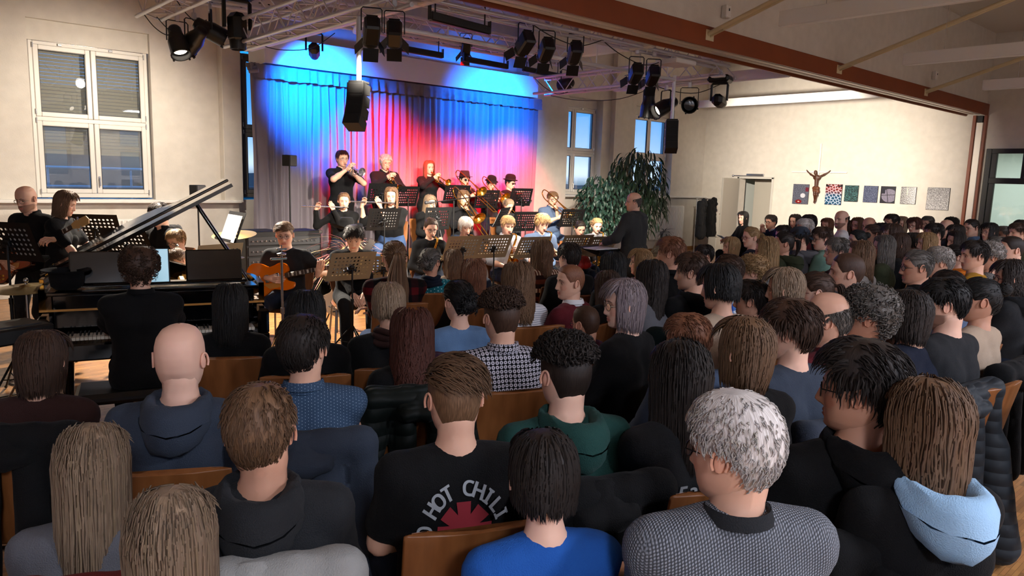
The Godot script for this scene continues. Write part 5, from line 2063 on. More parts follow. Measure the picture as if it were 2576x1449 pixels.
func coat_hung(at: Vector3, m: Material, turn: float, label: String) -> void:
	var t := thing("hung_coat", label, "coat", at, turn)
	var b := [[V(-0.12, -0.1, 0), V(0.12, -0.1, 0), 0.09, 0.09], [V(-0.12, -0.1, 0), V(-0.15, -0.9, 0.02), 0.09, 0.11], [V(0.12, -0.1, 0), V(0.15, -0.9, 0), 0.09, 0.11], [V(0, -0.2, 0.02), V(0, -0.9, 0.03), 0.1, 0.13], [V(-0.19, -0.12, 0), V(-0.24, -0.62, 0.05), 0.065, 0.055], [V(0.19, -0.12, 0), V(0.25, -0.6, 0.04), 0.065, 0.055]]
	obj("cloth", sdf(b, 0.024, 0.04, 0.03), m, t)
	obj("coat_hood", sdf([[V(-0.06, -0.02, 0.06), V(0.06, -0.02, 0.06), 0.07, 0.07], [V(0, -0.12, 0.1), V(0, -0.02, 0.05), 0.06, 0.06]], 0.02, 0.04, 0.02), m, t)

func leaf_mesh(l: float, w: float, droop: float, fold := 0.25) -> ArrayMesh:
	var mb := MB.new()
	var p := PackedVector3Array()
	for j in 5:
		var s := j / 4.0
		var ww: float = w * [0.12, 0.8, 1.0, 0.72, 0.03][j]
		var c := V(0, -droop * s * s * l, l * s * (1.0 - 0.15 * droop * s))
		for i in 3:
			p.append(c + V((i - 1) * ww * 0.5, absf(i - 1) * ww * fold, 0))
	mb.grid(p, 3, 5)
	return mb.mesh()

func potted_tree(label: String, at: Vector3, h: float, r: float, hb: float, leaf: Array, n: int, lm: Material, seedn: int, droopy: bool) -> void:
	var t := thing("potted_tree", label, "plant", at)
	var rg := RandomNumberGenerator.new()
	rg.seed = seedn
	var mb := MB.new()
	mb.lathe([Vector2(0.0, 0.02), Vector2(0.2, 0.0), Vector2(0.27, 0.42), Vector2(0.285, 0.44), Vector2(0.25, 0.44), Vector2(0.24, 0.38), Vector2(0.0, 0.38)], 20)
	obj("pot", mb, mat("pot_grey", Color(0.42, 0.44, 0.46), 0.6), t)
	var tips := []
	for k in 7:
		mb = MB.new()
		var a := rg.randf() * TAU
		var e := V(cos(a) * r * 0.55, h * rg.randf_range(0.65, 0.92), sin(a) * r * 0.55)
		var path := spline([V(cos(a) * 0.05, 0.38, sin(a) * 0.05), V(cos(a) * r * 0.15, h * 0.45, sin(a) * r * 0.15), e], 4)
		mb.tube(path, PackedFloat32Array([0.022, 0.02, 0.019, 0.018, 0.016, 0.014, 0.012, 0.01, 0.006]), 6)
		obj("stem", mb, mat("bark", Color(0.25, 0.18, 0.12), 0.9), t)
	var rest := MB.new()
	var meshes := []
	for q in leaf:
		meshes.append(leaf_mesh(q[0], q[1], q[2]))
	for i in n:
		var u := rg.randf_range(-1, 1)
		var a := rg.randf() * TAU
		var rad := pow(rg.randf(), 0.35)
		var c := V(cos(a) * sqrt(1 - u * u) * r, u * (h - hb) * 0.5, sin(a) * sqrt(1 - u * u) * r) * rad
		c.x *= 1.0 + 0.15 * sin(u * 5 + seedn)
		c += V(0, (h + hb) * 0.5, 0)
		var out := V(c.x, 0, c.z).normalized()
		var y := atan2(out.x, out.z) + rg.randf_range(-0.9, 0.9)
		var pitch := rg.randf_range(0.3, 1.25) if droopy else rg.randf_range(-0.3, 0.8)
		var tr := Transform3D(Basis.from_euler(V(pitch, y, rg.randf_range(-0.5, 0.5))) * rg.randf_range(0.8, 1.25), c)
		var k := rg.randi() % meshes.size()
		if i < 300:
			var o := obj("leaf", meshes[k], lm, t)
			o.transform = tr
		else:
			var arr: Array = meshes[k].surface_get_arrays(0)
			var s := rest.v.size()
			for q in arr[Mesh.ARRAY_VERTEX].size():
				rest.put(tr * arr[Mesh.ARRAY_VERTEX][q], (tr.basis * arr[Mesh.ARRAY_NORMAL][q]).normalized())
			for q in arr[Mesh.ARRAY_INDEX]:
				rest.ix.append(s + q)
	if rest.v.size():
		var o := obj("foliage", rest, lm, t)
		o.set_meta("kind", "stuff")

func plants() -> void:
	var g1 := mat("leaf_green", Color(0.13, 0.22, 0.14), 0.4)
	g1.backlight_enabled = true
	g1.backlight = Color(0.05, 0.1, 0.04)
	var g2 := mat("leaf_blue_green", Color(0.16, 0.27, 0.22), 0.4)
	g2.backlight_enabled = true
	g2.backlight = Color(0.05, 0.1, 0.06)
	potted_tree("tall potted tree with long drooping dark leaves in front of the windows", V(13.15, 0, -10.6), 2.62, 0.72, 0.55, [[0.22, 0.045, 0.5], [0.26, 0.05, 0.7], [0.19, 0.04, 0.4]], 1050, g1, 3, true)
	potted_tree("rounded potted ficus with small bluish leaves beside the trombone player", V(11.75, 0, -10.35), 2.0, 0.62, 0.55, [[0.1, 0.05, 0.3], [0.12, 0.055, 0.4]], 1300, g2, 4, true)
	var sp := thing("spider_plant", "small dark spiky pot plant below the panel radiator", "plant", V(15.1, 0.62, -11.2))
	var sm := leaf_mesh(0.28, 0.02, 0.8)
	for i in 26:
		var o := obj("leaf", sm, mat("leaf_dark", Color(0.06, 0.09, 0.06), 0.5), sp)
		o.rotation = V(-1.0 + 0.5 * (i % 3), i * 2.4, 0)
	var mb := MB.new()
	mb.lathe([Vector2(0.0, -0.16), Vector2(0.09, -0.16), Vector2(0.12, 0.0), Vector2(0.1, 0.0), Vector2(0.0, -0.03)], 14)
	obj("pot", mb, M.pot_grey, sp)
	mb = MB.new()
	mb.box(V(0, 0.22, 0), V(0.4, 0.44, 0.3), 0.01)
	var bx := thing("plant_stool", "low stool carrying the spiky pot plant", "stool", V(15.1, 0.0, -11.2))
	obj("case", mb, M.door_grey, bx)
	# tapered planter with a pale grassy plant and a hat on top
	var p := on_y(757, 668, 0.0)
	p = V(5.0, 0, -9.0)
	var t := thing("planter", "pale blue tapered planter with a drooping striped plant before the curtain", "planter", p)
	mb = MB.new()
	mb.lathe([Vector2(0.0, 0.0), Vector2(0.16, 0.0), Vector2(0.16, 0.0), Vector2(0.25, 0.62), Vector2(0.25, 0.62), Vector2(0.22, 0.62), Vector2(0.21, 0.5), Vector2(0.0, 0.5)], 4, Transform3D(Basis(Vector3.UP, 0.5), Vector3.ZERO))
	obj("pot", mb, mat("planter_blue", Color(0.55, 0.66, 0.76), 0.5), t)
	var lm2 := leaf_mesh(0.5, 0.026, 1.3, 0.15)
	var pal := mat("leaf_pale", Color(0.62, 0.55, 0.38), 0.6)
	pal.backlight_enabled = true
	pal.backlight = Color(0.2, 0.15, 0.08)
	var pk := mat("leaf_pinkish", Color(0.62, 0.38, 0.34), 0.6)
	for i in 90:
		var o := obj("leaf", lm2, pal if i % 2 else pk, t)
		o.position = V(0, 0.62 + 0.3 * (i % 7) / 7.0, 0)
		o.rotation = V(-1.15 + 0.9 * ((i * 7) % 10) / 10.0, i * 2.39996, 0)
		o.scale = Vector3.ONE * (0.7 + 0.5 * ((i * 3) % 7) / 7.0)

# ---------- chairs, coats ----------
var chair_proto: Node3D
func chair_shell() -> MB:
	var prof := spline([V(0, 0.425, -0.22), V(0, 0.445, -0.17), V(0, 0.437, 0.0), V(0, 0.445, 0.12), V(0, 0.49, 0.19), V(0, 0.60, 0.218), V(0, 0.77, 0.252), V(0, 0.9, 0.282), V(0, 0.92, 0.287)], 3)
	var m := prof.size()
	var p := PackedVector3Array()
	for j in m:
		var s := float(j) / (m - 1)
		var w := 0.205
		if s < 0.08: w = 0.175 + 0.03 * sqrt(s / 0.08)
		elif s > 0.4 and s < 0.66: w = 0.205 - 0.035 * sin((s - 0.4) / 0.26 * PI)
		elif s > 0.9: w = 0.205 - 0.06 * pow((s - 0.9) / 0.1, 2.2)
		var d := (prof[mini(j + 1, m - 1)] - prof[maxi(j - 1, 0)]).normalized()
		var nn := V(0, d.z, -d.y)
		var dish := 0.02 if s > 0.55 else 0.008
		var ring := [[-1.0, 0.0], [-0.97, 1.0], [-0.5, 1.0], [0.0, 1.0], [0.5, 1.0], [0.97, 1.0], [1.0, 0.0], [0.97, -1.0], [0.5, -1.0], [0.0, -1.0], [-0.5, -1.0], [-0.97, -1.0]]
		for r in ring:
			p.append(prof[j] + V(r[0] * w, 0, 0) + nn * (r[1] * 0.006 + dish * (r[0] * r[0] - 0.5)))
	var mb := MB.new()
	mb.grid(p, 12, m, true)
	for e in [0, m - 1]:
		var a := []
		for i in 12:
			a.append(p[e * 12 + i])
		mb.face(a)
	return mb

func chair(label: String, at: Vector3, turn: float, group := "") -> Node3D:
	if chair_proto != null:
		return copy(chair_proto, label, at, turn, group)
	chair_proto = thing("plywood_chair", label, "chair", at, turn, group)
	var wd := mat("plywood", Color(0.55, 0.345, 0.185), 0.42)
	tri_tex(wd, 1.6)
	wd.uv1_scale = V(3.0, 0.6, 3.0)
	wd.albedo_texture = noise_tex("plygrain", 0.02, Color(0.8, 0.76, 0.7), Color.WHITE, 5)
	obj("seat_shell", chair_shell(), wd, chair_proto)
	var st := mat("chair_steel", Color(0.55, 0.55, 0.57), 0.3, 0.85)
	for sx in [-1.0, 1.0]:
		for sz in [-1.0, 1.0]:
			var mb := MB.new()
			mb.tube(PV([V(sx * 0.15, 0.425, sz * 0.13), V(sx * 0.19, 0.41, sz * 0.155), V(sx * 0.215, 0.0, sz * 0.235)]), 0.011, 7)
			obj("leg", mb, st, chair_proto)
	var fb := MB.new()
	fb.rod(V(-0.16, 0.42, -0.13), V(0.16, 0.42, -0.13), 0.01, -1, 6)
	fb.rod(V(-0.16, 0.42, 0.13), V(0.16, 0.42, 0.13), 0.01, -1, 6)
	fb.rod(V(-0.15, 0.42, -0.13), V(-0.15, 0.42, 0.13), 0.01, -1, 6)
	fb.rod(V(0.15, 0.42, -0.13), V(0.15, 0.42, 0.13), 0.01, -1, 6)
	obj("under_frame", fb, st, chair_proto)
	return chair_proto

var coat_cache := {}
func coat(kind: String, at: Vector3, turn: float, m: Material, label: String) -> Node3D:
	var t := thing("coat", label, "coat", at, turn)
	if not coat_cache.has(kind):
		var w := 0.2 if kind != "big" else 0.25
		var low := 0.36 if kind != "big" else 0.22
		var b := [[V(-w, 0.9, 0.30), V(w, 0.9, 0.30), 0.05, 0.05], [V(-w, 0.9, 0.30), V(-w * 1.15, low, 0.33), 0.05, 0.055], [V(w, 0.9, 0.30), V(w * 1.15, low, 0.33), 0.05, 0.055], [V(-0.07, 0.89, 0.31), V(-0.09, low, 0.35), 0.05, 0.06], [V(0.07, 0.89, 0.31), V(0.09, low, 0.35), 0.05, 0.06], [V(-w, 0.8, 0.27), V(-w - 0.06, 0.42, 0.24), 0.055, 0.045], [V(w, 0.8, 0.27), V(w + 0.06, 0.42, 0.24), 0.055, 0.045], [V(-w, 0.89, 0.26), V(w, 0.89, 0.26), 0.035, 0.035]]
		if kind == "big":
			b.append([V(-0.28, 0.6, 0.33), V(-0.3, 0.12, 0.42), 0.07, 0.09])
			b.append([V(0.28, 0.6, 0.33), V(0.32, 0.10, 0.4), 0.07, 0.09])
		coat_cache[kind] = sdf(b, 0.02, 0.05, 0.007).mesh()
		coat_cache[kind + "c"] = sdf([[V(-0.1, 0.92, 0.31), V(0.1, 0.92, 0.31), 0.035, 0.035], [V(-0.07, 0.85, 0.36), V(0.07, 0.85, 0.36), 0.045, 0.045]], 0.02, 0.05, 0.02).mesh()
	obj("cloth", coat_cache[kind], m, t)
	obj("coat_collar", coat_cache[kind + "c"], m, t)
	return t

# where a print lies on the back of a shirt: letters are laid on the cloth
func field(bones: Array, p: Vector3) -> float:
	var o := 9.0
	for b in bones:
		var ba: Vector3 = b[1] - b[0]
		var t := clampf((p - b[0]).dot(ba) / maxf(ba.length_squared(), 1e-8), 0, 1)
		var d: float = (p - b[0] - ba * t).length() - lerpf(b[2], b[3], t)
		var q := 0.045 - absf(o - d)
		o = minf(o, d) - (q * q / 0.18 if q > 0 else 0.0)
	return o

func lay(bones: Array, mb: MB, off := 0.008) -> MB:
	for i in mb.v.size():
		var p := V(mb.v[i].x, mb.v[i].y, 0.6)
		for k in 24:
			var d := field(bones, p) - off
			p.z -= d * 0.9
			if absf(d) < 0.0005:
				break
		mb.v[i] = p
		mb.n[i] = V(p.x * 2.0, 0.1, 1).normalized()
	return mb

func letter(mb: MB, ch: String, size: float, at: Vector2, rot: float) -> void:
	var tm := TextMesh.new()
	tm.text = ch
	tm.font_size = 32
	tm.pixel_size = size / 32.0
	tm.depth = 0.0
	var f := SystemFont.new()
	f.font_names = PackedStringArray(["Droid Sans"])
	f.font_weight = 700
	tm.font = f
	var arr := tm.surface_get_arrays(0)
	var vs: PackedVector3Array = arr[Mesh.ARRAY_VERTEX]
	var idx: PackedInt32Array = arr[Mesh.ARRAY_INDEX]
	var s := mb.v.size()
	for p in vs:
		var q := Vector2(p.x, p.y).rotated(rot) + at
		mb.put(V(q.x, q.y, 0), Vector3.BACK)
	for i in idx:
		mb.ix.append(s + i)

func bar2(mb: MB, a: Vector2, b: Vector2, w0: float, w1: float, k := 6) -> void:
	var n := (b - a).orthogonal().normalized()
	var s := mb.v.size()
	for i in k + 1:
		var t := float(i) / k
		var c := a.lerp(b, t)
		var w := lerpf(w0, w1, t) / 2
		mb.put(V((c + n * w).x, (c + n * w).y, 0), Vector3.BACK)
		mb.put(V((c - n * w).x, (c - n * w).y, 0), Vector3.BACK)
	for i in k:
		mb.tri(s + i * 2, s + i * 2 + 1, s + i * 2 + 3)
		mb.tri(s + i * 2, s + i * 2 + 3, s + i * 2 + 2)

const POSES := {
	"lap": {"lean": 0.02},
	"cross": {"lean": -0.03, "hl": Vector3(0.10, 0.80, -0.235), "hr": Vector3(-0.10, 0.77, -0.25), "pl": Vector3(-0.8, -0.7, 0.0), "pr": Vector3(0.8, -0.7, 0.0), "dl": Vector3(1, 0.2, 0.1), "dr": Vector3(-1, 0.2, 0.1)},
	"fwd": {"lean": 0.26, "hl": Vector3(-0.06, 0.70, -0.42), "hr": Vector3(0.06, 0.70, -0.42)},
	"back": {"lean": -0.12, "hl": Vector3(-0.14, 0.66, -0.24), "hr": Vector3(0.12, 0.66, -0.26)},
}

func near_by(px: float) -> float:
	return 1.12 - 0.12 * px / 1500.0 if px < 1500.0 else 1.0 - 0.14 * (minf(px, 2100.0) - 1500.0) / 600.0

func audience() -> void:
	var T0 := V(5.5, 0, -9.5)
	var B := func(k: String) -> Color: return {"h_black": Color(0.03, 0.025, 0.025), "h_dark": Color(0.05, 0.035, 0.03), "h_brown": Color(0.12, 0.07, 0.05), "h_light": Color(0.25, 0.17, 0.1), "h_red": Color(0.15, 0.06, 0.04), "h_auburn": Color(0.2, 0.1, 0.06), "h_blond": Color(0.35, 0.25, 0.15), "h_ash": Color(0.25, 0.2, 0.16), "h_grey": Color(0.2, 0.19, 0.18), "h_silver": Color(0.35, 0.34, 0.33), "h_white": Color(0.6, 0.58, 0.56), "h_lilac": Color(0.25, 0.2, 0.2)}[k]
	# px, py of the crown, z of the seat, female, hair, hair colour, top, label, extras
	var A := [
		[1372, 1088, -1.2, 1, "bowl", "h_dark", "blue", "person with a dark bowl cut in a bright blue sweater", {"y": -0.1}],
		[1856, 996, -0.95, 0, "fluffy", "h_white", "knit_grey", "white-haired person with glasses in a grey speckled knit jacket", {"glasses": "gl_black", "collar": "charcoal", "y": 0.55, "t": -0.55, "loose": 0.012}],
		[2176, 865, -1.0, 0, "messy", "h_dark", "black", "dark-haired bearded person with glasses in a black hooded top beside a fair child", {"glasses": "gl_black", "hood": "black", "t": -0.55, "y": 0.75, "pose": "back"}],
		[2340, 955, -0.78, 1, "longwave", "h_light", "black", "child with wavy light brown hair in black with a pale blue hood", {"hood": "pale_blue", "t": -0.6, "y": 0.6}],
		[226, 1073, -1.85, 1, "long", "h_ash", "grey", "person with long ash blond hair in a grey sweatshirt over a rust red jacket", {"y": -0.05}],
		[425, 1237, -1.38, 1, "long", "h_ash", "white", "person with long streaked blond hair in a white top seated before the cream jacket", {"y": -0.1}],
		[651, 969, -1.67, 0, "crop", "h_light", "charcoal", "person with short sandy hair in a charcoal hooded sweatshirt", {"hood": "charcoal", "y": -0.1}],
		[1145, 900, -1.67, 0, "fade", "h_light", "black", "person with a side-parted undercut in a black T-shirt printed with a red star sign", {"sleeve": "short", "y": 0.0, "print": 1}],
		[1425, 849, -1.67, 0, "curlytop", "h_dark", "green_hoodie", "person with curly dark hair and faded sides in a dark green hoodie", {"hood": "green_hoodie", "y": 0.15, "print": 2}],
		[1713, 859, -1.5, 1, "long", "h_dark", "charcoal", "person with long dark hair and thin glasses in a charcoal sweatshirt with white letters", {"glasses": "gl_brown", "y": 0.45, "print": 3}],
		[1735, 777, -2.0, 0, "short", "h_auburn", "blue_grey", "person with short auburn hair leaning forward in a blue grey shirt", {"pose": "fwd", "y": 0.7}],
		[1880, 798, -1.55, 1, "bob", "h_light", "black", "person with a light brown bob and a black jumper", {"y": 0.35}],
		[1995, 759, -1.7, 0, "messy", "h_brown", "slate", "brown-haired person with dark glasses in a slate jumper beside the light brown bob", {"glasses": "gl_black", "y": 0.45}],
		[2090, 733, -1.75, 0, "ringbald", "h_grey", "maroon", "balding person with grey hair at the sides and glasses in a maroon shirt", {"glasses": "gl_black", "collar": "maroon", "y": 0.45}],
		[2193, 723, -1.6, 0, "perm", "h_grey", "slate", "person with wiry grey curls in a dark grey jacket", {"collar": "slate", "y": 0.5}],
		[2292, 729, -1.6, 1, "bob", "h_dark", "navy", "person with a straight dark brown bob in a navy top", {"y": 0.2}],
		[2382, 701, -1.52, 0, "short", "h_black", "charcoal", "bearded person with short greying black hair in a charcoal sweater", {"beard": 1, "y": 0.5}],
		[2387, 677, -1.85, 0, "thin", "h_dark", "blue_grey", "person with thinning dark hair in a blue grey shirt behind the bearded one", {"glasses": "gl_black", "y": 0.4}],
		[2471, 697, -1.5, 1, "bun", "h_black", "beige", "person with black hair pinned up and a low-necked beige top", {"y": 0.5}],
		[2548, 652, -1.75, 1, "shag", "h_dark", "charcoal", "person with short dark hair and glasses in a charcoal hooded jacket by the aisle", {"glasses": "gl_black", "hood": "charcoal", "y": 0.5}],
		[450, 810, -2.39, 0, "", "h_grey", "slate", "bald person with glasses in a grey marl hooded top", {"hood": "slate", "glasses": "gl_metal", "y": -0.15, "stub": 1}],
		[762, 796, -2.42, 0, "short", "h_dark", "c_finedots", "person with short dark hair and glasses in a blue dotted shirt", {"collar": "c_finedots", "glasses": "gl_black", "y": -0.45}],
		[1037, 782, -2.67, 1, "longcurl", "h_red", "black", "person with long dark red curls in a black sweater", {}],
		[1263, 733, -2.55, 0, "curlytop", "h_brown", "c_rings", "person with curly brown hair in a black and white ring-patterned shirt", {"collar": "c_rings", "y": 0.1, "pose": "lap"}],
		[1574, 700, -2.39, 1, "bob", "h_lilac", "black", "person with a blond bob with lilac tips and glasses in a black top", {"glasses": "gl_metal", "y": 0.75, "t": 0.2}],
		[1816, 663, -2.45, 1, "bowl", "h_black", "beige", "person with a black bowl cut in a beige sweater", {"y": 0.5}],
		[1894, 705, -2.55, 0, "short", "h_dark", "black", "child with short dark hair in black beside the beige sweater", {"y": 0.5}],
		[1979, 672, -2.38, 1, "pixie", "h_ash", "black", "person with a short ash blond cut and a patterned scarf", {"scarf": "c_leaf_print", "y": 0.55}],
		[2058, 683, -2.45, 1, "ponytail", "h_brown", "blue_grey", "child with a brown ponytail and round glasses", {"glasses": "gl_red", "y": 0.6}],
		[2135, 636, -2.5, 0, "buzz", "h_brown", "grey", "person with cropped brown hair in a taupe hooded sweatshirt", {"hood": "grey", "y": 0.55}],
		[2311, 626, -2.4, 0, "thin", "h_grey", "black", "older person with thin grey hair in a black jacket next to a red coat", {"glasses": "gl_black", "collar": "black", "y": 0.55}],
		[2367, 620, -2.5, 1, "fluffy", "h_silver", "beige", "person with fluffy silver hair behind the thin grey-haired one", {"y": 0.4}],
		[2406, 614, -2.9, 1, "updo", "h_dark", "brown", "person with dark brown hair and an orange scarf", {"scarf": "orange", "y": 0.4}],
		[2455, 605, -2.45, 0, "crop", "h_dark", "mustard", "person with short dark hair in a mustard sweater", {"y": 0.55}],
		[2494, 609, -2.45, 1, "perm", "h_silver", "c_leaf_print", "person with silver curls in a black and white patterned blouse", {"y": 0.4}],
		[2513, 596, -2.75, 0, "short", "h_grey", "charcoal", "person with short iron grey hair behind the silver curls", {"y": 0.4}],
		[2548, 593, -2.45, 0, "buzz", "h_dark", "yellow_pale", "person with cropped dark hair in a pale yellow shirt at the row end", {"y": 0.45}],
		[99, 833, -2.9, 1, "bob", "h_brown", "brown", "person with a rounded brown bob in a dark brown top near the keyboard stand", {"y": -0.1}],
		[770, 730, -3.1, 1, "midlong", "h_black", "black", "person with straight black hair in black behind the blue dotted shirt", {}],
		[978, 710, -3.11, 1, "pixie", "h_ash", "black", "person with cropped ash grey hair in a black sweater and brown scarf", {"scarf": "brown"}],
		[1155, 704, -3.11, 1, "updo", "h_black", "blue_soft", "person with black pinned-up hair in a soft blue sweater", {"y": 0.3}],
		[1436, 665, -3.4, 0, "buzz", "h_auburn", "maroon", "person with a shaved head in a wine red sweater and white collar", {"collar": "white", "y": 0.95, "t": 0.3}],
		[1475, 768, -2.85, 0, "buzz", "h_brown", "plum", "child with a buzz cut and glasses in a plum hoodie", {"hood": "plum", "glasses": "gl_black", "y": 0.3}],
		[1530, 681, -3.55, 1, "long", "h_brown", "black", "child with long brown hair between the wine red sweater and the lilac bob", {"y": 0.2}],
		[1642, 655, -3.11, 1, "longwave", "h_dark", "grey", "person with long wavy dark hair in a grey sweater", {"y": 0.1}],
		[1743, 637, -3.05, 0, "quiff", "h_brown", "black", "person with a short brown quiff in a black hoodie", {"hood": "black", "y": 0.55}],
		[1835, 637, -3.0, 0, "thin", "h_brown", "c_bluecheck", "person with thinning brown hair in a blue checked shirt", {"y": 0.3}],
		[1898, 642, -3.2, 1, "perm", "h_blond", "c_leaf_print", "person with short blond curls in a patterned blouse", {"y": 0.5}],
		[2167, 606, -3.2, 1, "midlong", "h_light", "c_hound", "person with light brown fringe and glasses in a houndstooth jacket", {"glasses": "gl_black", "y": 0.5}],
		[578, 715, -3.6, 1, "midlong", "h_black", "black", "person with long black hair in a black jacket near the piano", {"collar": "black"}],
		[1192, 651, -4.1, 1, "midlong", "h_auburn", "black", "person with shoulder-length strawberry blond hair in black", {}],
		[1304, 664, -3.55, 1, "longcurl", "h_light", "c_stripes", "person with curly light brown hair in a white striped blouse", {"y": 0.2}],
		[1544, 634, -3.83, 1, "longwave", "h_black", "black", "person with wavy black hair in black near the conductor", {"y": 0.1}],
		[1614, 625, -4.15, 1, "bob", "h_blond", "pink", "person with a golden blond bob and glasses in a pink top", {"glasses": "gl_metal", "y": 0.75}],
		[1690, 596, -3.75, 0, "quiff", "h_auburn", "black", "person with short ginger hair in a black polo shirt", {"collar": "black", "y": 0.5}],
		[1930, 596, -3.95, 1, "long", "h_blond", "c_leaf_print", "person with long pale blond hair and glasses in a black and white top", {"glasses": "gl_red", "y": 0.5}],
		[2109, 598, -3.6, 0, "short", "h_grey", "brown", "person with grey-brown hair and glasses in a dark brown jacket", {"glasses": "gl_metal", "collar": "brown", "y": 0.55}],
		[2225, 592, -3.6, 1, "midlong", "h_grey", "olive", "person with shoulder-length grey hair in an olive jacket", {"y": 0.45}],
		[2266, 586, -3.75, 1, "bobwave", "h_brown", "black", "person with wavy brown hair in black beside the olive jacket", {"y": 0.4}],
		[2300, 585, -3.9, 1, "pixie", "h_dark", "black", "person with short dark brown hair between wavy brown and blond hair", {"y": 0.4}],
		[2335, 584, -3.65, 1, "bobwave", "h_blond", "charcoal", "person with wavy blond hair in charcoal", {"y": 0.4}],
		[2353, 562, -4.1, 0, "short", "h_dark", "charcoal", "person with short dark hair and a charcoal collar behind the wavy blond hair", {"y": 0.4}],
		[2407, 564, -4.1, 1, "shag", "h_dark", "black", "person with layered dark hair near the partition post", {"y": 0.4}],
		[2407, 581, -3.65, 1, "long", "h_dark", "black", "pale person with long dark brown hair in black", {"y": 0.6}],
		[2446, 550, -4.3, 0, "thin", "h_dark", "blue_soft", "person with thinning hair and glasses in a light blue shirt by the post", {"glasses": "gl_metal", "collar": "blue_soft", "y": 0.6}],
		[2492, 560, -3.85, 1, "shag", "h_black", "black", "person with short black hair and white-framed glasses before the glass door", {"glasses": "gl_metal", "y": 0.6}],
		[2526, 569, -3.9, 0, "short", "h_grey", "charcoal", "grey-haired person with glasses before the glass door", {"glasses": "gl_black", "y": 0.5}],
		[2561, 561, -3.6, 0, "short", "h_brown", "olive", "brown-haired person at the end of the row before the glass door", {"y": 0.5}],
		[2569, 553, -3.95, 0, "crop", "h_dark", "navy", "dark-haired person half hidden at the glass door", {"y": 0.5}],
		[993, 608, -4.55, 0, "dreads", "h_light", "c_plaid", "person with tied-back dreadlocks in a red and black plaid shirt", {}],
		[1083, 623, -4.78, 1, "updo", "h_grey", "c_dots", "person with grey pinned-up hair in a teal dotted blouse and navy scarf", {"scarf": "navy", "y": -0.7}],
		[1363, 603, -4.75, 1, "midlong", "h_light", "c_nordic", "person with light brown hair in a brown patterned knit poncho", {"y": 0.3}],
		[1433, 610, -4.3, 0, "crop", "h_dark", "black", "person with short dark hair in black before the saxophones", {"y": 0.1}],
		[1774, 616, -4.75, 0, "short", "h_dark", "c_bluecheck", "child with short dark hair in a blue checked jacket with an orange hood", {"hood": "orange", "y": 0.6, "t": 0.3}],
		[1974, 582, -4.45, 1, "ponytail", "h_dark", "olive", "person with a dark ponytail in an olive hooded jacket", {"hood": "olive", "y": 0.5}],
		[2013, 573, -4.65, 0, "short", "h_dark", "grey", "person in a grey sweatshirt wearing a dark grey baseball cap backwards", {"hood": "grey", "cap": 1, "y": 0.55}],
		[2071, 571, -4.5, 0, "short", "h_brown", "mint", "person with brown hair and glasses in a mint green jacket", {"glasses": "gl_brown", "collar": "mint", "y": 0.6}],
		[2159, 578, -4.4, 1, "bun", "h_black", "black", "black-haired person with glasses behind the houndstooth jacket", {"glasses": "gl_black", "y": 0.6}],
		[2196, 563, -4.6, 0, "thin", "h_brown", "charcoal", "balding person with glasses behind the shoulder-length grey hair", {"glasses": "gl_black", "y": 0.6}],
		[2221, 561, -4.75, 0, "short", "h_black", "black", "black-haired person beside a balding one with glasses", {"y": 0.5}],
		[2247, 563, -4.25, 0, "shag", "h_brown", "brown", "brown-haired person half hidden behind wavy brown hair", {"y": 0.5}],
		[2383, 552, -4.6, 0, "ringbald", "h_brown", "charcoal", "bald person with glasses seated just before the partition post", {"glasses": "gl_metal", "y": 0.6}],
		[1141, 628, -5.25, 1, "midlong", "h_light", "beige", "child with straight light brown hair close to the saxophone stands", {"y": -0.1}],
		[1841, 595, -5.0, 1, "bob", "h_blond", "navy", "child with a blond bob near the open door", {"y": 0.75}],
		[1891, 570, -5.15, 1, "ponytail", "h_blond", "navy", "person with a blond ponytail and red glasses in a navy jacket", {"glasses": "gl_red", "y": 0.8}],
		[1973, 567, -5.27, 0, "short", "h_dark", "navy", "person with dark hair behind the dark ponytail", {"y": 0.6}],
		[2026, 550, -5.4, 0, "short", "h_white", "maroon", "white-haired person in a maroon jumper behind the baseball cap", {"y": 0.6}],
		[2245, 538, -5.4, 0, "crop", "h_dark", "navy", "person with cropped dark hair below the fifth picture", {"y": 0.7}],
		[2303, 546, -5.25, 1, "pixie", "h_red", "white", "person with short red hair and black glasses below the silvery picture", {"glasses": "gl_black", "y": 0.8}],
		[2335, 544, -5.6, 0, "short", "h_grey", "charcoal", "grey-haired person with glasses below the large silver picture", {"glasses": "gl_black", "y": 0.8}],
		[2395, 547, -5.1, 1, "perm", "h_dark", "black", "person with frizzy dark hair at the partition post", {"y": 0.6}],
		[2037, 540, -6.1, 0, "short", "h_dark", "black", "dark-haired person seated below the crucifix", {"y": 0.6}],
		[2119, 529, -5.95, 0, "ringbald", "h_dark", "white", "bald person with a dark beard in a white T-shirt", {"beard": 1, "sleeve": "short", "y": 0.8}],
		[2159, 547, -6.2, 1, "midlong", "h_light", "brown", "light-haired person with glasses beside the white T-shirt", {"glasses": "gl_metal", "y": 0.8}],
		[2188, 546, -5.75, 0, "ringbald", "h_grey", "maroon", "older bald person with glasses beside the person with light hair", {"glasses": "gl_black", "y": 0.8}],
		[2271, 544, -5.85, 1, "bobwave", "h_ash", "charcoal", "person with an ash blond wave cut facing the stage", {"y": 0.9}],
		[2083, 548, -6.5, 1, "bobwave", "h_auburn", "brown", "person with auburn hair below the honeycomb picture", {"y": 0.9}],
		[2132, 554, -6.6, 1, "midlong", "h_brown", "pale_blue", "child with brown hair in a pale blue top before the end wall", {"y": 0.8}],
		[1941, 536, -7.6, 0, "short", "h_dark", "navy", "person with dark hair, glasses and folded hands in a dark suit by the door", {"glasses": "gl_black", "pose": "chin", "collar": "pale_grey", "t": 1.0, "y": 1.25}],
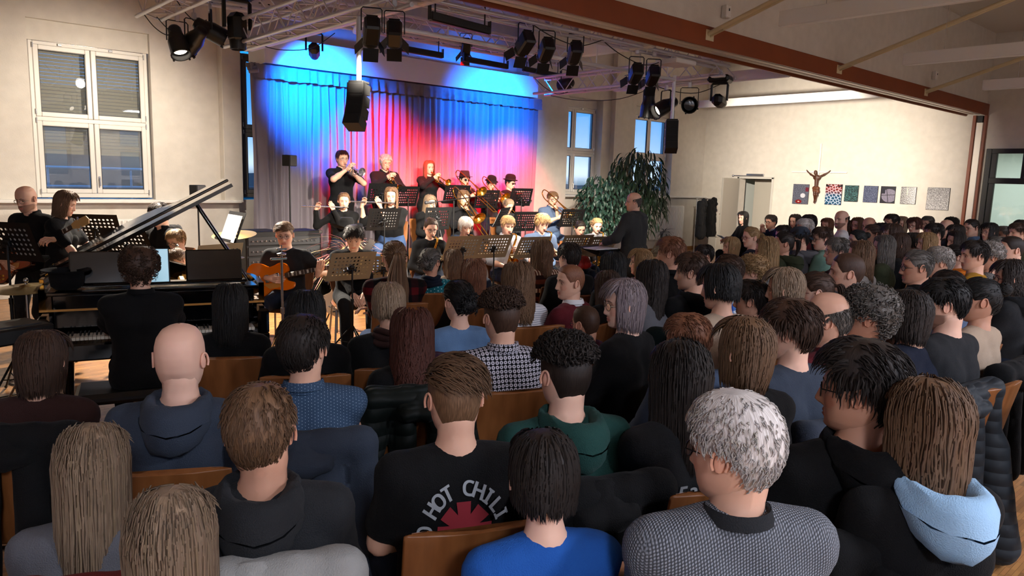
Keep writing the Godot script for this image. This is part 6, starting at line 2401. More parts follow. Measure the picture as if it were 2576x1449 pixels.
		[2002, 539, -7.25, 1, "midlong", "h_dark", "black", "pale person with dark hair next to the dark suit", {"y": 0.8}],
		[1871, 531, -8.4, 1, "bobwave", "h_black", "black", "person with a black bob in black holding pale blue sheets beside the door", {"pose": "paper", "t": 1.05, "y": 1.35}],
	]
	var seats := {}
	var skins := ["skin1", "skin2", "skin1", "skin3"]
	var i := 0
	for a in A:
		i += 1
		var x: Dictionary = a[8]
		# depth along the sight line from how large each head shows
		var top := EYE + (on_z(a[0], a[1], a[2]) - EYE) * near_by(a[0])
		var th := atan2(-(T0.x - top.x), -(T0.z - top.z))
		var turn: float = x.get("t", clampf(th * (0.85 if th < 0 else 0.5), -0.65, 0.55))
		var hy: float = x.get("y", 0.0)
		hy = snappedf(hy - (turn if absf(turn) > 0.8 else 0.0), 0.1)
		var pose: String = x.get("pose", ["lap", "lap", "cross", "back"][i % 4])
		var o := {"at": V(top.x, 0, top.z), "turn": turn, "s": top.y / 1.335, "label": a[7], "f": a[3] == 1, "hair": a[4], "hcol": M[a[5]] if not x.has("stub") else M.h_stubble, "brow": B.call(a[5]), "shirt": M[a[6]], "skin": M[skins[i % 4]], "key": pose, "sleeve": x.get("sleeve", "long"), "head": V(snappedf(-0.04 * (i % 3), 0.04), hy, 0), "pants": M[["jeans_dark", "black", "jeans", "charcoal"][i % 4]]}
		if pose == "chin":
			o.merge({"lean": 0.3, "hl": V(-0.03, 0.98, -0.30), "hr": V(0.03, 0.97, -0.31), "dl": V(0.25, 1, -0.1), "dr": V(-0.25, 1, -0.1), "nl": V(1, 0, 0), "nr": V(-1, 0, 0), "cl": 0.35, "cr": 0.35})
		elif pose == "paper":
			o.merge({"lean": 0.05, "hl": V(-0.1, 0.78, -0.34), "hr": V(0.1, 0.78, -0.34)})
		else:
			o.merge(POSES[pose])
		if o.s < 0.94:
			o.s = top.y / 1.335
		for e in ["hood", "collar", "scarf", "glasses"]:
			if x.has(e):
				o[e] = M[x[e]]
		if x.has("beard"):
			o.beard = true
		if x.has("loose"):
			o.loose = x.loose
			o.key += "L"
		var ho: Vector3 = figure(o).head.origin
		o.at = V(top.x, 0, top.z) - Basis(Vector3.UP, turn) * V(ho.x, 0, ho.z) * o.s
		seats["%d,%d" % [a[0], a[1]]] = [o.at, turn]
		var p := person(o)
		if x.has("cap"):
			backward_cap(p)
		if x.has("print"):
			back_print(p, x.print, o.sleeve)
		if pose == "paper":
			var mb := MB.new()
			mb.box(V(0, 0, 0), V(0.21, 0.003, 0.15), 0.0, Basis(Vector3.RIGHT, 0.5))
			var pp := tag(obj("programme_sheet", mb, mat("paper_blue", Color(0.55, 0.75, 0.88), 0.8)), "pale blue programme sheets held by the person beside the door", "paper")
			pp.position = p.to_global(V(0, 0.83, -0.44))
			pp.rotation.y = turn
		# chair under each
		var cl := "plywood chair under the " + String(a[7]).trim_prefix("person ").trim_prefix("child ")
		var words := cl.split(" ")
		chair(" ".join(words.slice(0, 16)), o.at + V(sin(turn), 0, cos(turn)) * 0.03 * o.s, turn, "plywood chairs of the audience")
	# coats on chair backs
	cloth("cream", Color(0.55, 0.55, 0.54))
	cloth("green_puffer", Color(0.06, 0.085, 0.075), "puffer")
	cloth("plum_puffer", Color(0.25, 0.15, 0.23), "puffer")
	cloth("green_dark", Color(0.05, 0.1, 0.1))
	cloth("slate_puffer", Color(0.12, 0.14, 0.16), "puffer")
	cloth("white_puffer", Color(0.6, 0.57, 0.55), "puffer")
	for q in [["std", 226, 1073, -1.85, -0.4, "red_dark", "rust red quilted jacket over the chair of the long ash blond hair"], ["std", 651, 969, -1.67, -0.4, "cream", "cream fleece jacket with a brown patch over the chair of the charcoal hood"], ["std", 762, 796, -2.42, -0.4, "slate", "slate grey jacket over the chair of the blue dotted shirt"], ["std", 1037, 782, -2.67, -0.35, "green_puffer", "dark green quilted coat over the chair of the dark red curls"], ["std", 1155, 704, -3.11, -0.3, "plum_puffer", "mauve quilted jacket over the chair of the soft blue sweater"], ["std", 1425, 849, -1.67, -0.35, "black", "black jacket over the chair of the dark green hoodie"], ["std", 2176, 865, -1.0, 0.0, "black", "black coat over the chair of the black hooded top"], ["std", 1642, 655, -3.11, -0.1, "green_dark", "dark green coat over the chair of the long wavy dark hair"], ["std", 1995, 759, -1.7, 0.0, "slate", "slate coat over the chair of the slate jumper"], ["big", 2292, 729, -1.6, 0.0, "slate_puffer", "long dark quilted coat trailing from the chair of the dark brown bob"], ["std", 2471, 697, -1.5, 0.1, "black", "black coat over the chair of the low-necked beige top"], ["std", 2560, 730, -1.2, 0.1, "white_puffer", "white quilted coat at the aisle end"], ["std", 2255, 640, -2.45, 0.1, "red_dark", "red fleece over a chair back beside the black jacket"], ["std", 99, 833, -2.9, -0.35, "black", "black jacket over the chair of the rounded brown bob"]]:
		var c := EYE + (on_z(q[1], q[2], q[3]) - EYE) * near_by(q[1])
		var mm: Material = M[q[5]]
		var st: Array = seats.get("%d,%d" % [q[1], q[2]], [V(c.x, 0, c.z), q[4]])
		var ct := coat(q[0], st[0], st[1], mm, q[6])
		if q[5] == "cream":
			var mb := MB.new()
			mb.box(V(-0.04, 0.8, 0.40), V(0.07, 0.16, 0.012), 0.003, Basis(Vector3.RIGHT, 0.06))
			obj("patch", mb, mat("patch_brown", Color(0.22, 0.13, 0.09), 0.8), ct)

func backward_cap(p: Node3D) -> void:
	var F: Dictionary = p.get_meta("F")
	var mb := MB.new()
	mb.lathe([Vector2(0.096, 0.035), Vector2(0.1, 0.06), Vector2(0.093, 0.1), Vector2(0.06, 0.138), Vector2(0.0, 0.148)], 20, Transform3D(Basis.from_scale(V(0.9, 1, 1.12)), V(0, 0, 0.004)))
	var c := obj("baseball_cap", mb, M.slate, p)
	c.transform = F.head
	mb = MB.new()
	var q := PackedVector3Array()
	for j in 4:
		for i in 9:
			var t := lerpf(-0.9, 0.9, i / 8.0)
			q.append(V(sin(t) * (0.09 + 0.004 * j), 0.045 - 0.012 * j - 0.01 * t * t, cos(t) * 0.1 + 0.022 * j * (1.0 - 0.3 * t * t)))
	mb.grid(q, 9, 4)
	obj("peak", mb, M.slate, c)

func back_print(p: Node3D, kind: int, sleeve: String) -> void:
	var F: Dictionary = p.get_meta("F")
	var bones := shirt_bones(F, sleeve)
	var cy: float = F.hip.y
	var wh := mat("print_white", Color(0.62, 0.64, 0.66), 0.8)
	var rd := mat("print_red", Color(0.55, 0.12, 0.17), 0.8)
	var word: String = ["D HOT CHILI", "OTION", "Ea"][kind - 1]
	for k in word.length():
		if word[k] == " ":
			continue
		var mb := MB.new()
		if kind == 1:
			var a := PI * 0.5 + 1.52 - 2.75 * k / (word.length() - 1)
			letter(mb, word[k], 0.062, Vector2(cos(a) * 0.118, cy + 0.30 + sin(a) * 0.118), a - PI / 2)
		elif kind == 2:
			letter(mb, word[k], 0.05, Vector2(-0.03 + 0.036 * k, cy + 0.2), 0.04)
		else:
			letter(mb, word[k], 0.075, Vector2(-0.05 + 0.045 * k, cy + 0.30), -0.05)
		obj("printed_letter", lay(bones, mb), wh, p)
	if kind == 1:
		# eight-armed star below the arched lettering
		var mb := MB.new()
		for k in 8:
			var a := k * PI / 4
			bar2(mb, Vector2(0, cy + 0.30), Vector2(cos(a) * 0.082, cy + 0.30 + sin(a) * 0.082), 0.03, 0.044)
		obj("printed_star", lay(bones, mb, 0.0075), rd, p)
	elif kind == 2:
		var mb := MB.new()
		bar2(mb, Vector2(-0.05, cy + 0.245), Vector2(0.1, cy + 0.265), 0.004, 0.008)
		obj("printed_stroke", lay(bones, mb), wh, p)

# ---------- instruments ----------
func trumpet_mesh(root: Node3D, m: Material) -> void:
	var mb := MB.new()
	mb.tube(PV([V(0, 0, 0), V(0, 0, -0.02), V(0, 0, -0.06)]), PackedFloat32Array([0.013, 0.008, 0.005]), 10)
	mb.tube(spline([V(0, 0, -0.05), V(0, 0, -0.3), V(0, -0.02, -0.345), V(0, -0.045, -0.36), V(0, -0.07, -0.345), V(0, -0.09, -0.3), V(0, -0.09, -0.12), V(0, -0.075, -0.075), V(0, -0.045, -0.06), V(0, -0.018, -0.075), V(0, -0.004, -0.12)], 3), 0.0062, 8)
	obj("leadpipe", mb, m, root)
	mb = MB.new()
	mb.lathe([Vector2(0.006, 0.12), Vector2(0.007, 0.3), Vector2(0.011, 0.38), Vector2(0.02, 0.44), Vector2(0.037, 0.475), Vector2(0.062, 0.49), Vector2(0.058, 0.488), Vector2(0.033, 0.47), Vector2(0.012, 0.4)], 20, Transform3D(Basis(Vector3.RIGHT, -PI / 2), V(0, -0.004, 0)))
	obj("bell", mb, m, root)
	for k in 3:
		mb = MB.new()
		mb.rod(V(0.012, -0.11, -0.17 - k * 0.028), V(0.012, 0.02, -0.17 - k * 0.028), 0.0115, -1, 10)
		mb.rod(V(0.012, 0.02, -0.17 - k * 0.028), V(0.012, 0.045, -0.17 - k * 0.028), 0.004, -1, 6)
		mb.lathe([Vector2(0.0, 0.05), Vector2(0.009, 0.05), Vector2(0.009, 0.044), Vector2(0.0, 0.044)], 10, Transform3D(Basis(), V(0.012, 0, -0.17 - k * 0.028)))
		obj("valve", mb, m, root)

func trombone_mesh(root: Node3D, m: Material, ext := 0.25) -> void:
	var mb := MB.new()
	mb.tube(PV([V(0, 0, 0), V(0, 0, -0.02), V(0, 0, -0.07)]), PackedFloat32Array([0.016, 0.009, 0.006]), 10)
	for x in [0.0, 0.08]:
		mb.rod(V(x, 0, -0.04), V(x, 0, -0.72), 0.0065, -1, 8)
	obj("inner_slide", mb, m, root)
	mb = MB.new()
	var e := -0.72 - ext
	mb.tube(spline([V(0, 0, -0.15 - ext), V(0, 0, e), V(0.015, 0, e - 0.03), V(0.04, 0, e - 0.042), V(0.065, 0, e - 0.03), V(0.08, 0, e), V(0.08, 0, -0.15 - ext)], 3), 0.0085, 8)
	mb.rod(V(0, 0, -0.17 - ext), V(0.08, 0, -0.17 - ext), 0.006, -1, 6)
	obj("outer_slide", mb, m, root)
	mb = MB.new()
	mb.tube(spline([V(0.08, 0, -0.02), V(0.1, 0.0, 0.16), V(0.1, 0.03, 0.27), V(0.1, 0.08, 0.3), V(0.1, 0.13, 0.27), V(0.1, 0.15, 0.16), V(0.1, 0.15, -0.1)], 3), 0.009, 8)
	obj("tuning_slide", mb, m, root)
	mb = MB.new()
	mb.lathe([Vector2(0.009, 0.1), Vector2(0.013, 0.28), Vector2(0.022, 0.38), Vector2(0.042, 0.46), Vector2(0.075, 0.51), Vector2(0.108, 0.53), Vector2(0.104, 0.527), Vector2(0.07, 0.505), Vector2(0.03, 0.42)], 24, Transform3D(Basis(Vector3.RIGHT, -PI / 2), V(0.1, 0.15, 0)))
	mb.rod(V(0.1, 0.15, -0.12), V(0.08, 0.0, -0.06), 0.005, -1, 6)
	obj("bell", mb, m, root)

func sax_mesh(root: Node3D, m: Material, k := 1.0) -> void:
	var mb := MB.new()
	mb.tube(PV([V(0, 0, 0.01), V(0, 0.004, -0.02), V(0, 0.008, -0.07)]), PackedFloat32Array([0.005, 0.011, 0.012]), 10)
	obj("mouthpiece", mb, M.black_plastic, root)
	mb = MB.new()
	mb.tube(spline([V(0, 0.008, -0.06), V(0, 0.02, -0.12), V(0, 0.012, -0.17), V(0.01, -0.03, -0.19)], 4), PackedFloat32Array([0.008, 0.008, 0.009, 0.009, 0.009, 0.01, 0.01, 0.011, 0.011, 0.012, 0.012, 0.012, 0.013]), 10)
	obj("neck", mb, m, root)
	mb = MB.new()
	var p := spline([V(0.01, -0.03, -0.19), V(0.04, -0.2 * k, -0.16), V(0.085, -0.45 * k, -0.13), V(0.1, -0.55 * k, -0.13), V(0.105, -0.6 * k, -0.16), V(0.105, -0.61 * k, -0.2), V(0.1, -0.57 * k, -0.245), V(0.09, -0.47 * k, -0.26), V(0.08, -0.36 * k, -0.27), V(0.072, -0.29 * k, -0.29), V(0.07, -0.265 * k, -0.3)], 4)
	var r := PackedFloat32Array()
	for i in p.size():
		var s := float(i) / (p.size() - 1)
		r.append(0.013 + 0.032 * pow(s, 1.1) + (0.024 * pow(maxf(0.0, (s - 0.9) / 0.1), 1.6) if s > 0.9 else 0.0))
	mb.tube(p, r, 14, false)
	obj("horn_body", mb, m, root)
	mb = MB.new()
	for i in range(4, 30):
		var s := float(i) / 44.0
		var c := p[i]
		mb.lathe([Vector2(0.0, 0.0), Vector2(0.012 + 0.012 * s, 0.0), Vector2(0.012 + 0.012 * s, 0.006), Vector2(0.0, 0.008)], 10, Transform3D(basis_y(V(-0.3 + 0.6 * (i % 3), 0.1, -1.0)), c + V(0, 0, -r[i] - 0.003)))
	for x in [-0.012, 0.012]:
		mb.rod(p[3] + V(x + 0.02, 0, -0.02), p[15] + V(x + 0.03, 0, -0.02), 0.003, -1, 6)
	for i in [18, 24, 30]:
		mb.tube(PV([p[mini(i, p.size() - 1)] + V(0.03, 0.05, 0), p[mini(i, p.size() - 1)] + V(0.05, 0, 0), p[mini(i, p.size() - 1)] + V(0.03, -0.05, 0)]), 0.003, 5)
	obj("keywork", mb, m, root)

func flute_mesh(root: Node3D, m: Material) -> void:
	var mb := MB.new()
	mb.rod(V(-0.06, 0, 0), V(0.6, 0, 0), 0.0095, -1, 10)
	mb.box(V(0, 0.008, -0.006), V(0.03, 0.006, 0.02), 0.002)
	obj("tube", mb, m, root)
	mb = MB.new()
	for i in 14:
		mb.lathe([Vector2(0.0, 0.0), Vector2(0.008, 0.0), Vector2(0.008, 0.005), Vector2(0.0, 0.005)], 8, Transform3D(Basis(), V(0.14 + i * 0.03, 0.009, -0.002)))
	mb.rod(V(0.12, 0.008, 0.009), V(0.56, 0.008, 0.009), 0.0025, -1, 5)
	obj("keywork", mb, m, root)

func guitar(label: String, body_m: Material, hollow: bool, bass := false) -> Node3D:
	# lies in its own xy plane: neck along +x, front faces +z
	var t := thing("electric_bass" if bass else "electric_guitar", label, "bass guitar" if bass else "guitar")
	var pts := []
	var sh := [[-0.2, 0.0], [-0.19, 0.11], [-0.13, 0.165], [-0.05, 0.155], [0.02, 0.11], [0.08, 0.115], [0.14, 0.13], [0.19, 0.10], [0.2, 0.045], [0.165, 0.02], [0.165, -0.03], [0.19, -0.055], [0.235, -0.08], [0.215, -0.125], [0.15, -0.14], [0.08, -0.12], [0.02, -0.11], [-0.05, -0.15], [-0.13, -0.165], [-0.19, -0.11]]
	if bass:
		sh = [[-0.24, 0.0], [-0.22, 0.11], [-0.14, 0.165], [-0.04, 0.14], [0.04, 0.105], [0.12, 0.12], [0.2, 0.16], [0.25, 0.15], [0.24, 0.11], [0.18, 0.05], [0.17, -0.04], [0.19, -0.075], [0.24, -0.11], [0.22, -0.14], [0.13, -0.13], [0.04, -0.11], [-0.04, -0.14], [-0.12, -0.17], [-0.2, -0.13]]
	for q in sh:
		pts.append(V(q[0], q[1], 0))
	pts.append(pts[0])
	var sp := spline(pts, 3)
	var poly := PackedVector2Array()
	for i in sp.size() - 1:
		poly.append(Vector2(sp[i].x, sp[i].y))
	var mb := MB.new()
	mb.prism(poly, -0.024, 0.02, Transform3D(), true)
	obj("guitar_body", mb, body_m, t)
	mb = MB.new()
	var inner := PackedVector2Array()
	for q in poly:
		inner.append(q * 0.94)
	mb.prism(inner, 0.02, 0.026, Transform3D(), true)
	obj("top_plate", mb, body_m if not bass else mat("sunburst", Color(0.6, 0.25, 0.06), 0.2), t)
	mb = MB.new()
	var nl := 0.48 if not bass else 0.62
	mb.box(V(0.16 + nl / 2, 0, 0.018), V(nl, 0.046, 0.022), 0.006)
	obj("neck", mb, mat("fretboard", Color(0.2, 0.11, 0.06), 0.4), t)
	mb = MB.new()
	for i in 12:
		mb.box(V(0.2 + nl * i / 13.0, 0, 0.0295), V(0.018 if i % 2 else 0.003, 0.03 if i % 2 else 0.044, 0.002))
	obj("inlay", mb, mat("pearl", Color(0.85, 0.83, 0.78), 0.3), t)
	mb = MB.new()
	mb.prism(PackedVector2Array([Vector2(0, -0.022), Vector2(0.05, -0.042), Vector2(0.16, -0.04), Vector2(0.175, 0), Vector2(0.16, 0.04), Vector2(0.05, 0.042), Vector2(0, 0.022)]), -0.008, 0.008, Transform3D(Basis(Vector3.UP, 0.15), V(0.16 + nl, 0, 0.018)))
	obj("headstock", mb, M.fretboard if not bass else mat("maple", Color(0.72, 0.55, 0.33), 0.4), t)
	for i in 6 if not bass else 4:
		mb = MB.new()
		var sd := 1.0 if i % 2 else -1.0
		mb.rod(V(0.2 + nl + (i / 2) * 0.038, sd * 0.03, 0.014), V(0.2 + nl + (i / 2) * 0.038, sd * 0.062, 0.012), 0.006, 0.009, 8)
		obj("tuner", mb, M.chrome, t)
	for x in [0.09, -0.01]:
		mb = MB.new()
		mb.box(V(x, 0, 0.03), V(0.036, 0.075, 0.014), 0.003)
		obj("pickup", mb, M.chrome if not bass else M.black_plastic, t)
	mb = MB.new()
	mb.box(V(-0.08, 0, 0.032), V(0.018, 0.085, 0.016), 0.003)
	mb.box(V(-0.13, 0, 0.032), V(0.02, 0.08, 0.012), 0.003)
	obj("bridge", mb, M.chrome, t)
	for q in [[-0.09, -0.1], [-0.13, -0.085], [-0.14, -0.12], [-0.1, -0.13]]:
		mb = MB.new()
		mb.lathe([Vector2(0.012, 0.0), Vector2(0.011, 0.012), Vector2(0.0, 0.013)], 10, Transform3D(Basis(Vector3.RIGHT, PI / 2), V(q[0], q[1], 0.026)))
		obj("knob", mb, mat("knob_gold", Color(0.75, 0.55, 0.2), 0.3, 0.6) if not hollow else M.black_plastic, t)
	mb = MB.new()
	for i in 6 if not bass else 4:
		var y := (i - 2.5) * 0.008 if not bass else (i - 1.5) * 0.012
		mb.rod(V(-0.13, y, 0.04), V(0.16 + nl, y * 0.8, 0.032), 0.0008, -1, 3)
	obj("strings", mb, M.chrome, t)
	mb = MB.new()
	mb.prism(PackedVector2Array([Vector2(-0.05, -0.05), Vector2(0.08, -0.045), Vector2(0.13, -0.06), Vector2(0.1, -0.1), Vector2(0.0, -0.1)]), 0.027, 0.031)
	obj("pickguard", mb, mat("guard_tan", Color(0.75, 0.5, 0.2), 0.3) if not hollow else M.pearl, t)
	return t

# ---------- music stands ----------
func perforated(w: float, h: float, nx: int, ny: int, hole: float) -> MB:
	var mb := MB.new()
	var cw := w / nx
	var chh := h / ny
	for face_z in [0.0, -0.004]:
		var nz := V(0, 0, 1 if face_z == 0.0 else -1)
		for i in nx:
			for j in ny:
				var c := V((i + 0.5) * cw - w / 2, (j + 0.5) * chh - h / 2, face_z)
				var e := i == 0 or j == 0 or i == nx - 1 or j == ny - 1
				if e:
					mb.face([c + V(-cw / 2, -chh / 2, 0), c + V(cw / 2, -chh / 2, 0), c + V(cw / 2, chh / 2, 0), c + V(-cw / 2, chh / 2, 0)], nz)
				else:
					var s := mb.v.size()
					for k in 8:
						var a := k * PI / 4
						var ou := V(clampf(cos(a) * 1.42, -1, 1) * cw / 2, clampf(sin(a) * 1.42, -1, 1) * chh / 2, 0)
						mb.put(c + ou, nz)
						mb.put(c + V(cos(a) * hole, sin(a) * hole, 0), nz)
					for k in 8:
						var q := (k + 1) % 8
						mb.tri(s + k * 2, s + q * 2, s + q * 2 + 1)
						mb.tri(s + k * 2, s + q * 2 + 1, s + k * 2 + 1)
	return mb

var stand_proto := {}
func music_stand(label: String, at: Vector3, turn: float, h: float, tilt: float, kind := "stand_black", paper := 0) -> Node3D:
	var key := "%s %.2f %.2f" % [kind, h, tilt]
	var t: Node3D
	if stand_proto.has(key):
		t = copy(stand_proto[key], label, at, turn, "perforated music stands")
	else:
		t = thing("music_stand", label, "music stand", at, turn, "perforated music stands")
		stand_proto[key] = t
		var m: Material = mat(kind, Color(0.05, 0.05, 0.055) if kind == "stand_black" else Color(0.60, 0.53, 0.41), 0.5, 0.2)  # paler kind: warm stage light put into the colour of dark stands
		# turn 0: players read from +z side... the desk's back faces -z
		var b := Basis(Vector3.RIGHT, -tilt)
		var c := V(0, h, 0.02)
		if not stand_proto.has("desk"):
			stand_proto.desk = perforated(0.49, 0.34, 12, 8, 0.0125).mesh()
		var d := obj("desk", stand_proto.desk, m, t)
		d.transform = Transform3D(b, c)
		var mb := MB.new()
		mb.box(c + b * V(0, -0.172, 0.03), V(0.49, 0.004, 0.06), 0.0, b)
		mb.box(c + b * V(0, -0.16, 0.06), V(0.49, 0.025, 0.004), 0.0, b)
		obj("ledge", mb, m, t)
		mb = MB.new()
		mb.box(c + b * V(0, -0.03, -0.02), V(0.05, 0.09, 0.03), 0.006, b)
		mb.rod(c + b * V(-0.05, -0.03, -0.025), c + b * V(0.05, -0.03, -0.025), 0.012)
		mb.rod(c + b * V(0.05, -0.03, -0.03), c + b * V(0.08, -0.05, -0.03), 0.006)
		obj("tilter", mb, M.stand_black if M.has("stand_black") else mat("stand_black", Color(0.05, 0.05, 0.055), 0.5, 0.2), t)
		mb = MB.new()
		mb.rod(V(0, 0.12, 0), V(0, h * 0.62, 0), 0.014)
		mb.rod(V(0, h * 0.6, 0), V(0, h - 0.03, 0.0), 0.009)
		mb.rod(V(0, h * 0.6, 0), V(0, h * 0.64, 0), 0.018)
		obj("pole", mb, M.stand_black, t)
		for k in 3:
			mb = MB.new()
			var a := k * TAU / 3 + 0.5
			mb.rod(V(0, 0.32, 0), V(cos(a) * 0.27, 0.01, sin(a) * 0.27), 0.009, 0.009, 6)
			mb.rod(V(0, 0.13, 0), V(cos(a) * 0.14, 0.16, sin(a) * 0.14), 0.005, -1, 5)
			mb.ball(V(cos(a) * 0.27, 0.014, sin(a) * 0.27), V(0.013, 0.013, 0.013), Basis(), 6, 4)
			obj("leg", mb, M.stand_black, t)
	for k in paper:
		var pm := MB.new()
		var b2 := Basis(Vector3.UP, turn) * Basis(Vector3.RIGHT, -tilt)
		pm.box(V(0, 0, 0), V(0.21, 0.297, 0.0015), 0.0)
		var pp := tag(obj("sheet_music", pm, sheet_mat()), "%s on the %s" % [["printed music sheet", "second music sheet"][k], " ".join(label.split(" ").slice(0, 11))], "paper")
		pp.transform = Transform3D(b2, at + Basis(Vector3.UP, turn) * V(0, h, 0.02) + b2 * V(-0.11 + 0.215 * k, -0.02, 0.012))
	return t

func sheet_mat() -> StandardMaterial3D:
	if M.has("sheet"):
		return M.sheet
	var m := mat("sheet", Color(0.92, 0.91, 0.88), 0.8)
	m.albedo_texture = paint("staves", 128, 180, func(x, y): return Color(0.25, 0.25, 0.25) if x > 10 and x < 118 and y > 14 and ((y % 22 < 11 and y % 22 % 3 == 0) or (fnl.get_noise_2d(x * 14.0, y * 5.0) > 0.33 and y % 22 < 13)) else Color.WHITE)
	return m

# ---------- players ----------
func player(o: Dictionary) -> Node3D:
	# wind players: o.inst, o.aim (local direction of the horn), hands follow the horn
	var inst: String = o.get("inst", "")
	o.group = "players of the band"
	if inst:
		var F := figure(o)
		var mouth: Vector3 = F.head * V(0, -0.075, -0.108)
		var aim: Vector3 = (o.get("aim", V(0, -0.2, -1)) as Vector3).normalized()
		var b := Basis.looking_at(aim, Vector3.UP)
		match inst:
			"trumpet":
				o.merge({"hl": mouth + b * V(-0.045, -0.10, -0.16), "hr": mouth + b * V(0.06, -0.045, -0.16), "dl": b * V(0.45, 0.75, -0.35), "dr": b * V(-0.3, 0.75, -0.45), "nl": b * V(1, 0, -0.3), "nr": b * V(-1, 0, -0.2), "cl": 0.9, "cr": 0.75, "pl": V(-1, -0.8, 0), "pr": V(1, -0.8, 0)}, false)
			"trombone":
				o.merge({"hl": mouth + b * V(-0.05, -0.09, -0.05), "hr": mouth + b * V(0.1, -0.08, -0.30), "dl": b * V(0.45, 0.8, -0.3), "dr": b * V(-0.4, 0.7, -0.5), "nl": b * V(1, 0, 0), "nr": b * V(-1, 0, 0), "cl": 0.9, "cr": 0.7}, false)
			"sax":
				b = Basis.looking_at(V(aim.x, aim.y * 0.3, aim.z).normalized(), Vector3.UP)
				o.merge({"hl": mouth + b * V(-0.045, -0.2, -0.15), "hr": mouth + b * V(0.06, -0.44, -0.09), "dl": b * V(0.5, 0.3, -0.8), "dr": b * V(0.1, 0.1, -1), "nl": b * V(1, 0.2, 0), "nr": b * V(0, 0, -1), "cl": 0.75, "cr": 0.7}, false)
			"flute":
				var fx := b.x
				o.merge({"hl": mouth + fx * 0.15 + b * V(0, -0.05, 0.01), "hr": mouth + fx * 0.40 + b * V(0, -0.05, 0.03), "dl": b * V(0.4, 0.9, -0.1), "dr": b * V(-0.4, 0.9, -0.1), "nl": b * V(0.2, 0, 1), "nr": b * V(0, 0, -1), "cl": 0.6, "cr": 0.6, "pl": V(-0.6, -0.9, -0.1), "pr": V(0.9, -0.7, -0.1)}, false)
		var p := person(o)
		var nm: String = {"trumpet": "trumpet", "trombone": "trombone", "sax": "saxophone", "flute": "flute"}[inst]
		var t := thing(nm, o.ilabel, nm)
		t.global_transform = p.global_transform * Transform3D(b, mouth)
		var mm: Material = o.get("imat", M.brass)
		match inst:
			"trumpet": trumpet_mesh(t, mm)
			"trombone": trombone_mesh(t, mm, o.get("ext", 0.2))
			"sax": sax_mesh(t, mm, o.get("big", 1.0))
			"flute": flute_mesh(t, mm)
		return p
	return person(o)

func hat(p: Node3D, kind: String, m: Material) -> void:
	var F: Dictionary = p.get_meta("F")
	var mb := MB.new()
	var sc := Transform3D(Basis.from_scale(V(0.9, 1, 1.12)), V(0, 0, 0.004))
	if kind == "bowler":
		mb.lathe([Vector2(0.135, 0.072), Vector2(0.14, 0.066), Vector2(0.13, 0.058), Vector2(0.098, 0.056), Vector2(0.1, 0.09), Vector2(0.098, 0.13), Vector2(0.08, 0.165), Vector2(0.045, 0.18), Vector2(0.0, 0.184)], 24, sc)
	else:
		mb.lathe([Vector2(0.15, 0.062), Vector2(0.155, 0.056), Vector2(0.13, 0.052), Vector2(0.098, 0.056), Vector2(0.1, 0.08), Vector2(0.088, 0.15), Vector2(0.076, 0.168), Vector2(0.05, 0.16), Vector2(0.0, 0.15)], 24, sc)
	var h := obj("hat", mb, m, p)
	h.transform = F.head
	mb = MB.new()
	mb.lathe([Vector2(0.102, 0.06), Vector2(0.103, 0.085)], 24, sc)
	obj("hat_band", mb, M.charcoal, h)

